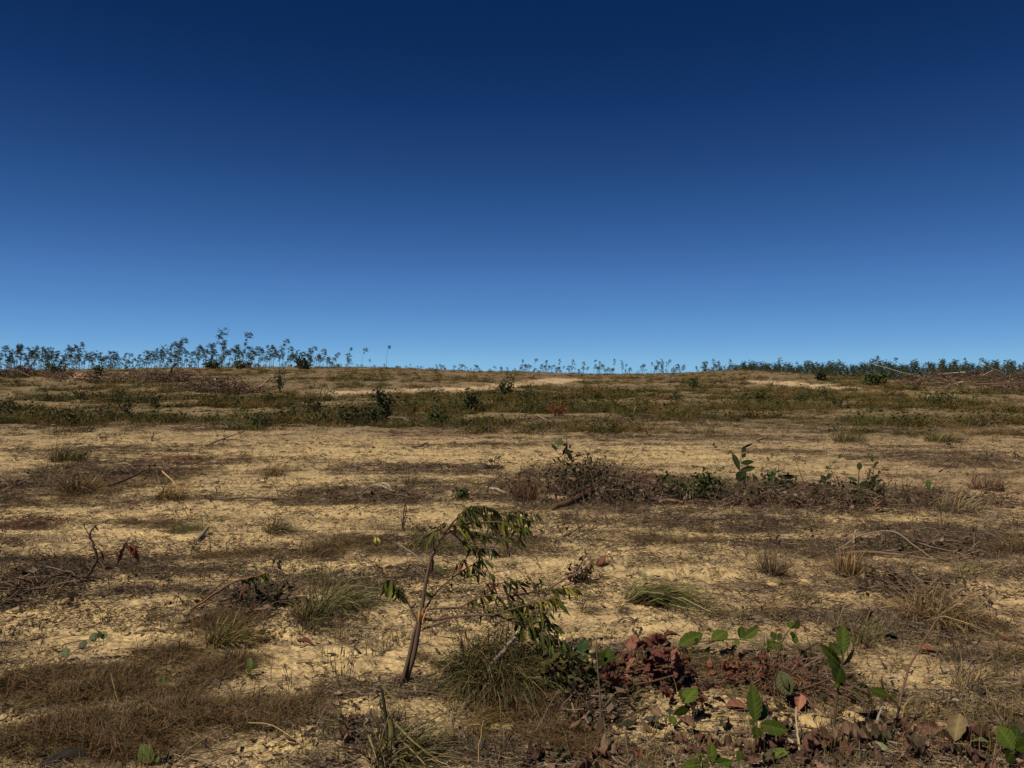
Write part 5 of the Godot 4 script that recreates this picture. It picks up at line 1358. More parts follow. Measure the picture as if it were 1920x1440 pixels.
	# the tussock under it and the other tufts
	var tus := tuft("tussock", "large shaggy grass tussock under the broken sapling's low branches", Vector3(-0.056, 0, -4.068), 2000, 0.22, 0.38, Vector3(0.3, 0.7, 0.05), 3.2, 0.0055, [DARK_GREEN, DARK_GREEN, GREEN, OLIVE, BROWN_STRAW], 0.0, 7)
	var skirt := part("dead_blades", blades_mesh(800, 0.24, 0.24, Vector3(0.5, -0.25, 0.4), 1.5, 0.005, [BROWN_STRAW, GREY_STRAW, BROWN_STRAW, REDDISH]), mat.grass, tus)
	var knot := part("tangled_stalks", tangle_mesh(1500, 0.28, 0.36, 0.2, 0.004, [DARK_GREEN, DARK_GREEN, OLIVE, BROWN_STRAW]), mat.grass, tus)
	knot.set_meta("kind", "stuff")
	skirt.position = Vector3(0.12, 0.02, 0.04)
	skirt.set_meta("kind", "stuff")
	var long_ := part("long_blades", blades_mesh(110, 0.12, 0.40, Vector3(0.85, 0.0, 0.25), 1.4, 0.007, [GREEN, PALE_GREEN, OLIVE]), mat.grass, tus)
	long_.position = Vector3(0.05, 0.06, 0.0)
	long_.set_meta("kind", "stuff")
	tuft("grass_tuft", "green tuft combed over to the right, left of the sapling's trunk", Vector3(-1.27, 0, -5.475), 380, 0.11, 0.38, Vector3(1.0, 0, 0.1), 1.6, 0.006, [GREEN, OLIVE, PALE_GREEN], 0.3)
	tuft("grass_tuft", "smaller green tuft in front of the combed over one", Vector3(-1.354, 0, -5.215), 300, 0.09, 0.24, Vector3(0.4, 0, 0), 1.1, 0.006, [GREEN, OLIVE], 0.3)
	tuft("grass_tuft", "olive tuft spilling right at the upper edge of the brown grass mat", Vector3(-1.756, 0, -4.696), 300, 0.10, 0.22, Vector3(0.6, 0, 0.1), 1.3, 0.005, [OLIVE, GREEN, GOLD], 0.4)
	tuft("grass_tuft", "long pale green blades lying to the right on bare soil, right of the sapling", Vector3(0.9, 0, -5.527), 240, 0.10, 0.60, Vector3(1.5, -0.15, 0.05), 1.9, 0.008, [GREEN, PALE_GREEN, PALE_GREEN, OLIVE], 0.4)
	var straw_at: int = used["grass_tuft"] + 1
	tuft("grass_tuft", "tangled heap of straw coloured stalks at the right of the foreground", Vector3(2.832, 0, -5.112), 380, 0.17, 0.30, Vector3(0.3, 0.1, 0.1), 2.0, 0.0055, [STRAW, BROWN_STRAW, BROWN_STRAW, GREY_STRAW], 0.0)
	tuft("grass_tuft", "rounded mound of fine drooping brown blades behind the red leaves", Vector3(1.447, 0, -4.018), 1300, 0.17, 0.29, Vector3(0.35, 0.3, 0.25), 3.2, 0.0045, [BROWN_STRAW, REDDISH, BROWN_STRAW, GREY_STRAW], 0.0, 7)
	tuft("grass_tuft", "wisp of golden grass lying below the tussock", Vector3(-0.174, 0, -3.599), 200, 0.07, 0.24, Vector3(1.6, -0.2, -0.3), 1.2, 0.004, [GOLD, GOLD, STRAW], 0.0)
	tuft("grass_tuft", "wisp of orange straw lying on the soil right of the long pale blades", Vector3(1.685, 0, -5.348), 160, 0.06, 0.32, Vector3(1.7, -0.3, 0.1), 1.0, 0.005, [[Color(0.3, 0.17, 0.08), Color(0.42, 0.27, 0.13)], STRAW, REDDISH], 0.0)
	tuft("grass_tuft", "pale green blades lying flat above the combed over tuft", Vector3(-1.763, 0, -6.365), 120, 0.1, 0.36, Vector3(1.6, -0.3, 0.1), 1.0, 0.006, [GREEN, PALE_GREEN], 0.2)
	tuft("grass_tuft", "straw wisps curling over the soil at the far right of the foreground", Vector3(2.406, 0, -4.039), 120, 0.1, 0.26, Vector3(0.5, 0, 0), 1.6, 0.005, [STRAW, GREY_STRAW], 0.0)
	tuft("grass_tuft", "olive straw lying behind the bottom right leaf litter", Vector3(1.92, 0, -3.554), 150, 0.16, 0.20, Vector3(0.8, -0.2, 0), 1.3, 0.005, [OLIVE, STRAW, GOLD], 0.0)
	tuft("grass_tuft", "thin dry grass standing on the soil above the creeping branch", Vector3(2.179, 0, -4.916), 160, 0.2, 0.16, Vector3(0.2, 0, 0), 0.8, 0.005, [GREY_STRAW, OLIVE], 0.0)
	var straw_tangle := part("tangled_stalks", tangle_mesh(260, 0.24, 0.16, 0.34, 0.005, [STRAW, BROWN_STRAW, BROWN_STRAW]), mat.grass, get_node("grass_tuft_" + "%03d" % straw_at))
	straw_tangle.set_meta("kind", "stuff")
	var cut := tuft("cut_tussock", "cut grass tussock with two thick stalk stubs at the bottom edge", Vector3(-0.49, 0, -3.245), 300, 0.10, 0.26, Vector3(0.6, 0.0, 0.15), 1.2, 0.006, [GREEN, GREEN, OLIVE, GREY_STRAW], 0.5)
	for s in [[Vector3(-0.016, 0.054, 0), Vector3(-0.018, 0.139, 0), Vector3(-0.034, 0.18, 0), 0.021, Color(0.17, 0.155, 0.06)], [Vector3(-0.038, 0.13, -0.01), Vector3(-0.045, 0.207, 0), Vector3(-0.058, 0.297, 0), 0.012, Color(0.055, 0.045, 0.03)], [Vector3(0.008, 0.016, 0.05), Vector3(0.005, 0.051, 0.05), Vector3(-0.004, 0.087, 0.05), 0.014, Color(0.34, 0.26, 0.16)]]:
		var b := Mesher.new()
		b.tube(smooth_line([s[0] + Vector3(0, -0.05, 0), s[0], s[1], s[2]], 3), s[3], s[3] * 0.45, 7, s[4], s[4] * 0.7)
		part("stalk", b.commit(true), mat.bark, cut)
	for s in [[Vector3(0.007, 0.094, 0), Vector3(0.076, 0.093, 0.1), Vector3(0.152, 0.071, 0.2)], [Vector3(-0.058, 0.315, 0), Vector3(-0.001, 0.26, 0.02), Vector3(0.114, 0.162, 0.05)], [Vector3(-0.004, 0.157, 0), Vector3(0.087, 0.123, 0.1), Vector3(0.211, 0.057, 0.15)], [Vector3(-0.117, 0.106, 0), Vector3(-0.076, 0.093, 0.1), Vector3(-0.05, 0.057, 0.15)]]:
		var b := Mesher.new()
		b.ribbon(smooth_line(s, 4), 0.012, Vector3(0.5, 0.7, 0.4).normalized(), PALE_GREEN[0] * 1.5, STRAW[1] * 0.8)
		part("broad_blade", b.commit(false), mat.grass, cut)

	bush("shrub", "dark tangle of hanging narrow leaves and dry twigs at the right side of the tussock", Vector3(0.3, 0, -3.864), 0.254, 0.268, 420, 0.055, Color(0.050, 0.046, 0.018), "", 0.1)
	brush_strip("dry twigs and leaves between the tussock and the red dead leaves", Vector3(0.367, 0, -3.788), 0.22, 0.10, 60)
	brush_strip("twigs and dry leaves tangled over the brown mound", Vector3(1.572, 0, -3.983), 0.25, 0.12, 70)

	# broad leaved seedlings of the foreground
	broad_plant("seedling", "tall seedling with five ribbed leaves on a long bare stem, right of the brown mound", Vector3(1.427, 0, -3.413), [Vector3(0, -0, 0), Vector3(0.002, 0.102, 0), Vector3(0.019, 0.239, 0), Vector3(0.033, 0.34, 0), Vector3(0.04, 0.385, 0)], 0.0075, [[Vector3(0.04, 0.39, 0), Vector3(0.068, 0.506, -0.06), 0.061, 0, 1.25], [Vector3(0.046, 0.373, -0.02), Vector3(0.01, 0.42, -0.1), 0.047, -20, 0.55], [Vector3(0.028, 0.347, 0), Vector3(-0.077, 0.446, 0.04), 0.04, -35, 1.7], [Vector3(0.026, 0.328, 0.01), Vector3(-0.051, 0.381, 0.06), 0.04, -20, 1.5], [Vector3(0.038, 0.338, 0), Vector3(0.141, 0.389, -0.05), 0.035, 50, 0.9], [Vector3(0.022, 0.336, 0.02), Vector3(-0.039, 0.309, 0.12), 0.066, 0, 0.5], [Vector3(0.024, 0.265, 0), Vector3(-0.008, 0.251, 0.03), 0.021, 0, 1.2], [Vector3(0.026, 0.269, 0), Vector3(0.025, 0.26, 0.03), 0.021, 0, 1.2]], green)
	broad_plant("seedling", "seedling with one big upright leaf, one held out right, before the yellow soil", Vector3(1.024, 0, -3.263), [Vector3(0, -0, 0), Vector3(0.007, 0.063, 0), Vector3(0.014, 0.149, 0)], 0.007, [[Vector3(0.009, 0.14, 0), Vector3(0.013, 0.288, -0.05), 0.068, 10, 1.25], [Vector3(0.024, 0.145, -0.02), Vector3(0.108, 0.19, -0.08), 0.045, 20, 1], [Vector3(0.025, 0.136, 0), Vector3(0.131, 0.129, 0.05), 0.061, 30, 1.25], [Vector3(0.009, 0.127, 0), Vector3(-0.001, 0.109, 0.06), 0.045, 0, 0.7], [Vector3(0.002, 0.14, 0), Vector3(-0.02, 0.149, 0), 0.023, 0, 0.8]], green)
	broad_plant("seedling", "pale green leaf lying in shade under the seedling with the big upright leaf", Vector3(1.045, 0, -3.245), [Vector3(0, -0, 0), Vector3(0.004, 0.011, 0)], 0.004, [[Vector3(0.133, 0.04, 0), Vector3(-0.007, 0.024, 0.03), 0.04, 20, 2.2]], green, "leaf")
	broad_plant("seedling", "low seedling cut by the bottom edge, with one upright pale leaf", Vector3(0.836, 0, -3.218), [Vector3(0, -0.004, 0), Vector3(0, 0.013, 0)], 0.006, [[Vector3(0, 0.004, 0), Vector3(0.003, 0.095, -0.02), 0.04, 0, 1.6], [Vector3(-0.011, 0.004, 0), Vector3(-0.136, 0.053, 0.08), 0.058, 30, 1.5], [Vector3(0.007, 0.004, 0), Vector3(0.066, 0.057, 0.08), 0.04, 20, 1.3], [Vector3(-0.02, 0.013, 0), Vector3(-0.059, 0.038, -0.06), 0.029, 0, 0.8], [Vector3(0.123, 0.004, 0), Vector3(0.125, 0.059, -0.03), 0.036, 0, 0.8]], green)
	broad_plant("creeping_branch", "low arching branch with shiny green leaves above the red dead leaves", Vector3(0.88, 0, -4.443), [Vector3(0, -0, 0), Vector3(0.074, 0.043, 0), Vector3(0.163, 0.074, 0), Vector3(0.326, 0.095, 0), Vector3(0.443, 0.095, 0), Vector3(0.495, 0.097, 0.05), Vector3(0.525, 0.078, 0.1)], 0.005, [[Vector3(0.077, 0.058, 0), Vector3(0.238, 0.128, -0.04), 0.083, -10, 1.2], [Vector3(0.274, 0.086, 0), Vector3(0.386, 0.15, -0.06), 0.08, -20, 1.5], [Vector3(0.449, 0.098, 0), Vector3(0.564, 0.153, -0.05), 0.049, 10, 1.7], [Vector3(0.437, 0.098, 0), Vector3(0.464, 0.166, -0.05), 0.043, 0, 0.7], [Vector3(0.428, 0.095, 0), Vector3(0.403, 0.075, 0.02), 0.031, 0, 1.8], [Vector3(0.197, 0.08, 0), Vector3(0.172, 0.102, 0), 0.025, 0, 0.8]], green * 1.1, "branch")
	broad_plant("seedling", "small seedling with one wide ribbed leaf, above the brown mound", Vector3(1.461, 0, -4.263), [Vector3(0, -0, 0), Vector3(0.006, 0.065, 0), Vector3(0.032, 0.168, 0), Vector3(0.056, 0.213, 0), Vector3(0.097, 0.266, 0)], 0.005, [[Vector3(0.044, 0.148, 0), Vector3(-0.086, 0.17, 0.03), 0.074, 35, 1.2], [Vector3(-0.009, 0.183, 0), Vector3(-0.008, 0.227, -0.03), 0.035, 0, 0.8], [Vector3(0.018, 0.177, 0), Vector3(0.034, 0.215, -0.03), 0.027, 0, 0.8], [Vector3(0.092, 0.242, 0), Vector3(0.075, 0.283, -0.02), 0.035, 0, 1.4], [Vector3(0.097, 0.248, 0), Vector3(0.152, 0.277, -0.02), 0.038, 30, 1.3], [Vector3(0.1, 0.218, 0), Vector3(0.098, 0.167, 0.03), 0.035, 0, 1.2], [Vector3(0.086, 0.23, 0), Vector3(0.09, 0.201, 0.02), 0.024, 0, 0.4]], green)
	broad_plant("seedling", "small drooping plant with a ribbed leaf above a dark one, before the red dead leaves", Vector3(0.718, 0, -3.576), [Vector3(0, -0, 0), Vector3(-0.002, 0.035, 0), Vector3(0.015, 0.057, 0), Vector3(0.054, 0.094, 0)], 0.0045, [[Vector3(0.077, 0.109, 0), Vector3(0.156, 0.167, -0.06), 0.067, -20, 1.7], [Vector3(0.03, 0.059, 0), Vector3(0.124, 0.089, 0), 0.04, 30, 0.6], [Vector3(0.017, 0.052, 0), Vector3(0.023, 0.045, 0.08), 0.035, 0, 1.6], [Vector3(0.074, 0.119, 0), Vector3(0.085, 0.156, -0.07), 0.035, 10, 1]], green)
	broad_plant("seedling", "oval leaved shoot standing right of the bare grey stem", Vector3(0.483, 0, -4.011), [Vector3(0, -0, 0), Vector3(0, 0.058, 0), Vector3(0, 0.106, 0)], 0.004, [[Vector3(0, 0.108, 0), Vector3(0.023, 0.223, -0.03), 0.078, 0, 0.95], [Vector3(0.017, 0.094, 0), Vector3(0.058, 0.101, 0.06), 0.039, 20, 1.5], [Vector3(-0.006, 0.172, 0), Vector3(-0.017, 0.206, 0), 0.025, 0, 1]], green)
	broad_plant("seedling", "bluish green plant with notched leaves beside the tussock", Vector3(0.353, 0, -3.983), [Vector3(0, -0, 0), Vector3(-0.003, 0.083, 0), Vector3(0, 0.154, 0)], 0.004, [[Vector3(-0.003, 0.149, 0), Vector3(0.033, 0.271, -0.03), 0.066, 10, 0.9], [Vector3(0.006, 0.143, 0), Vector3(0.077, 0.14, 0.05), 0.039, 30, 1.1], [Vector3(-0.006, 0.138, 0), Vector3(-0.009, 0.197, -0.02), 0.028, 0, 1.1], [Vector3(0.008, 0.088, 0), Vector3(0.013, 0.019, 0.04), 0.025, 0, 1.4], [Vector3(-0.006, 0.105, 0), Vector3(-0.031, 0.093, 0.04), 0.022, 0, 1.2], [Vector3(0, 0.121, 0), Vector3(-0.044, 0.154, 0), 0.022, 0, 1]], Color(0.036, 0.066, 0.03))
	broad_plant("bare_stem", "bare grey stem standing between the tussock and the red dead leaves", Vector3(0.411, 0, -3.576), [Vector3(0, -0, 0), Vector3(-0.002, 0.139, 0), Vector3(-0.012, 0.275, 0), Vector3(-0.02, 0.419, 0)], 0.0055, [], green, "shoot", Color(0.16, 0.135, 0.10))
	broad_plant("seedling", "single upright ribbed leaf at the bottom edge, in the brown grass mat", Vector3(-1.506, 0, -3.218), [], 0.004, [[Vector3(0.002, -0, 0), Vector3(-0.064, 0.082, -0.03), 0.06, 0, 1.3], [Vector3(0.018, -0, 0), Vector3(0.02, 0.039, -0.02), 0.022, 0, 1.2], [Vector3(-0.107, -0.004, 0), Vector3(-0.12, 0.013, 0), 0.018, 0, 1]], green)
	broad_plant("seedling", "round leaved seedling in the bottom right corner", Vector3(2.101, 0, -3.227), [Vector3(0, -0, 0), Vector3(0.002, 0.036, 0), Vector3(0, 0.065, 0)], 0.006, [[Vector3(0.002, 0.063, 0), Vector3(-0.05, 0.156, -0.02), 0.072, -10, 1.9], [Vector3(0.02, 0.067, -0.02), Vector3(0.084, 0.139, -0.08), 0.067, 10, 0.9], [Vector3(0.009, 0.063, 0), Vector3(0.051, 0.108, 0.05), 0.058, 20, 1], [Vector3(-0.002, 0.054, 0), Vector3(-0.074, 0.053, 0.08), 0.045, 0, 0.5]], green)
	broad_plant("seedling", "dark ribbed leaf on a thin stem, right of the tall five leaved seedling", Vector3(1.705, 0, -3.459), [Vector3(0, -0, 0), Vector3(0.019, 0.091, 0), Vector3(0.029, 0.158, 0), Vector3(-0.01, 0.199, 0)], 0.006, [[Vector3(-0.01, 0.196, 0), Vector3(-0.082, 0.224, -0.04), 0.053, 20, 0.7], [Vector3(-0.005, 0.199, 0), Vector3(0.029, 0.206, 0), 0.014, 0, 0.8]], green, "seedling", Color(0.05, 0.036, 0.03))
	broad_plant("seedling", "row of four small round leaves on a trailing stem at the left", Vector3(-2.56, 0, -4.401), [Vector3(-0.006, 0.006, 0), Vector3(0.046, 0.052, 0), Vector3(0.116, 0.101, 0), Vector3(0.183, 0.137, 0), Vector3(0.232, 0.149, 0)], 0.003, [[Vector3(0.012, 0.027, 0), Vector3(-0.011, 0.075, -0.03), 0.052, 0, 0.8], [Vector3(0.101, 0.07, 0), Vector3(0.096, 0.124, -0.03), 0.046, 0, 0.5], [Vector3(0.177, 0.119, 0), Vector3(0.148, 0.161, -0.03), 0.052, 0, 0.6], [Vector3(0.222, 0.128, 0), Vector3(0.219, 0.173, -0.03), 0.037, 0, 1.1], [Vector3(0.195, 0.137, 0), Vector3(0.207, 0.18, 0), 0.027, 0, 0.5]], Color(0.042, 0.06, 0.018))
	broad_plant("seedling", "small bright seedling on the soil right of the brown grass mat", Vector3(-1.428, 0, -4.216), [Vector3(0, -0, 0), Vector3(-0.003, 0.047, 0)], 0.003, [[Vector3(-0.003, 0.044, 0), Vector3(-0.019, 0.109, -0.03), 0.032, 0, 1.4], [Vector3(0, 0.047, 0), Vector3(0.038, 0.079, 0), 0.02, 20, 1], [Vector3(-0.003, 0.018, 0), Vector3(0.034, 0.015, 0.04), 0.02, 0, 0.5], [Vector3(-0.003, 0.023, 0), Vector3(-0.013, 0.023, 0.03), 0.018, 0, 0.8]], green)
	broad_plant("seedling", "small dull green leaves in the middle of the brown grass mat", Vector3(-1.858, 0, -4.089), [], 0.003, [[Vector3(0, -0, 0), Vector3(0.011, 0.042, 0), 0.028, 0, 1.6], [Vector3(-0.006, 0.014, 0), Vector3(-0.034, 0.025, 0), 0.025, 0, 0.7], [Vector3(0.006, 0.008, 0), Vector3(0.034, 0.025, 0), 0.02, 0, 0.7]], Color(0.045, 0.062, 0.022))
	broad_plant("seedling", "sprouting oval leaf, half red and half green, on the front of the brown mound", Vector3(1.384, 0, -3.903), [], 0.004, [[Vector3(-0.069, 0.17, 0.12), Vector3(-0.045, 0.082, 0.2), 0.081, 25, 0.75], [Vector3(-0.07, 0.172, 0.14), Vector3(-0.062, 0.117, 0.21), 0.032, 25, 0.4]], Color(0.055, 0.06, 0.02), "leaf")

	# red and brown dead leaves
	dead_leaves("fallen_branch_with_leaves", "heap of large curled red brown dead leaves, right of the oval leaved shoot", Vector3(0.731, 0, -3.983), 0.469, 0.34, 0.27, 50, 0.12, [Color(0.120, 0.047, 0.032), Color(0.090, 0.036, 0.027), Color(0.17, 0.080, 0.056), Color(0.06, 0.030, 0.023)])
	dead_leaves("fallen_branch_with_leaves", "string of small curled red dead leaves along the front of the brown mound", Vector3(1.305, 0, -4.053), 0.505, 0.26, 0.18, 48, 0.075, [Color(0.135, 0.046, 0.030), Color(0.095, 0.036, 0.026), Color(0.16, 0.066, 0.044)])
	var litter_tones := [Color(0.085, 0.045, 0.032), Color(0.11, 0.06, 0.043), Color(0.06, 0.038, 0.03), Color(0.15, 0.098, 0.068), Color(0.055, 0.045, 0.026)]
	var loose := []
	for s in [[Vector3(1.559, 0, -3.31), 0.62, 0.15, 70, "brown dead leaf in the bottom right leaf litter, behind the round leaved seedling", 0.13], [Vector3(0.389, 0, -3.301), 0.42, 0.12, 18, "brown dead leaf at the bottom edge below the bare grey stem", 0.12], [Vector3(0.998, 0, -3.697), 0.3, 0.2, 9, "brown dead leaf scattered on the yellow soil before the red leaves", 0.085], [Vector3(1.875, 0, -4.667), 0.5, 0.3, 8, "small red brown leaf on the soil around the five leaved seedling's top", 0.055], [Vector3(-0.65, 0, -3.474), 0.25, 0.2, 10, "dark brown leaf left of the cut tussock", 0.07]]:
		for i in int(s[3]):
			var p: Vector3 = s[0] + Vector3(rng.randfn() * s[1] * 0.55, 0, rng.randfn() * s[2] * 0.6)
			var c: Color = litter_tones[rng.randi() % 5] * rng.randf_range(0.7, 1.2)
			c.a = 1.0
			var m := single("dead_leaf", (["dark brown", "reddish brown", "blackish brown", "tan", "olive brown"][i % 5] + ["", " narrow", " rounded"][i % 3] + (s[4] as String).trim_prefix("dark").trim_prefix("brown").trim_prefix("small red brown").trim_prefix(" brown")), "leaf", leaf_shape("broad", [0.5, 0.38, 0.6][i % 3], [0.25, 0.45, 0.1][i % 3], [0.2, -0.25, 0.5][(i / 3) % 3], [0.6, 0.9, -0.3][(i / 2) % 3], litter_tones[i % 5], litter_tones[i % 5] * 1.3, 0.2 + 0.12 * (i % 3)), mat.dead, on_ground(p) + Vector3(0, rng.randf_range(0.008, 0.05), 0), s[4])
			m.basis = Basis.from_euler(Vector3(rng.randf_range(-0.5, 0.4), rng.randf() * TAU, rng.randf_range(-0.7, 0.7))).scaled(Vector3.ONE * s[5] * rng.randf_range(0.65, 1.25))
	for d in [
		[Vector3(1.373, 0, -3.691), 0.11, Color(0.24, 0.115, 0.075), Vector3(-0.7, 2.6, 0.2), "folded red brown leaf standing on the yellow soil, on a pale stalk"],
		[Vector3(1.037, 0, -3.745), 0.12, Color(0.15, 0.072, 0.05), Vector3(-0.15, 1.4, 0.3), "flat brown leaf lying right of the drooping plant"],
		[Vector3(1.919, 0, -3.339), 0.15, Color(0.15, 0.115, 0.062), Vector3(-0.9, 2.4, 0.1), "curled beige ribbed leaf at the bottom right"],
		[Vector3(1.966, 0, -3.301), 0.11, Color(0.09, 0.10, 0.045), Vector3(-0.9, 0.3, 0.2), "narrow dull green leaf right of the curled beige one"],
		[Vector3(-1.292, 0, -4.639), 0.10, Color(0.10, 0.032, 0.026), Vector3(-0.1, 1.5, 0.1), "dark red flattened leaf on the bare soil left of the sapling's trunk"],
		[Vector3(1.498, 0, -3.277), 0.12, Color(0.14, 0.15, 0.09), Vector3(-0.2, 1.2, 0.1), "greyish green leaf among the brown litter at the bottom"],
		[Vector3(0.611, 0, -3.599), 0.10, Color(0.035, 0.032, 0.032), Vector3(-0.1, 0.9, 0.1), "blackish crumpled leaf in front of the red leaf heap"],
		[Vector3(2.341, 0, -5.045), 0.09, Color(0.15, 0.052, 0.034), Vector3(-1.2, 0.2, 0.1), "small red brown upright leaf right of the five leaved seedling"],
		[Vector3(2.286, 0, -4.783), 0.12, Color(0.03, 0.024, 0.022), Vector3(-0.1, 1.4, 0.1), "black flat leaf on the soil right of the five leaved seedling"],
		[Vector3(2.394, 0, -4.548), 0.13, Color(0.18, 0.08, 0.05), Vector3(-0.1, 1.5, 0.2), "reddish leaf on the soil beside the leaning red stem"],
		[Vector3(3.226, 0, -6.161), 0.16, Color(0.075, 0.08, 0.035), Vector3(-0.1, 1.4, 0.2), "olive green leaf lying above the tangled straw heap"],
		[Vector3(2.995, 0, -5.924), 0.2, Color(0.10, 0.075, 0.05), Vector3(-0.1, 2.1, 0.2), "big brown bent leaf left of the tangled straw heap"],
	]:
		var c: Color = d[2]
		var m := single("dead_leaf", d[4], "leaf", leaf_shape("broad", 0.5, 0.25, 0.25, 0.5, c, c * 1.3), mat.dead, on_ground(d[0]) + Vector3(0, 0.025, 0))
		m.basis = Basis.from_euler(d[3]).scaled(Vector3.ONE * d[1])

	# dead saplings and broken branches
	var ds := thing("dead_sapling", "small dead crooked sapling with hanging red leaves at the left", "sapling", on_ground(Vector3(-3.369, 0, -6.096)))
	leafy_branch(ds, "trunk", [Vector3(0, -0.004, 0), Vector3(0.042, 0.097, 0), Vector3(0.084, 0.177, 0), Vector3(0.059, 0.27, 0), Vector3(0.025, 0.363, 0), Vector3(0.051, 0.409, 0), Vector3(0.084, 0.447, 0)], 0.0135, 0.005, 2, 0.8, [3], 0.06, Vector3.ZERO, Color(0.062, 0.042, 0.034))
	leafy_branch(ds, "branch", [Vector3(0.093, 0.186, 0), Vector3(0.16, 0.207, 0), Vector3(0.243, 0.223, -0.02), Vector3(0.319, 0.295, -0.02), Vector3(0.37, 0.253, -0.02)], 0.006, 0.003, 12, 0.5, [3], 0.15, Vector3(0.1, 0, 0), Color(0.062, 0.042, 0.034))
	leafy_branch(ds, "branch", [Vector3(0.034, 0.334, 0), Vector3(0.104, 0.262, 0.02), Vector3(0.154, 0.237, 0.02), Vector3(0.224, 0.241, 0)], 0.004, 0.002, 3, 0.3, [3], 0.09, Vector3.ZERO, Color(0.062, 0.042, 0.034))
	leafy_branch(ds, "branch", [Vector3(0.025, 0.363, 0), Vector3(-0.008, 0.418, 0), Vector3(-0.025, 0.46, 0)], 0.004, 0.002, 2, 0.5, [4], 0.06, Vector3.ZERO, Color(0.062, 0.042, 0.034))
	leafy_branch(ds, "branch", [Vector3(0.076, 0.439, 0), Vector3(0.023, 0.451, -0.05), Vector3(-0.036, 0.442, -0.05), Vector3(0.083, 0.459, -0.05), Vector3(0.129, 0.463, -0.1)], 0.003, 0.002, 5, 0.2, [4, 3], 0.05, Vector3.ZERO, Color(0.05, 0.04, 0.034))
	var lb := thing("leaning_branch", "broken off leafy branch leaning over the soil, left of the combed over tuft", "branch", on_ground(Vector3(-2.273, 0, -5.398)))
	leafy_branch(lb, "branch", [Vector3(-0.007, -0.007, 0), Vector3(0.142, 0.097, 0), Vector3(0.303, 0.202, 0), Vector3(0.441, 0.239, 0), Vector3(0.572, 0.28, 0)], 0.011, 0.005, 32, 0.62, [0, 4, 1, 1, 4], 0.08, Vector3(0.1, 0, 0), Color(0.15, 0.085, 0.055))
	leafy_branch(lb, "branch", [Vector3(-0.009, -0.009, -0.03), Vector3(0.16, 0.136, -0.05), Vector3(0.262, 0.223, -0.08), Vector3(0.323, 0.29, -0.1)], 0.006, 0.003, 4, 0.9, [4, 4], 0.07, Vector3(0.2, 0.8, 0), Color(0.10, 0.06, 0.04))
	leafy_branch(lb, "branch", [Vector3(0.042, 0.016, 0.03), Vector3(0.191, 0.083, 0.03), Vector3(0.336, 0.14, 0.02), Vector3(0.441, 0.194, 0)], 0.005, 0.003, 8, 0.6, [3, 3, 4], 0.075, Vector3(0, 0, 0), Color(0.10, 0.06, 0.04))
	leafy_branch(lb, "branch", [Vector3(0.572, 0.273, 0), Vector3(0.594, 0.307, 0), Vector3(0.598, 0.359, 0)], 0.004, 0.002, 3, 0.4, [4, 1], 0.06, Vector3(0, 0, 0))
	leafy_branch(lb, "branch", [Vector3(0.262, -0.002, 0.02), Vector3(0.306, 0.073, 0.02), Vector3(0.329, 0.123, 0), Vector3(0.374, 0.135, 0)], 0.005, 0.003, 9, 0.4, [4, 4, 4], 0.08, Vector3(0, 0, 0), Color(0.06, 0.045, 0.035))
	bush("weed_shrub", "dark curled leaves lying right of the leaning branch's foot", Vector3(-1.725, 0, -5.475), 0.42, 0.1, 90, 0.07, Color(0.028, 0.026, 0.018))
	var bb := thing("leaning_branch", "dead branch leaning up right with one fan shaped red tip, right of the sapling", "branch", on_ground(Vector3(0.269, 0, -5.97)))
	leafy_branch(bb, "branch", [Vector3(-0.004, -0.004, 0), Vector3(0.136, 0.091, 0), Vector3(0.277, 0.161, 0), Vector3(0.38, 0.207, 0)], 0.009, 0.005, 8, 0.5, [3, 4, 3], 0.07, Vector3(0.5, 0.4, 0), Color(0.16, 0.10, 0.075))
	leafy_branch(bb, "branch", [Vector3(0.227, 0.136, 0), Vector3(0.269, 0.215, 0), Vector3(0.318, 0.294, 0)], 0.006, 0.003, 5, 0.5, [4, 4], 0.06, Vector3(0.3, 1.5, 0), Color(0.05, 0.036, 0.03))
	leafy_branch(bb, "branch", [Vector3(0.186, 0.112, 0), Vector3(0.241, 0.181, -0.02), Vector3(0.334, 0.237, -0.03), Vector3(0.461, 0.328, -0.05)], 0.004, 0.002, 2, 0.6, [3], 0.05, Vector3(0.5, 0.5, 0), Color(0.14, 0.09, 0.065))
	leafy_branch(bb, "branch", [Vector3(0.207, 0.12, 0), Vector3(0.288, 0.178, 0.02), Vector3(0.358, 0.232, 0.02)], 0.005, 0.003, 10, 0.3, [4, 4, 3], 0.08, Vector3(0.3, -0.6, 0), Color(0.10, 0.065, 0.05))
	var fan := Color(0.17, 0.06, 0.042)
	for k in 4:
		place_leaf(bb, leaf_shape("broad", 0.5, 0.1, 0.3, 0.5, fan, fan * 1.3), mat.dead, Vector3(0.376, 0.203, 0), Vector3(0.463, 0.252, 0) + Vector3(0.0, (k - 1.5) * 0.025, (k - 1.5) * 0.03), 0.8, k * 40.0)
	place_leaf(bb, leaf_shape("broad", 0.5, 0.1, 0.1, 0.1, Color(0.12, 0.14, 0.05), Color(0.16, 0.18, 0.07)), mat.leaf, Vector3(0.393, 0.194, 0), Vector3(0.496, 0.207, 0), 0.6, 50.0)
	bush("weed_shrub", "black curled dead foliage under the leaning branch with the red tip", Vector3(0.568, 0, -6.211), 0.2, 0.12, 140, 0.05, Color(0.024, 0.02, 0.016))
	bush("weed_shrub", "yellow green sprig in front of the leaning branch with the red tip", Vector3(0.209, 0, -5.805), 0.14, 0.1, 34, 0.07, Color(0.12, 0.11, 0.03))

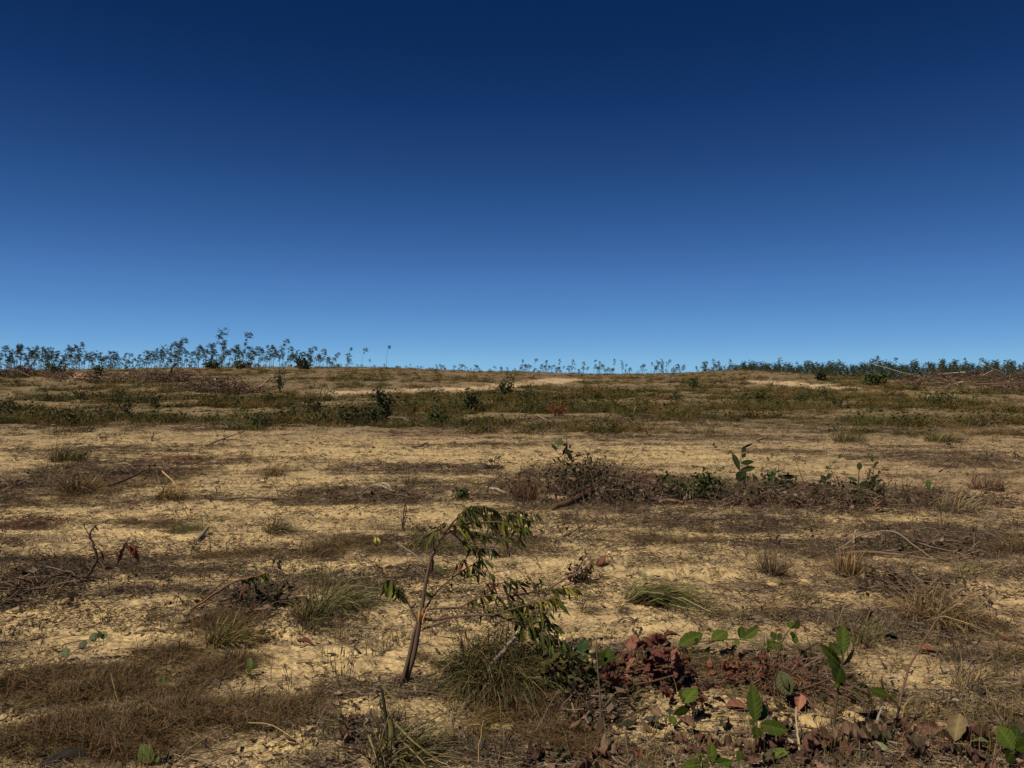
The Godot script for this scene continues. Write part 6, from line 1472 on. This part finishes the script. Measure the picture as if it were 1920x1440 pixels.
	# sticks
	stick("grey barked stick leaning across the front of the tussock", [Vector3(-0.238, 0, -3.739), Vector3(-0.151, 0, -3.956) + Vector3(0.0, 0.05, 0), Vector3(-0.097, 0, -3.983) + Vector3(0.0, 0.14, 0), Vector3(-0.014, 0, -4.053) + Vector3(0.0, 0.22, 0), Vector3(0.071, 0, -4.126) + Vector3(0.0, 0.30, 0)], 0.014, 0.0095, Color(0.19, 0.165, 0.14), Color(0.30, 0.265, 0.22))
	stick("short dark side branch of the grey stick at the foot of the tussock", [Vector3(-0.155, 0, -3.929) + Vector3(0, 0.04, 0), Vector3(-0.105, 0, -3.997) + Vector3(0, 0.045, 0), Vector3(-0.057, 0, -4.082) + Vector3(0, 0.05, 0)], 0.010, 0.008, Color(0.12, 0.10, 0.085), Color(0.15, 0.125, 0.10))
	stick("leaning thin reddish bare stem at the right of the foreground", [Vector3(1.703, 0, -3.448), Vector3(1.78, 0, -3.522) + Vector3(0.0, 0.16, 0), Vector3(1.847, 0, -3.565) + Vector3(0.0, 0.30, 0), Vector3(1.938, 0, -3.61) + Vector3(0.02, 0.42, 0), Vector3(1.992, 0, -3.633) + Vector3(0.03, 0.5, 0)], 0.0065, 0.003, Color(0.13, 0.075, 0.055), Color(0.16, 0.085, 0.06), "bare_stem")
	stick("pale straight stick lying across the bottom right", [Vector3(1.696, 0.02, -3.459), Vector3(1.855, 0.03, -3.48), Vector3(2.037, 0.04, -3.544)], 0.006, 0.005, Color(0.36, 0.31, 0.25), Color(0.32, 0.27, 0.21))
	stick("bleached split stick pointing up right, left of the leaning red stem", [Vector3(1.576, 0.02, -3.428), Vector3(1.658, 0.04, -3.511), Vector3(1.751, 0.06, -3.633)], 0.010, 0.004, Color(0.30, 0.27, 0.235), Color(0.26, 0.23, 0.19))
	stick("long thin dark stick lying behind the seedling with the big upright leaf", [Vector3(0.798, 0.02, -3.49), Vector3(1.06, 0.03, -3.48), Vector3(1.311, 0.03, -3.506), Vector3(1.504, 0.02, -3.448)], 0.005, 0.004, Color(0.085, 0.06, 0.045), Color(0.12, 0.085, 0.06))
	stick("pale curved stalk under the folded red brown leaf", [Vector3(1.204, 0, -3.209), Vector3(1.227, 0, -3.301) + Vector3(0, 0.05, 0), Vector3(1.254, 0, -3.398) + Vector3(0, 0.11, 0), Vector3(1.271, 0, -3.438) + Vector3(0, 0.15, 0)], 0.006, 0.004, Color(0.36, 0.29, 0.18), Color(0.32, 0.26, 0.16), "bare_stem")
	stick("pale straw stalk lying at the right edge of the brown grass mat", [Vector3(-1.196, 0.03, -3.495), Vector3(-1.067, 0.05, -3.438), Vector3(-0.913, 0.02, -3.339)], 0.0026, 0.002, Color(0.32, 0.25, 0.12), Color(0.3, 0.23, 0.11), "straw_stalk")
	stick("long straw stalk slanting through the brown grass mat at the bottom", [Vector3(-1.386, 0.03, -3.218), Vector3(-1.336, 0.05, -3.339), Vector3(-1.253, 0.06, -3.428)], 0.0032, 0.0022, Color(0.22, 0.17, 0.09), Color(0.2, 0.155, 0.08), "straw_stalk")
	stick("greenish forked stalk leaning in the brown grass mat", [Vector3(-1.9, 0, -3.739), Vector3(-1.997, 0, -3.877) + Vector3(0, 0.06, 0), Vector3(-2.074, 0, -3.983) + Vector3(0, 0.11, 0)], 0.0032, 0.0022, Color(0.15, 0.13, 0.055), Color(0.15, 0.13, 0.05), "straw_stalk")
	stick("upright thin straw left of the bottom dead leaves", [Vector3(-0.138, 0, -3.218), Vector3(-0.136, 0, -3.218) + Vector3(0.0, 0.09, 0), Vector3(-0.127, 0, -3.218) + Vector3(0.01, 0.18, 0)], 0.004, 0.002, Color(0.36, 0.25, 0.11), Color(0.3, 0.21, 0.1), "straw_stalk")
	stick("thin dark twig lying from the cut tussock to the grey stick", [Vector3(-0.535, 0.03, -3.864), Vector3(-0.425, 0.03, -3.838), Vector3(-0.292, 0.02, -3.832)], 0.005, 0.004, Color(0.10, 0.075, 0.05), Color(0.11, 0.08, 0.05))
	stick("straw coloured thin stick slanting up to the grey stick", [Vector3(-0.427, 0.03, -3.527), Vector3(-0.33, 0.03, -3.667), Vector3(-0.199, 0.02, -3.838)], 0.004, 0.003, Color(0.19, 0.15, 0.09), Color(0.2, 0.155, 0.09))
	stick("thin arched dry shoot over the soil right of the oval leaved shoot", [Vector3(0.611, 0, -4.548), Vector3(0.669, 0, -4.602) + Vector3(0, 0.07, 0), Vector3(0.767, 0, -4.696) + Vector3(0, 0.16, 0)], 0.003, 0.002, Color(0.12, 0.09, 0.06), Color(0.1, 0.07, 0.05), "bare_stem")
	stick("dark stick lying on pale soil at the left edge of the tussock's soil", [Vector3(-1.02, 0.01, -4.602), Vector3(-0.992, 0.01, -4.696), Vector3(-0.959, 0.02, -4.793)], 0.004, 0.003, Color(0.12, 0.085, 0.06), Color(0.12, 0.085, 0.06))
	stick("thin branch lying across the soil at the far left", [Vector3(-3.09, 0, -5.663), Vector3(-3.03, 0.02, -5.594), Vector3(-2.941, 0, -5.501)], 0.009, 0.006, Color(0.085, 0.06, 0.045), Color(0.085, 0.06, 0.045))
	stick("short brown stick beside a pale stone, below the dead crooked sapling", [Vector3(-2.906, 0.01, -6.064), Vector3(-2.847, 0.015, -6.064), Vector3(-2.77, 0.01, -6.032)], 0.010, 0.008, Color(0.15, 0.095, 0.06), Color(0.13, 0.085, 0.055))
	stick("dark branch lying right of the dead crooked sapling's foot", [Vector3(-2.889, 0.01, -6.244), Vector3(-2.79, 0.02, -6.161), Vector3(-2.703, 0, -6.08)], 0.008, 0.005, Color(0.08, 0.055, 0.042), Color(0.08, 0.055, 0.042))
	stick("thin curved twig lying over the soil at the right edge", [Vector3(2.203, 0, -3.788), Vector3(2.327, 0.08, -3.929), Vector3(2.485, 0.12, -4.163), Vector3(2.572, 0.1, -4.359)], 0.004, 0.002, Color(0.14, 0.105, 0.075), Color(0.12, 0.09, 0.06))
	stick("long thin stalk lying right of the tangled straw heap", [Vector3(2.542, 0.01, -5.398), Vector3(2.779, 0.04, -5.423), Vector3(3.062, 0.03, -5.527)], 0.006, 0.004, Color(0.24, 0.18, 0.11), Color(0.2, 0.15, 0.09), "straw_stalk")
	stick("dark thick twig end pointing down left of the tangled straw heap", [Vector3(3.087, 0.08, -6.278), Vector3(3.048, 0.05, -6.08), Vector3(2.993, 0.02, -5.747)], 0.014, 0.008, Color(0.06, 0.046, 0.036), Color(0.08, 0.06, 0.045))
	for s in [[Vector3(-1.898, 0, -3.282), Vector3(0.20, 0.045, 0.055), Color(0.03, 0.026, 0.023), "charred curved piece of bark at the bottom left"], [Vector3(-0.128, 0, -3.368), Vector3(0.10, 0.045, 0.05), Color(0.085, 0.08, 0.078), "grey curled piece of bark right of the cut tussock"], [Vector3(-1.788, 0, -3.61), Vector3(0.05, 0.02, 0.02), Color(0.035, 0.03, 0.027), "small black chip in the brown grass mat"]]:
		var b := Mesher.new()
		var pts := []
		var cols := []
		for i in 9:
			for k in 5:
				var u := i / 8.0 * 2.0 - 1.0
				var w := k / 4.0 * 2.0 - 1.0
				pts.append(Vector3(u * s[1].x * 0.5, s[1].y * (0.5 + 0.8 * (1.0 - u * u) - 0.5 * w * w) + rng.randf() * 0.006, w * s[1].z * 0.5 * (1.0 - 0.5 * u * u) + 0.03 * u * u))
				cols.append(s[2] * rng.randf_range(0.7, 1.3))
		b.grid(pts, cols, 5)
		var o := single("bark_piece", s[3], "bark", b.commit(false), mat.bark, on_ground(s[0]) - Vector3(0, 0.004, 0))
		o.rotation.y = 0.5
	# pale stones and clods that can be told apart
	var pale := Color(0.50, 0.37, 0.19)
	for s in [[Vector3(-2.781, 0, -5.985), 0.032, "pale stone beside the short brown stick below the dead crooked sapling"], [Vector3(-2.801, 0, -5.541), 0.03, "pale stone on the soil edge left of the leaning branch"], [Vector3(-3.27, 0, -5.023), 0.075, "large pale clod near the left edge"], [Vector3(-2.265, 0, -5.001), 0.045, "pale clod above the brown grass mat"], [Vector3(-3.615, 0, -7.994), 0.04, "whitish stone behind the brown grass strip"], [Vector3(-3.228, 0, -10.133), 0.085, "round whitish stone at the end of the long brown stick"], [Vector3(2.834, 0, -7.453), 0.05, "pale stone on the right middle soil"], [Vector3(3.029, 0, -7.044), 0.05, "whitish stone above the reddish straw tuft"], [Vector3(4.779, 0, -7.526), 0.09, "flat pale stone at the right edge"], [Vector3(2.338, 0, -6.194), 0.06, "pale clod right of the brown upright tuft"], [Vector3(2.057, 0, -6.112), 0.05, "flat shaded clod below the brown upright tuft"], [Vector3(1.948, 0, -4.263), 0.05, "yellow clod right of the five leaved seedling's leaves"], [Vector3(1.985, 0, -4.216), 0.045, "second yellow clod beside it, further right"], [Vector3(1.425, 0, -3.61), 0.085, "large smooth yellow clod left of the five leaved seedling's stem"], [Vector3(1.625, 0, -3.667), 0.06, "rough yellow clod right of the five leaved seedling's stem"], [Vector3(1.164, 0, -3.819), 0.055, "yellow clod behind the big upright leaf"], [Vector3(-0.808, 0, -4.764), 0.018, "small pale stone left of the sapling's trunk"], [Vector3(0.723, 0, -3.599), 0.03, "pale lump before the red leaf heap"], [Vector3(-0.81, 0, -4.104), 0.026, "pale clod on the crumbly soil left of the sapling's foot"], [Vector3(-0.723, 0, -4.111), 0.022, "rounded clod just left of the sapling's foot"], [Vector3(3.744, 0, -8.818), 0.06, "whitish pebble below the pale crooked twig"], [Vector3(3.364, 0, -5.251), 0.06, "pale clod at the right edge right of the tangled straw"]]:
		var m := single("stone" if (s[2] as String).contains("stone") or (s[2] as String).contains("pebble") else "soil_clod", s[2], "stone" if (s[2] as String).contains("stone") else "clod", clod_mesh(3, int(s[1] * 10000), 0.62), mat.pale_soil, on_ground(s[0], s[1] * 0.15))
		m.basis = Basis(Vector3.UP, rng.randf() * TAU).scaled(Vector3(s[1] * 1.15, s[1] * 0.85, s[1]))


# ------------------------------------------------------------------ what nobody could count
func lie(x: float, z: float, lift: float, tilt: float, size: Vector3, along := 0.0) -> Transform3D:
	var turn := rng.randf() * TAU
	if along > 0.0:
		turn = rng.randfn() * along + (PI if rng.randf() < 0.5 else 0.0)
	var b := Basis.from_euler(Vector3(rng.randf_range(-tilt, tilt), turn, rng.randf_range(-tilt, tilt))) * Basis.from_scale(size)
	return Transform3D(b, Vector3(x, gh(x, z) + lift, z))


func spot(near: float, far: float, falloff: float) -> Vector2:
	# distance with a density per square metre that thins out with distance
	var t := rng.randf()
	var d := near * pow(far / near, t) if falloff <= 0.0 else pow(lerpf(pow(near, -falloff), pow(far, -falloff), t), -1.0 / falloff)
	return Vector2(rng.randf_range(-1.15, 1.15) * d, -d)


func make_litter() -> void:
	rng.seed = 13
	# crumbs of soil
	for k in 3:
		var places := []
		var tints := []
		while places.size() < 22000:
			var p := spot(2.5, 28.0, 0.35)
			var d := -p.y
			var l := litter_at(p.x, p.y)
			if rng.randf() < l * 0.45 or rng.randf() > 0.35 + 1.6 * n_wide.get_noise_2d(p.x * 1.6 + 5.0, p.y * 2.4):
				continue
			var s := 0.003 + 0.011 * pow(rng.randf(), 4.0) + 0.0012 * d * rng.randf()
			if rng.randf() < 0.02:
				s *= 2.2
			places.append(lie(p.x, p.y, s * 0.2, 0.5, Vector3(s * rng.randf_range(0.8, 1.7), s * rng.randf_range(0.6, 1.0), s)))
			tints.append(soil_at(p.x, p.y).lerp(Color(0.44, 0.33, 0.18), 0.25) * rng.randf_range(0.45, 1.2))
		scatter("soil_crumbs", "crumbs and small clods of yellow soil", clod_mesh(1, 40 + k, 0.7), mat.clod, places, tints)
	# twigs
	for k in 4:
		var b := Mesher.new()
		b.tube(wander(Vector3(-0.5, 0, 0), Vector3(0.5, 0.02, 0), 5, 0.16), 0.0075, 0.004, 4, Color.WHITE, Color.WHITE * 0.9)
		if k > 1:
			b.tube(wander(Vector3(0.1, 0.0, 0.0), Vector3(0.42, 0.07, 0.22), 3, 0.2), 0.0045, 0.0025, 3, Color.WHITE, Color.WHITE * 0.8)
		var places := []
		var tints := []
		while places.size() < 13500:
			var p := spot(2.5, 55.0, 0.25)
			if rng.randf() > 0.07 + litter_at(p.x, p.y) * 0.95:
				continue
			var d := -p.y
			var s := (0.05 + 0.22 * pow(rng.randf(), 2.0)) * (1.0 + 0.02 * d)
			places.append(lie(p.x, p.y, 0.004 + 0.02 * rng.randf() * litter_at(p.x, p.y), 0.18, Vector3(s, s * (1.0 + 0.02 * d), s), 0.8))
			tints.append(([Color(0.085, 0.058, 0.042), Color(0.055, 0.04, 0.032), Color(0.13, 0.09, 0.062), Color(0.29, 0.225, 0.15), Color(0.17, 0.125, 0.09), Color(0.1, 0.055, 0.04)][rng.randi() % 6] as Color) * rng.randf_range(0.7, 1.3))
		scatter("twigs", "twigs and thin sticks strewn over the soil", b.commit(true), mat.bark, places, tints)
	# flakes of bark and dead leaf
	for k in 3:
		var b := Mesher.new()
		var pts := []
		var cols := []
		for i in 4:
			for q in 3:
				var u := i / 3.0 - 0.5
				var w := q / 2.0 - 0.5
				pts.append(Vector3(u + 0.1 * w, [0.35, -0.2, 0.5][k] * (w * w * 1.6 + u * u * 0.8) + 0.05 * rng.randf(), w * [0.5, 0.34, 0.22][k] * (1.0 - 1.2 * u * u)))
				cols.append(Color.WHITE * rng.randf_range(0.8, 1.1))
		b.grid(pts, cols, 3)
		var places := []
		var tints := []
		while places.size() < 18000:
			var p := spot(2.5, 40.0, 0.3)
			var red := patch(RED, p.x, p.y)
			if rng.randf() > 0.05 + pow(litter_at(p.x, p.y), 1.5) * 0.9 + red * 0.3:
				continue
			var d := -p.y
			var s := (0.010 + 0.030 * pow(rng.randf(), 2.5)) * (1.0 + 0.03 * d)
			places.append(lie(p.x, p.y, 0.004 + 0.02 * rng.randf(), 0.55, Vector3(s * 1.3, s, s)))
			var c: Color = [Color(0.07, 0.05, 0.038), Color(0.11, 0.075, 0.052), Color(0.045, 0.036, 0.03), Color(0.16, 0.12, 0.085), Color(0.25, 0.2, 0.15), Color(0.15, 0.13, 0.11)][rng.randi() % 6]
			if rng.randf() < red * 0.85 or rng.randf() < 0.07:
				c = [Color(0.16, 0.062, 0.04), Color(0.13, 0.05, 0.034), Color(0.2, 0.095, 0.06)][rng.randi() % 3]
			tints.append(c * rng.randf_range(0.7, 1.3))
		scatter("bark_flakes", "flakes of bark and crumpled dead leaves on the soil", b.commit(false), mat.dead, places, tints)
	# loose straw
	for k in 2:
		var b := Mesher.new()
		for i in 14:
			var a := Vector3(rng.randf_range(-0.5, 0.5), 0, rng.randf_range(-0.3, 0.3))
			var an := rng.randfn() * 0.6
			var l := rng.randf_range(0.3, 0.8)
			var e := a + Vector3(cos(an) * l, 0.03 * rng.randf(), sin(an) * l)
			b.ribbon([a, a.lerp(e, 0.5) + Vector3(0, rng.randf() * 0.10, rng.randfn() * 0.05), e], 0.012, Vector3(-sin(an), 0.5, cos(an)).normalized(), Color.WHITE * rng.randf_range(0.6, 1.2), Color.WHITE * rng.randf_range(0.7, 1.3))
		var places := []
		var tints := []
		while places.size() < 10500:
			var p := spot(2.5, 50.0, 0.25)
			var m := patch(MAT, p.x, p.y)
			if rng.randf() > litter_at(p.x, p.y) * 0.85 + m * 0.5 + 0.03:
				continue
			var d := -p.y
			var s := rng.randf_range(0.10, 0.2) * (1.0 + 0.035 * d)
			places.append(lie(p.x, p.y, 0.004, 0.12, Vector3.ONE * s, 0.7))
			var c: Color = [Color(0.2, 0.15, 0.09), Color(0.11, 0.08, 0.05), Color(0.34, 0.27, 0.17), Color(0.07, 0.052, 0.036), Color(0.16, 0.14, 0.11)][rng.randi() % 5]
			tints.append(c.lerp(Color(0.15, 0.10, 0.04), m * 0.7) * rng.randf_range(0.75, 1.25))
		scatter("loose_straw", "loose straw and dead grass lying on the soil", b.commit(false), mat.grass, places, tints)
	# the brown mats of dead grass
	var places := []
	var tints := []
	while places.size() < 2500:
		var p := spot(2.6, 16.0, 0.8)
		var m := patch(MAT, p.x, p.y)
		if rng.randf() > m * m * (0.16 + 2.3 * n_mid.get_noise_2d(p.x * 2.6, p.y * 3.4)):
			continue
		var s := rng.randf_range(0.6, 1.3) * (0.7 + 0.4 * m)
		places.append(Transform3D(Basis(Vector3.UP, rng.randf() * TAU).scaled(Vector3(s, s * rng.randf_range(0.5, 1.0), s)), Vector3(p.x, gh(p.x, p.y), p.y)))
		tints.append((Color(1, 1, 1).lerp(Color(1.15, 1.0, 0.8), rng.randf())) * rng.randf_range(0.6, 1.25))
	scatter("dead_grass_mat", "fine brown dead grass matted on the soil", tangle_mesh(46, 0.11, 0.055, 0.10, 0.0026, [MAT_BROWN, MAT_BROWN, BROWN_STRAW, GREY_STRAW]), mat.grass, places, tints)
	# sparse dry blades elsewhere
	places = []
	tints = []
	while places.size() < 3600:
		var p := spot(2.8, 34.0, 0.2)
		if rng.randf() > litter_at(p.x, p.y) * 0.6 + 0.05:
			continue
		var s := rng.randf_range(0.5, 1.2) * (1.0 + 0.02 * -p.y)
		places.append(Transform3D(Basis(Vector3.UP, rng.randf() * TAU).scaled(Vector3(s, s, s)), Vector3(p.x, gh(p.x, p.y), p.y)))
		tints.append([Color(1, 1, 1), Color(0.8, 0.95, 0.6), Color(1.2, 1.0, 0.8), Color(0.7, 0.65, 0.6)][rng.randi() % 4] * rng.randf_range(0.7, 1.2))
	scatter("sparse_dry_grass", "sparse thin dry grass on the field", blades_mesh(12, 0.05, 0.12, Vector3(0.3, 0, 0), 1.0, 0.004, [BROWN_STRAW, OLIVE, GREY_STRAW], 3), mat.grass, places, tints)
	# clots of slash farther off
	for k in 3:
		var b := Mesher.new()
		for i in 16:
			var c := Vector3(rng.randfn() * 0.28, rng.randf() * 0.05, rng.randfn() * 0.2)
			var an := rng.randfn() * 0.9
			var l := rng.randf_range(0.04, 0.22)
			var dir := Vector3(cos(an), rng.randf_range(-0.1, 0.25), sin(an)) * l
			if i < 11:
				b.tube([c - dir * 0.5, c + Vector3(0, 0.02, 0.01), c + dir * 0.5], 0.006, 0.003, 3, Color.WHITE * rng.randf_range(0.5, 1.6), Color.WHITE)
			else:
				var side := Vector3(-sin(an), 0.6, cos(an)).normalized() * minf(l, 0.09) * 0.3
				b.quad(c - dir * 0.3, c + side * 0.5, c + dir * 0.3, c - side * 0.4, Color.WHITE * rng.randf_range(0.5, 1.6))
		places = []
		tints = []
		while places.size() < 4000:
			var p := spot(5.0, 75.0, 0.1)
			if rng.randf() > 0.06 + pow(litter_at(p.x, p.y), 2.0):
				continue
			var s := rng.randf_range(0.5, 1.2) * (0.42 + 0.018 * -p.y)
			places.append(lie(p.x, p.y, 0.01, 0.1, Vector3(s, s, s), 0.6))
			tints.append(([Color(0.09, 0.064, 0.048), Color(0.125, 0.09, 0.066), Color(0.07, 0.052, 0.042), Color(0.18, 0.14, 0.10)][rng.randi() % 4] as Color).lerp(Color(0.15, 0.06, 0.04), patch(RED, p.x, p.y) * 0.8) * rng.randf_range(0.7, 1.2))
		scatter("slash_litter", "scattered clots of slash on the field", b.commit(false), mat.dead, places, tints)
	# dry stems still standing
	for k in 3:
		var b := Mesher.new()
		b.tube(wander(Vector3(0, -0.1, 0), Vector3(0.2, 1.0, 0.05), 6, 0.12), 0.013, 0.005, 4, Color.WHITE, Color.WHITE)
		for i in 5:
			var y := rng.randf_range(0.3, 0.85)
			b.tube(wander(Vector3(0.2 * y, y, 0.05 * y), Vector3(0.2 * y + rng.randf_range(-0.3, 0.4), y + rng.randf_range(0.05, 0.3), rng.randf_range(-0.25, 0.25)), 3, 0.15), 0.006, 0.003, 3, Color.WHITE, Color.WHITE * 0.9)
		for i in 4 * k:
			var p := Vector3(rng.randf_range(-0.1, 0.4), rng.randf_range(0.35, 1.0), rng.randf_range(-0.2, 0.2))
			var dd := Vector3(rng.randf_range(-0.5, 0.5), -1, rng.randf_range(-0.5, 0.5)).normalized() * 0.16
			b.quad(p, p + dd * 0.5 + Vector3(0.035, 0, 0.02), p + dd, p + dd * 0.5 - Vector3(0.035, 0, 0.02), Color.WHITE * rng.randf_range(0.6, 1.1))
		places = []
		tints = []
		while places.size() < 420:
			var p := spot(3.4, 36.0, 0.0)
			var in_strip: bool = places.size() < 60
			if in_strip:
				p = Vector2(rng.randf_range(0.0, 5.3), -rng.randf_range(9.7, 11.6))
			elif rng.randf() > 0.12 + litter_at(p.x, p.y):
				continue
			var s := rng.randf_range(0.07, 0.24) * (1.0 + 0.03 * -p.y) * (1.7 if in_strip else 1.0)
			places.append(Transform3D(Basis.from_euler(Vector3(rng.randf_range(-0.7, 0.7), rng.randf() * TAU, rng.randf_range(-0.7, 0.7))) * Basis.from_scale(Vector3(s, s, s)), Vector3(p.x, gh(p.x, p.y), p.y)))
			tints.append(([Color(0.075, 0.052, 0.038), Color(0.05, 0.036, 0.028), Color(0.12, 0.085, 0.06), Color(0.2, 0.155, 0.105)][rng.randi() % 4] as Color) * rng.randf_range(0.7, 1.2))
		scatter("standing_dry_stems", "thin dry stems sticking up from the litter", b.commit(true), mat.bark, places, tints)
	# small dry tufts
	for k in 3:
		places = []
		tints = []
		while places.size() < 230:
			var p := spot(3.6, 34.0, 0.0)
			if rng.randf() > 0.2 + litter_at(p.x, p.y):
				continue
			var s := rng.randf_range(0.5, 1.3) * (1.0 + 0.025 * -p.y)
			places.append(Transform3D(Basis(Vector3.UP, rng.randf_range(-0.9, 0.9)).scaled(Vector3(s, s * rng.randf_range(0.6, 1.1), s)), Vector3(p.x, gh(p.x, p.y), p.y)))
			tints.append(([Color(1, 1, 1), Color(0.75, 0.9, 0.55), Color(1.1, 0.95, 0.75), Color(0.7, 0.62, 0.55)][rng.randi() % 4] as Color) * rng.randf_range(0.6, 1.1))
		scatter("small_dry_tufts", "small dry grass tufts scattered over the field", blades_mesh(70, 0.05, [0.10, 0.14, 0.18][k], Vector3(0.7, -0.1, 0), 1.7, 0.0035, [BROWN_STRAW, OLIVE, GREY_STRAW, MAT_BROWN]), mat.grass, places, tints)
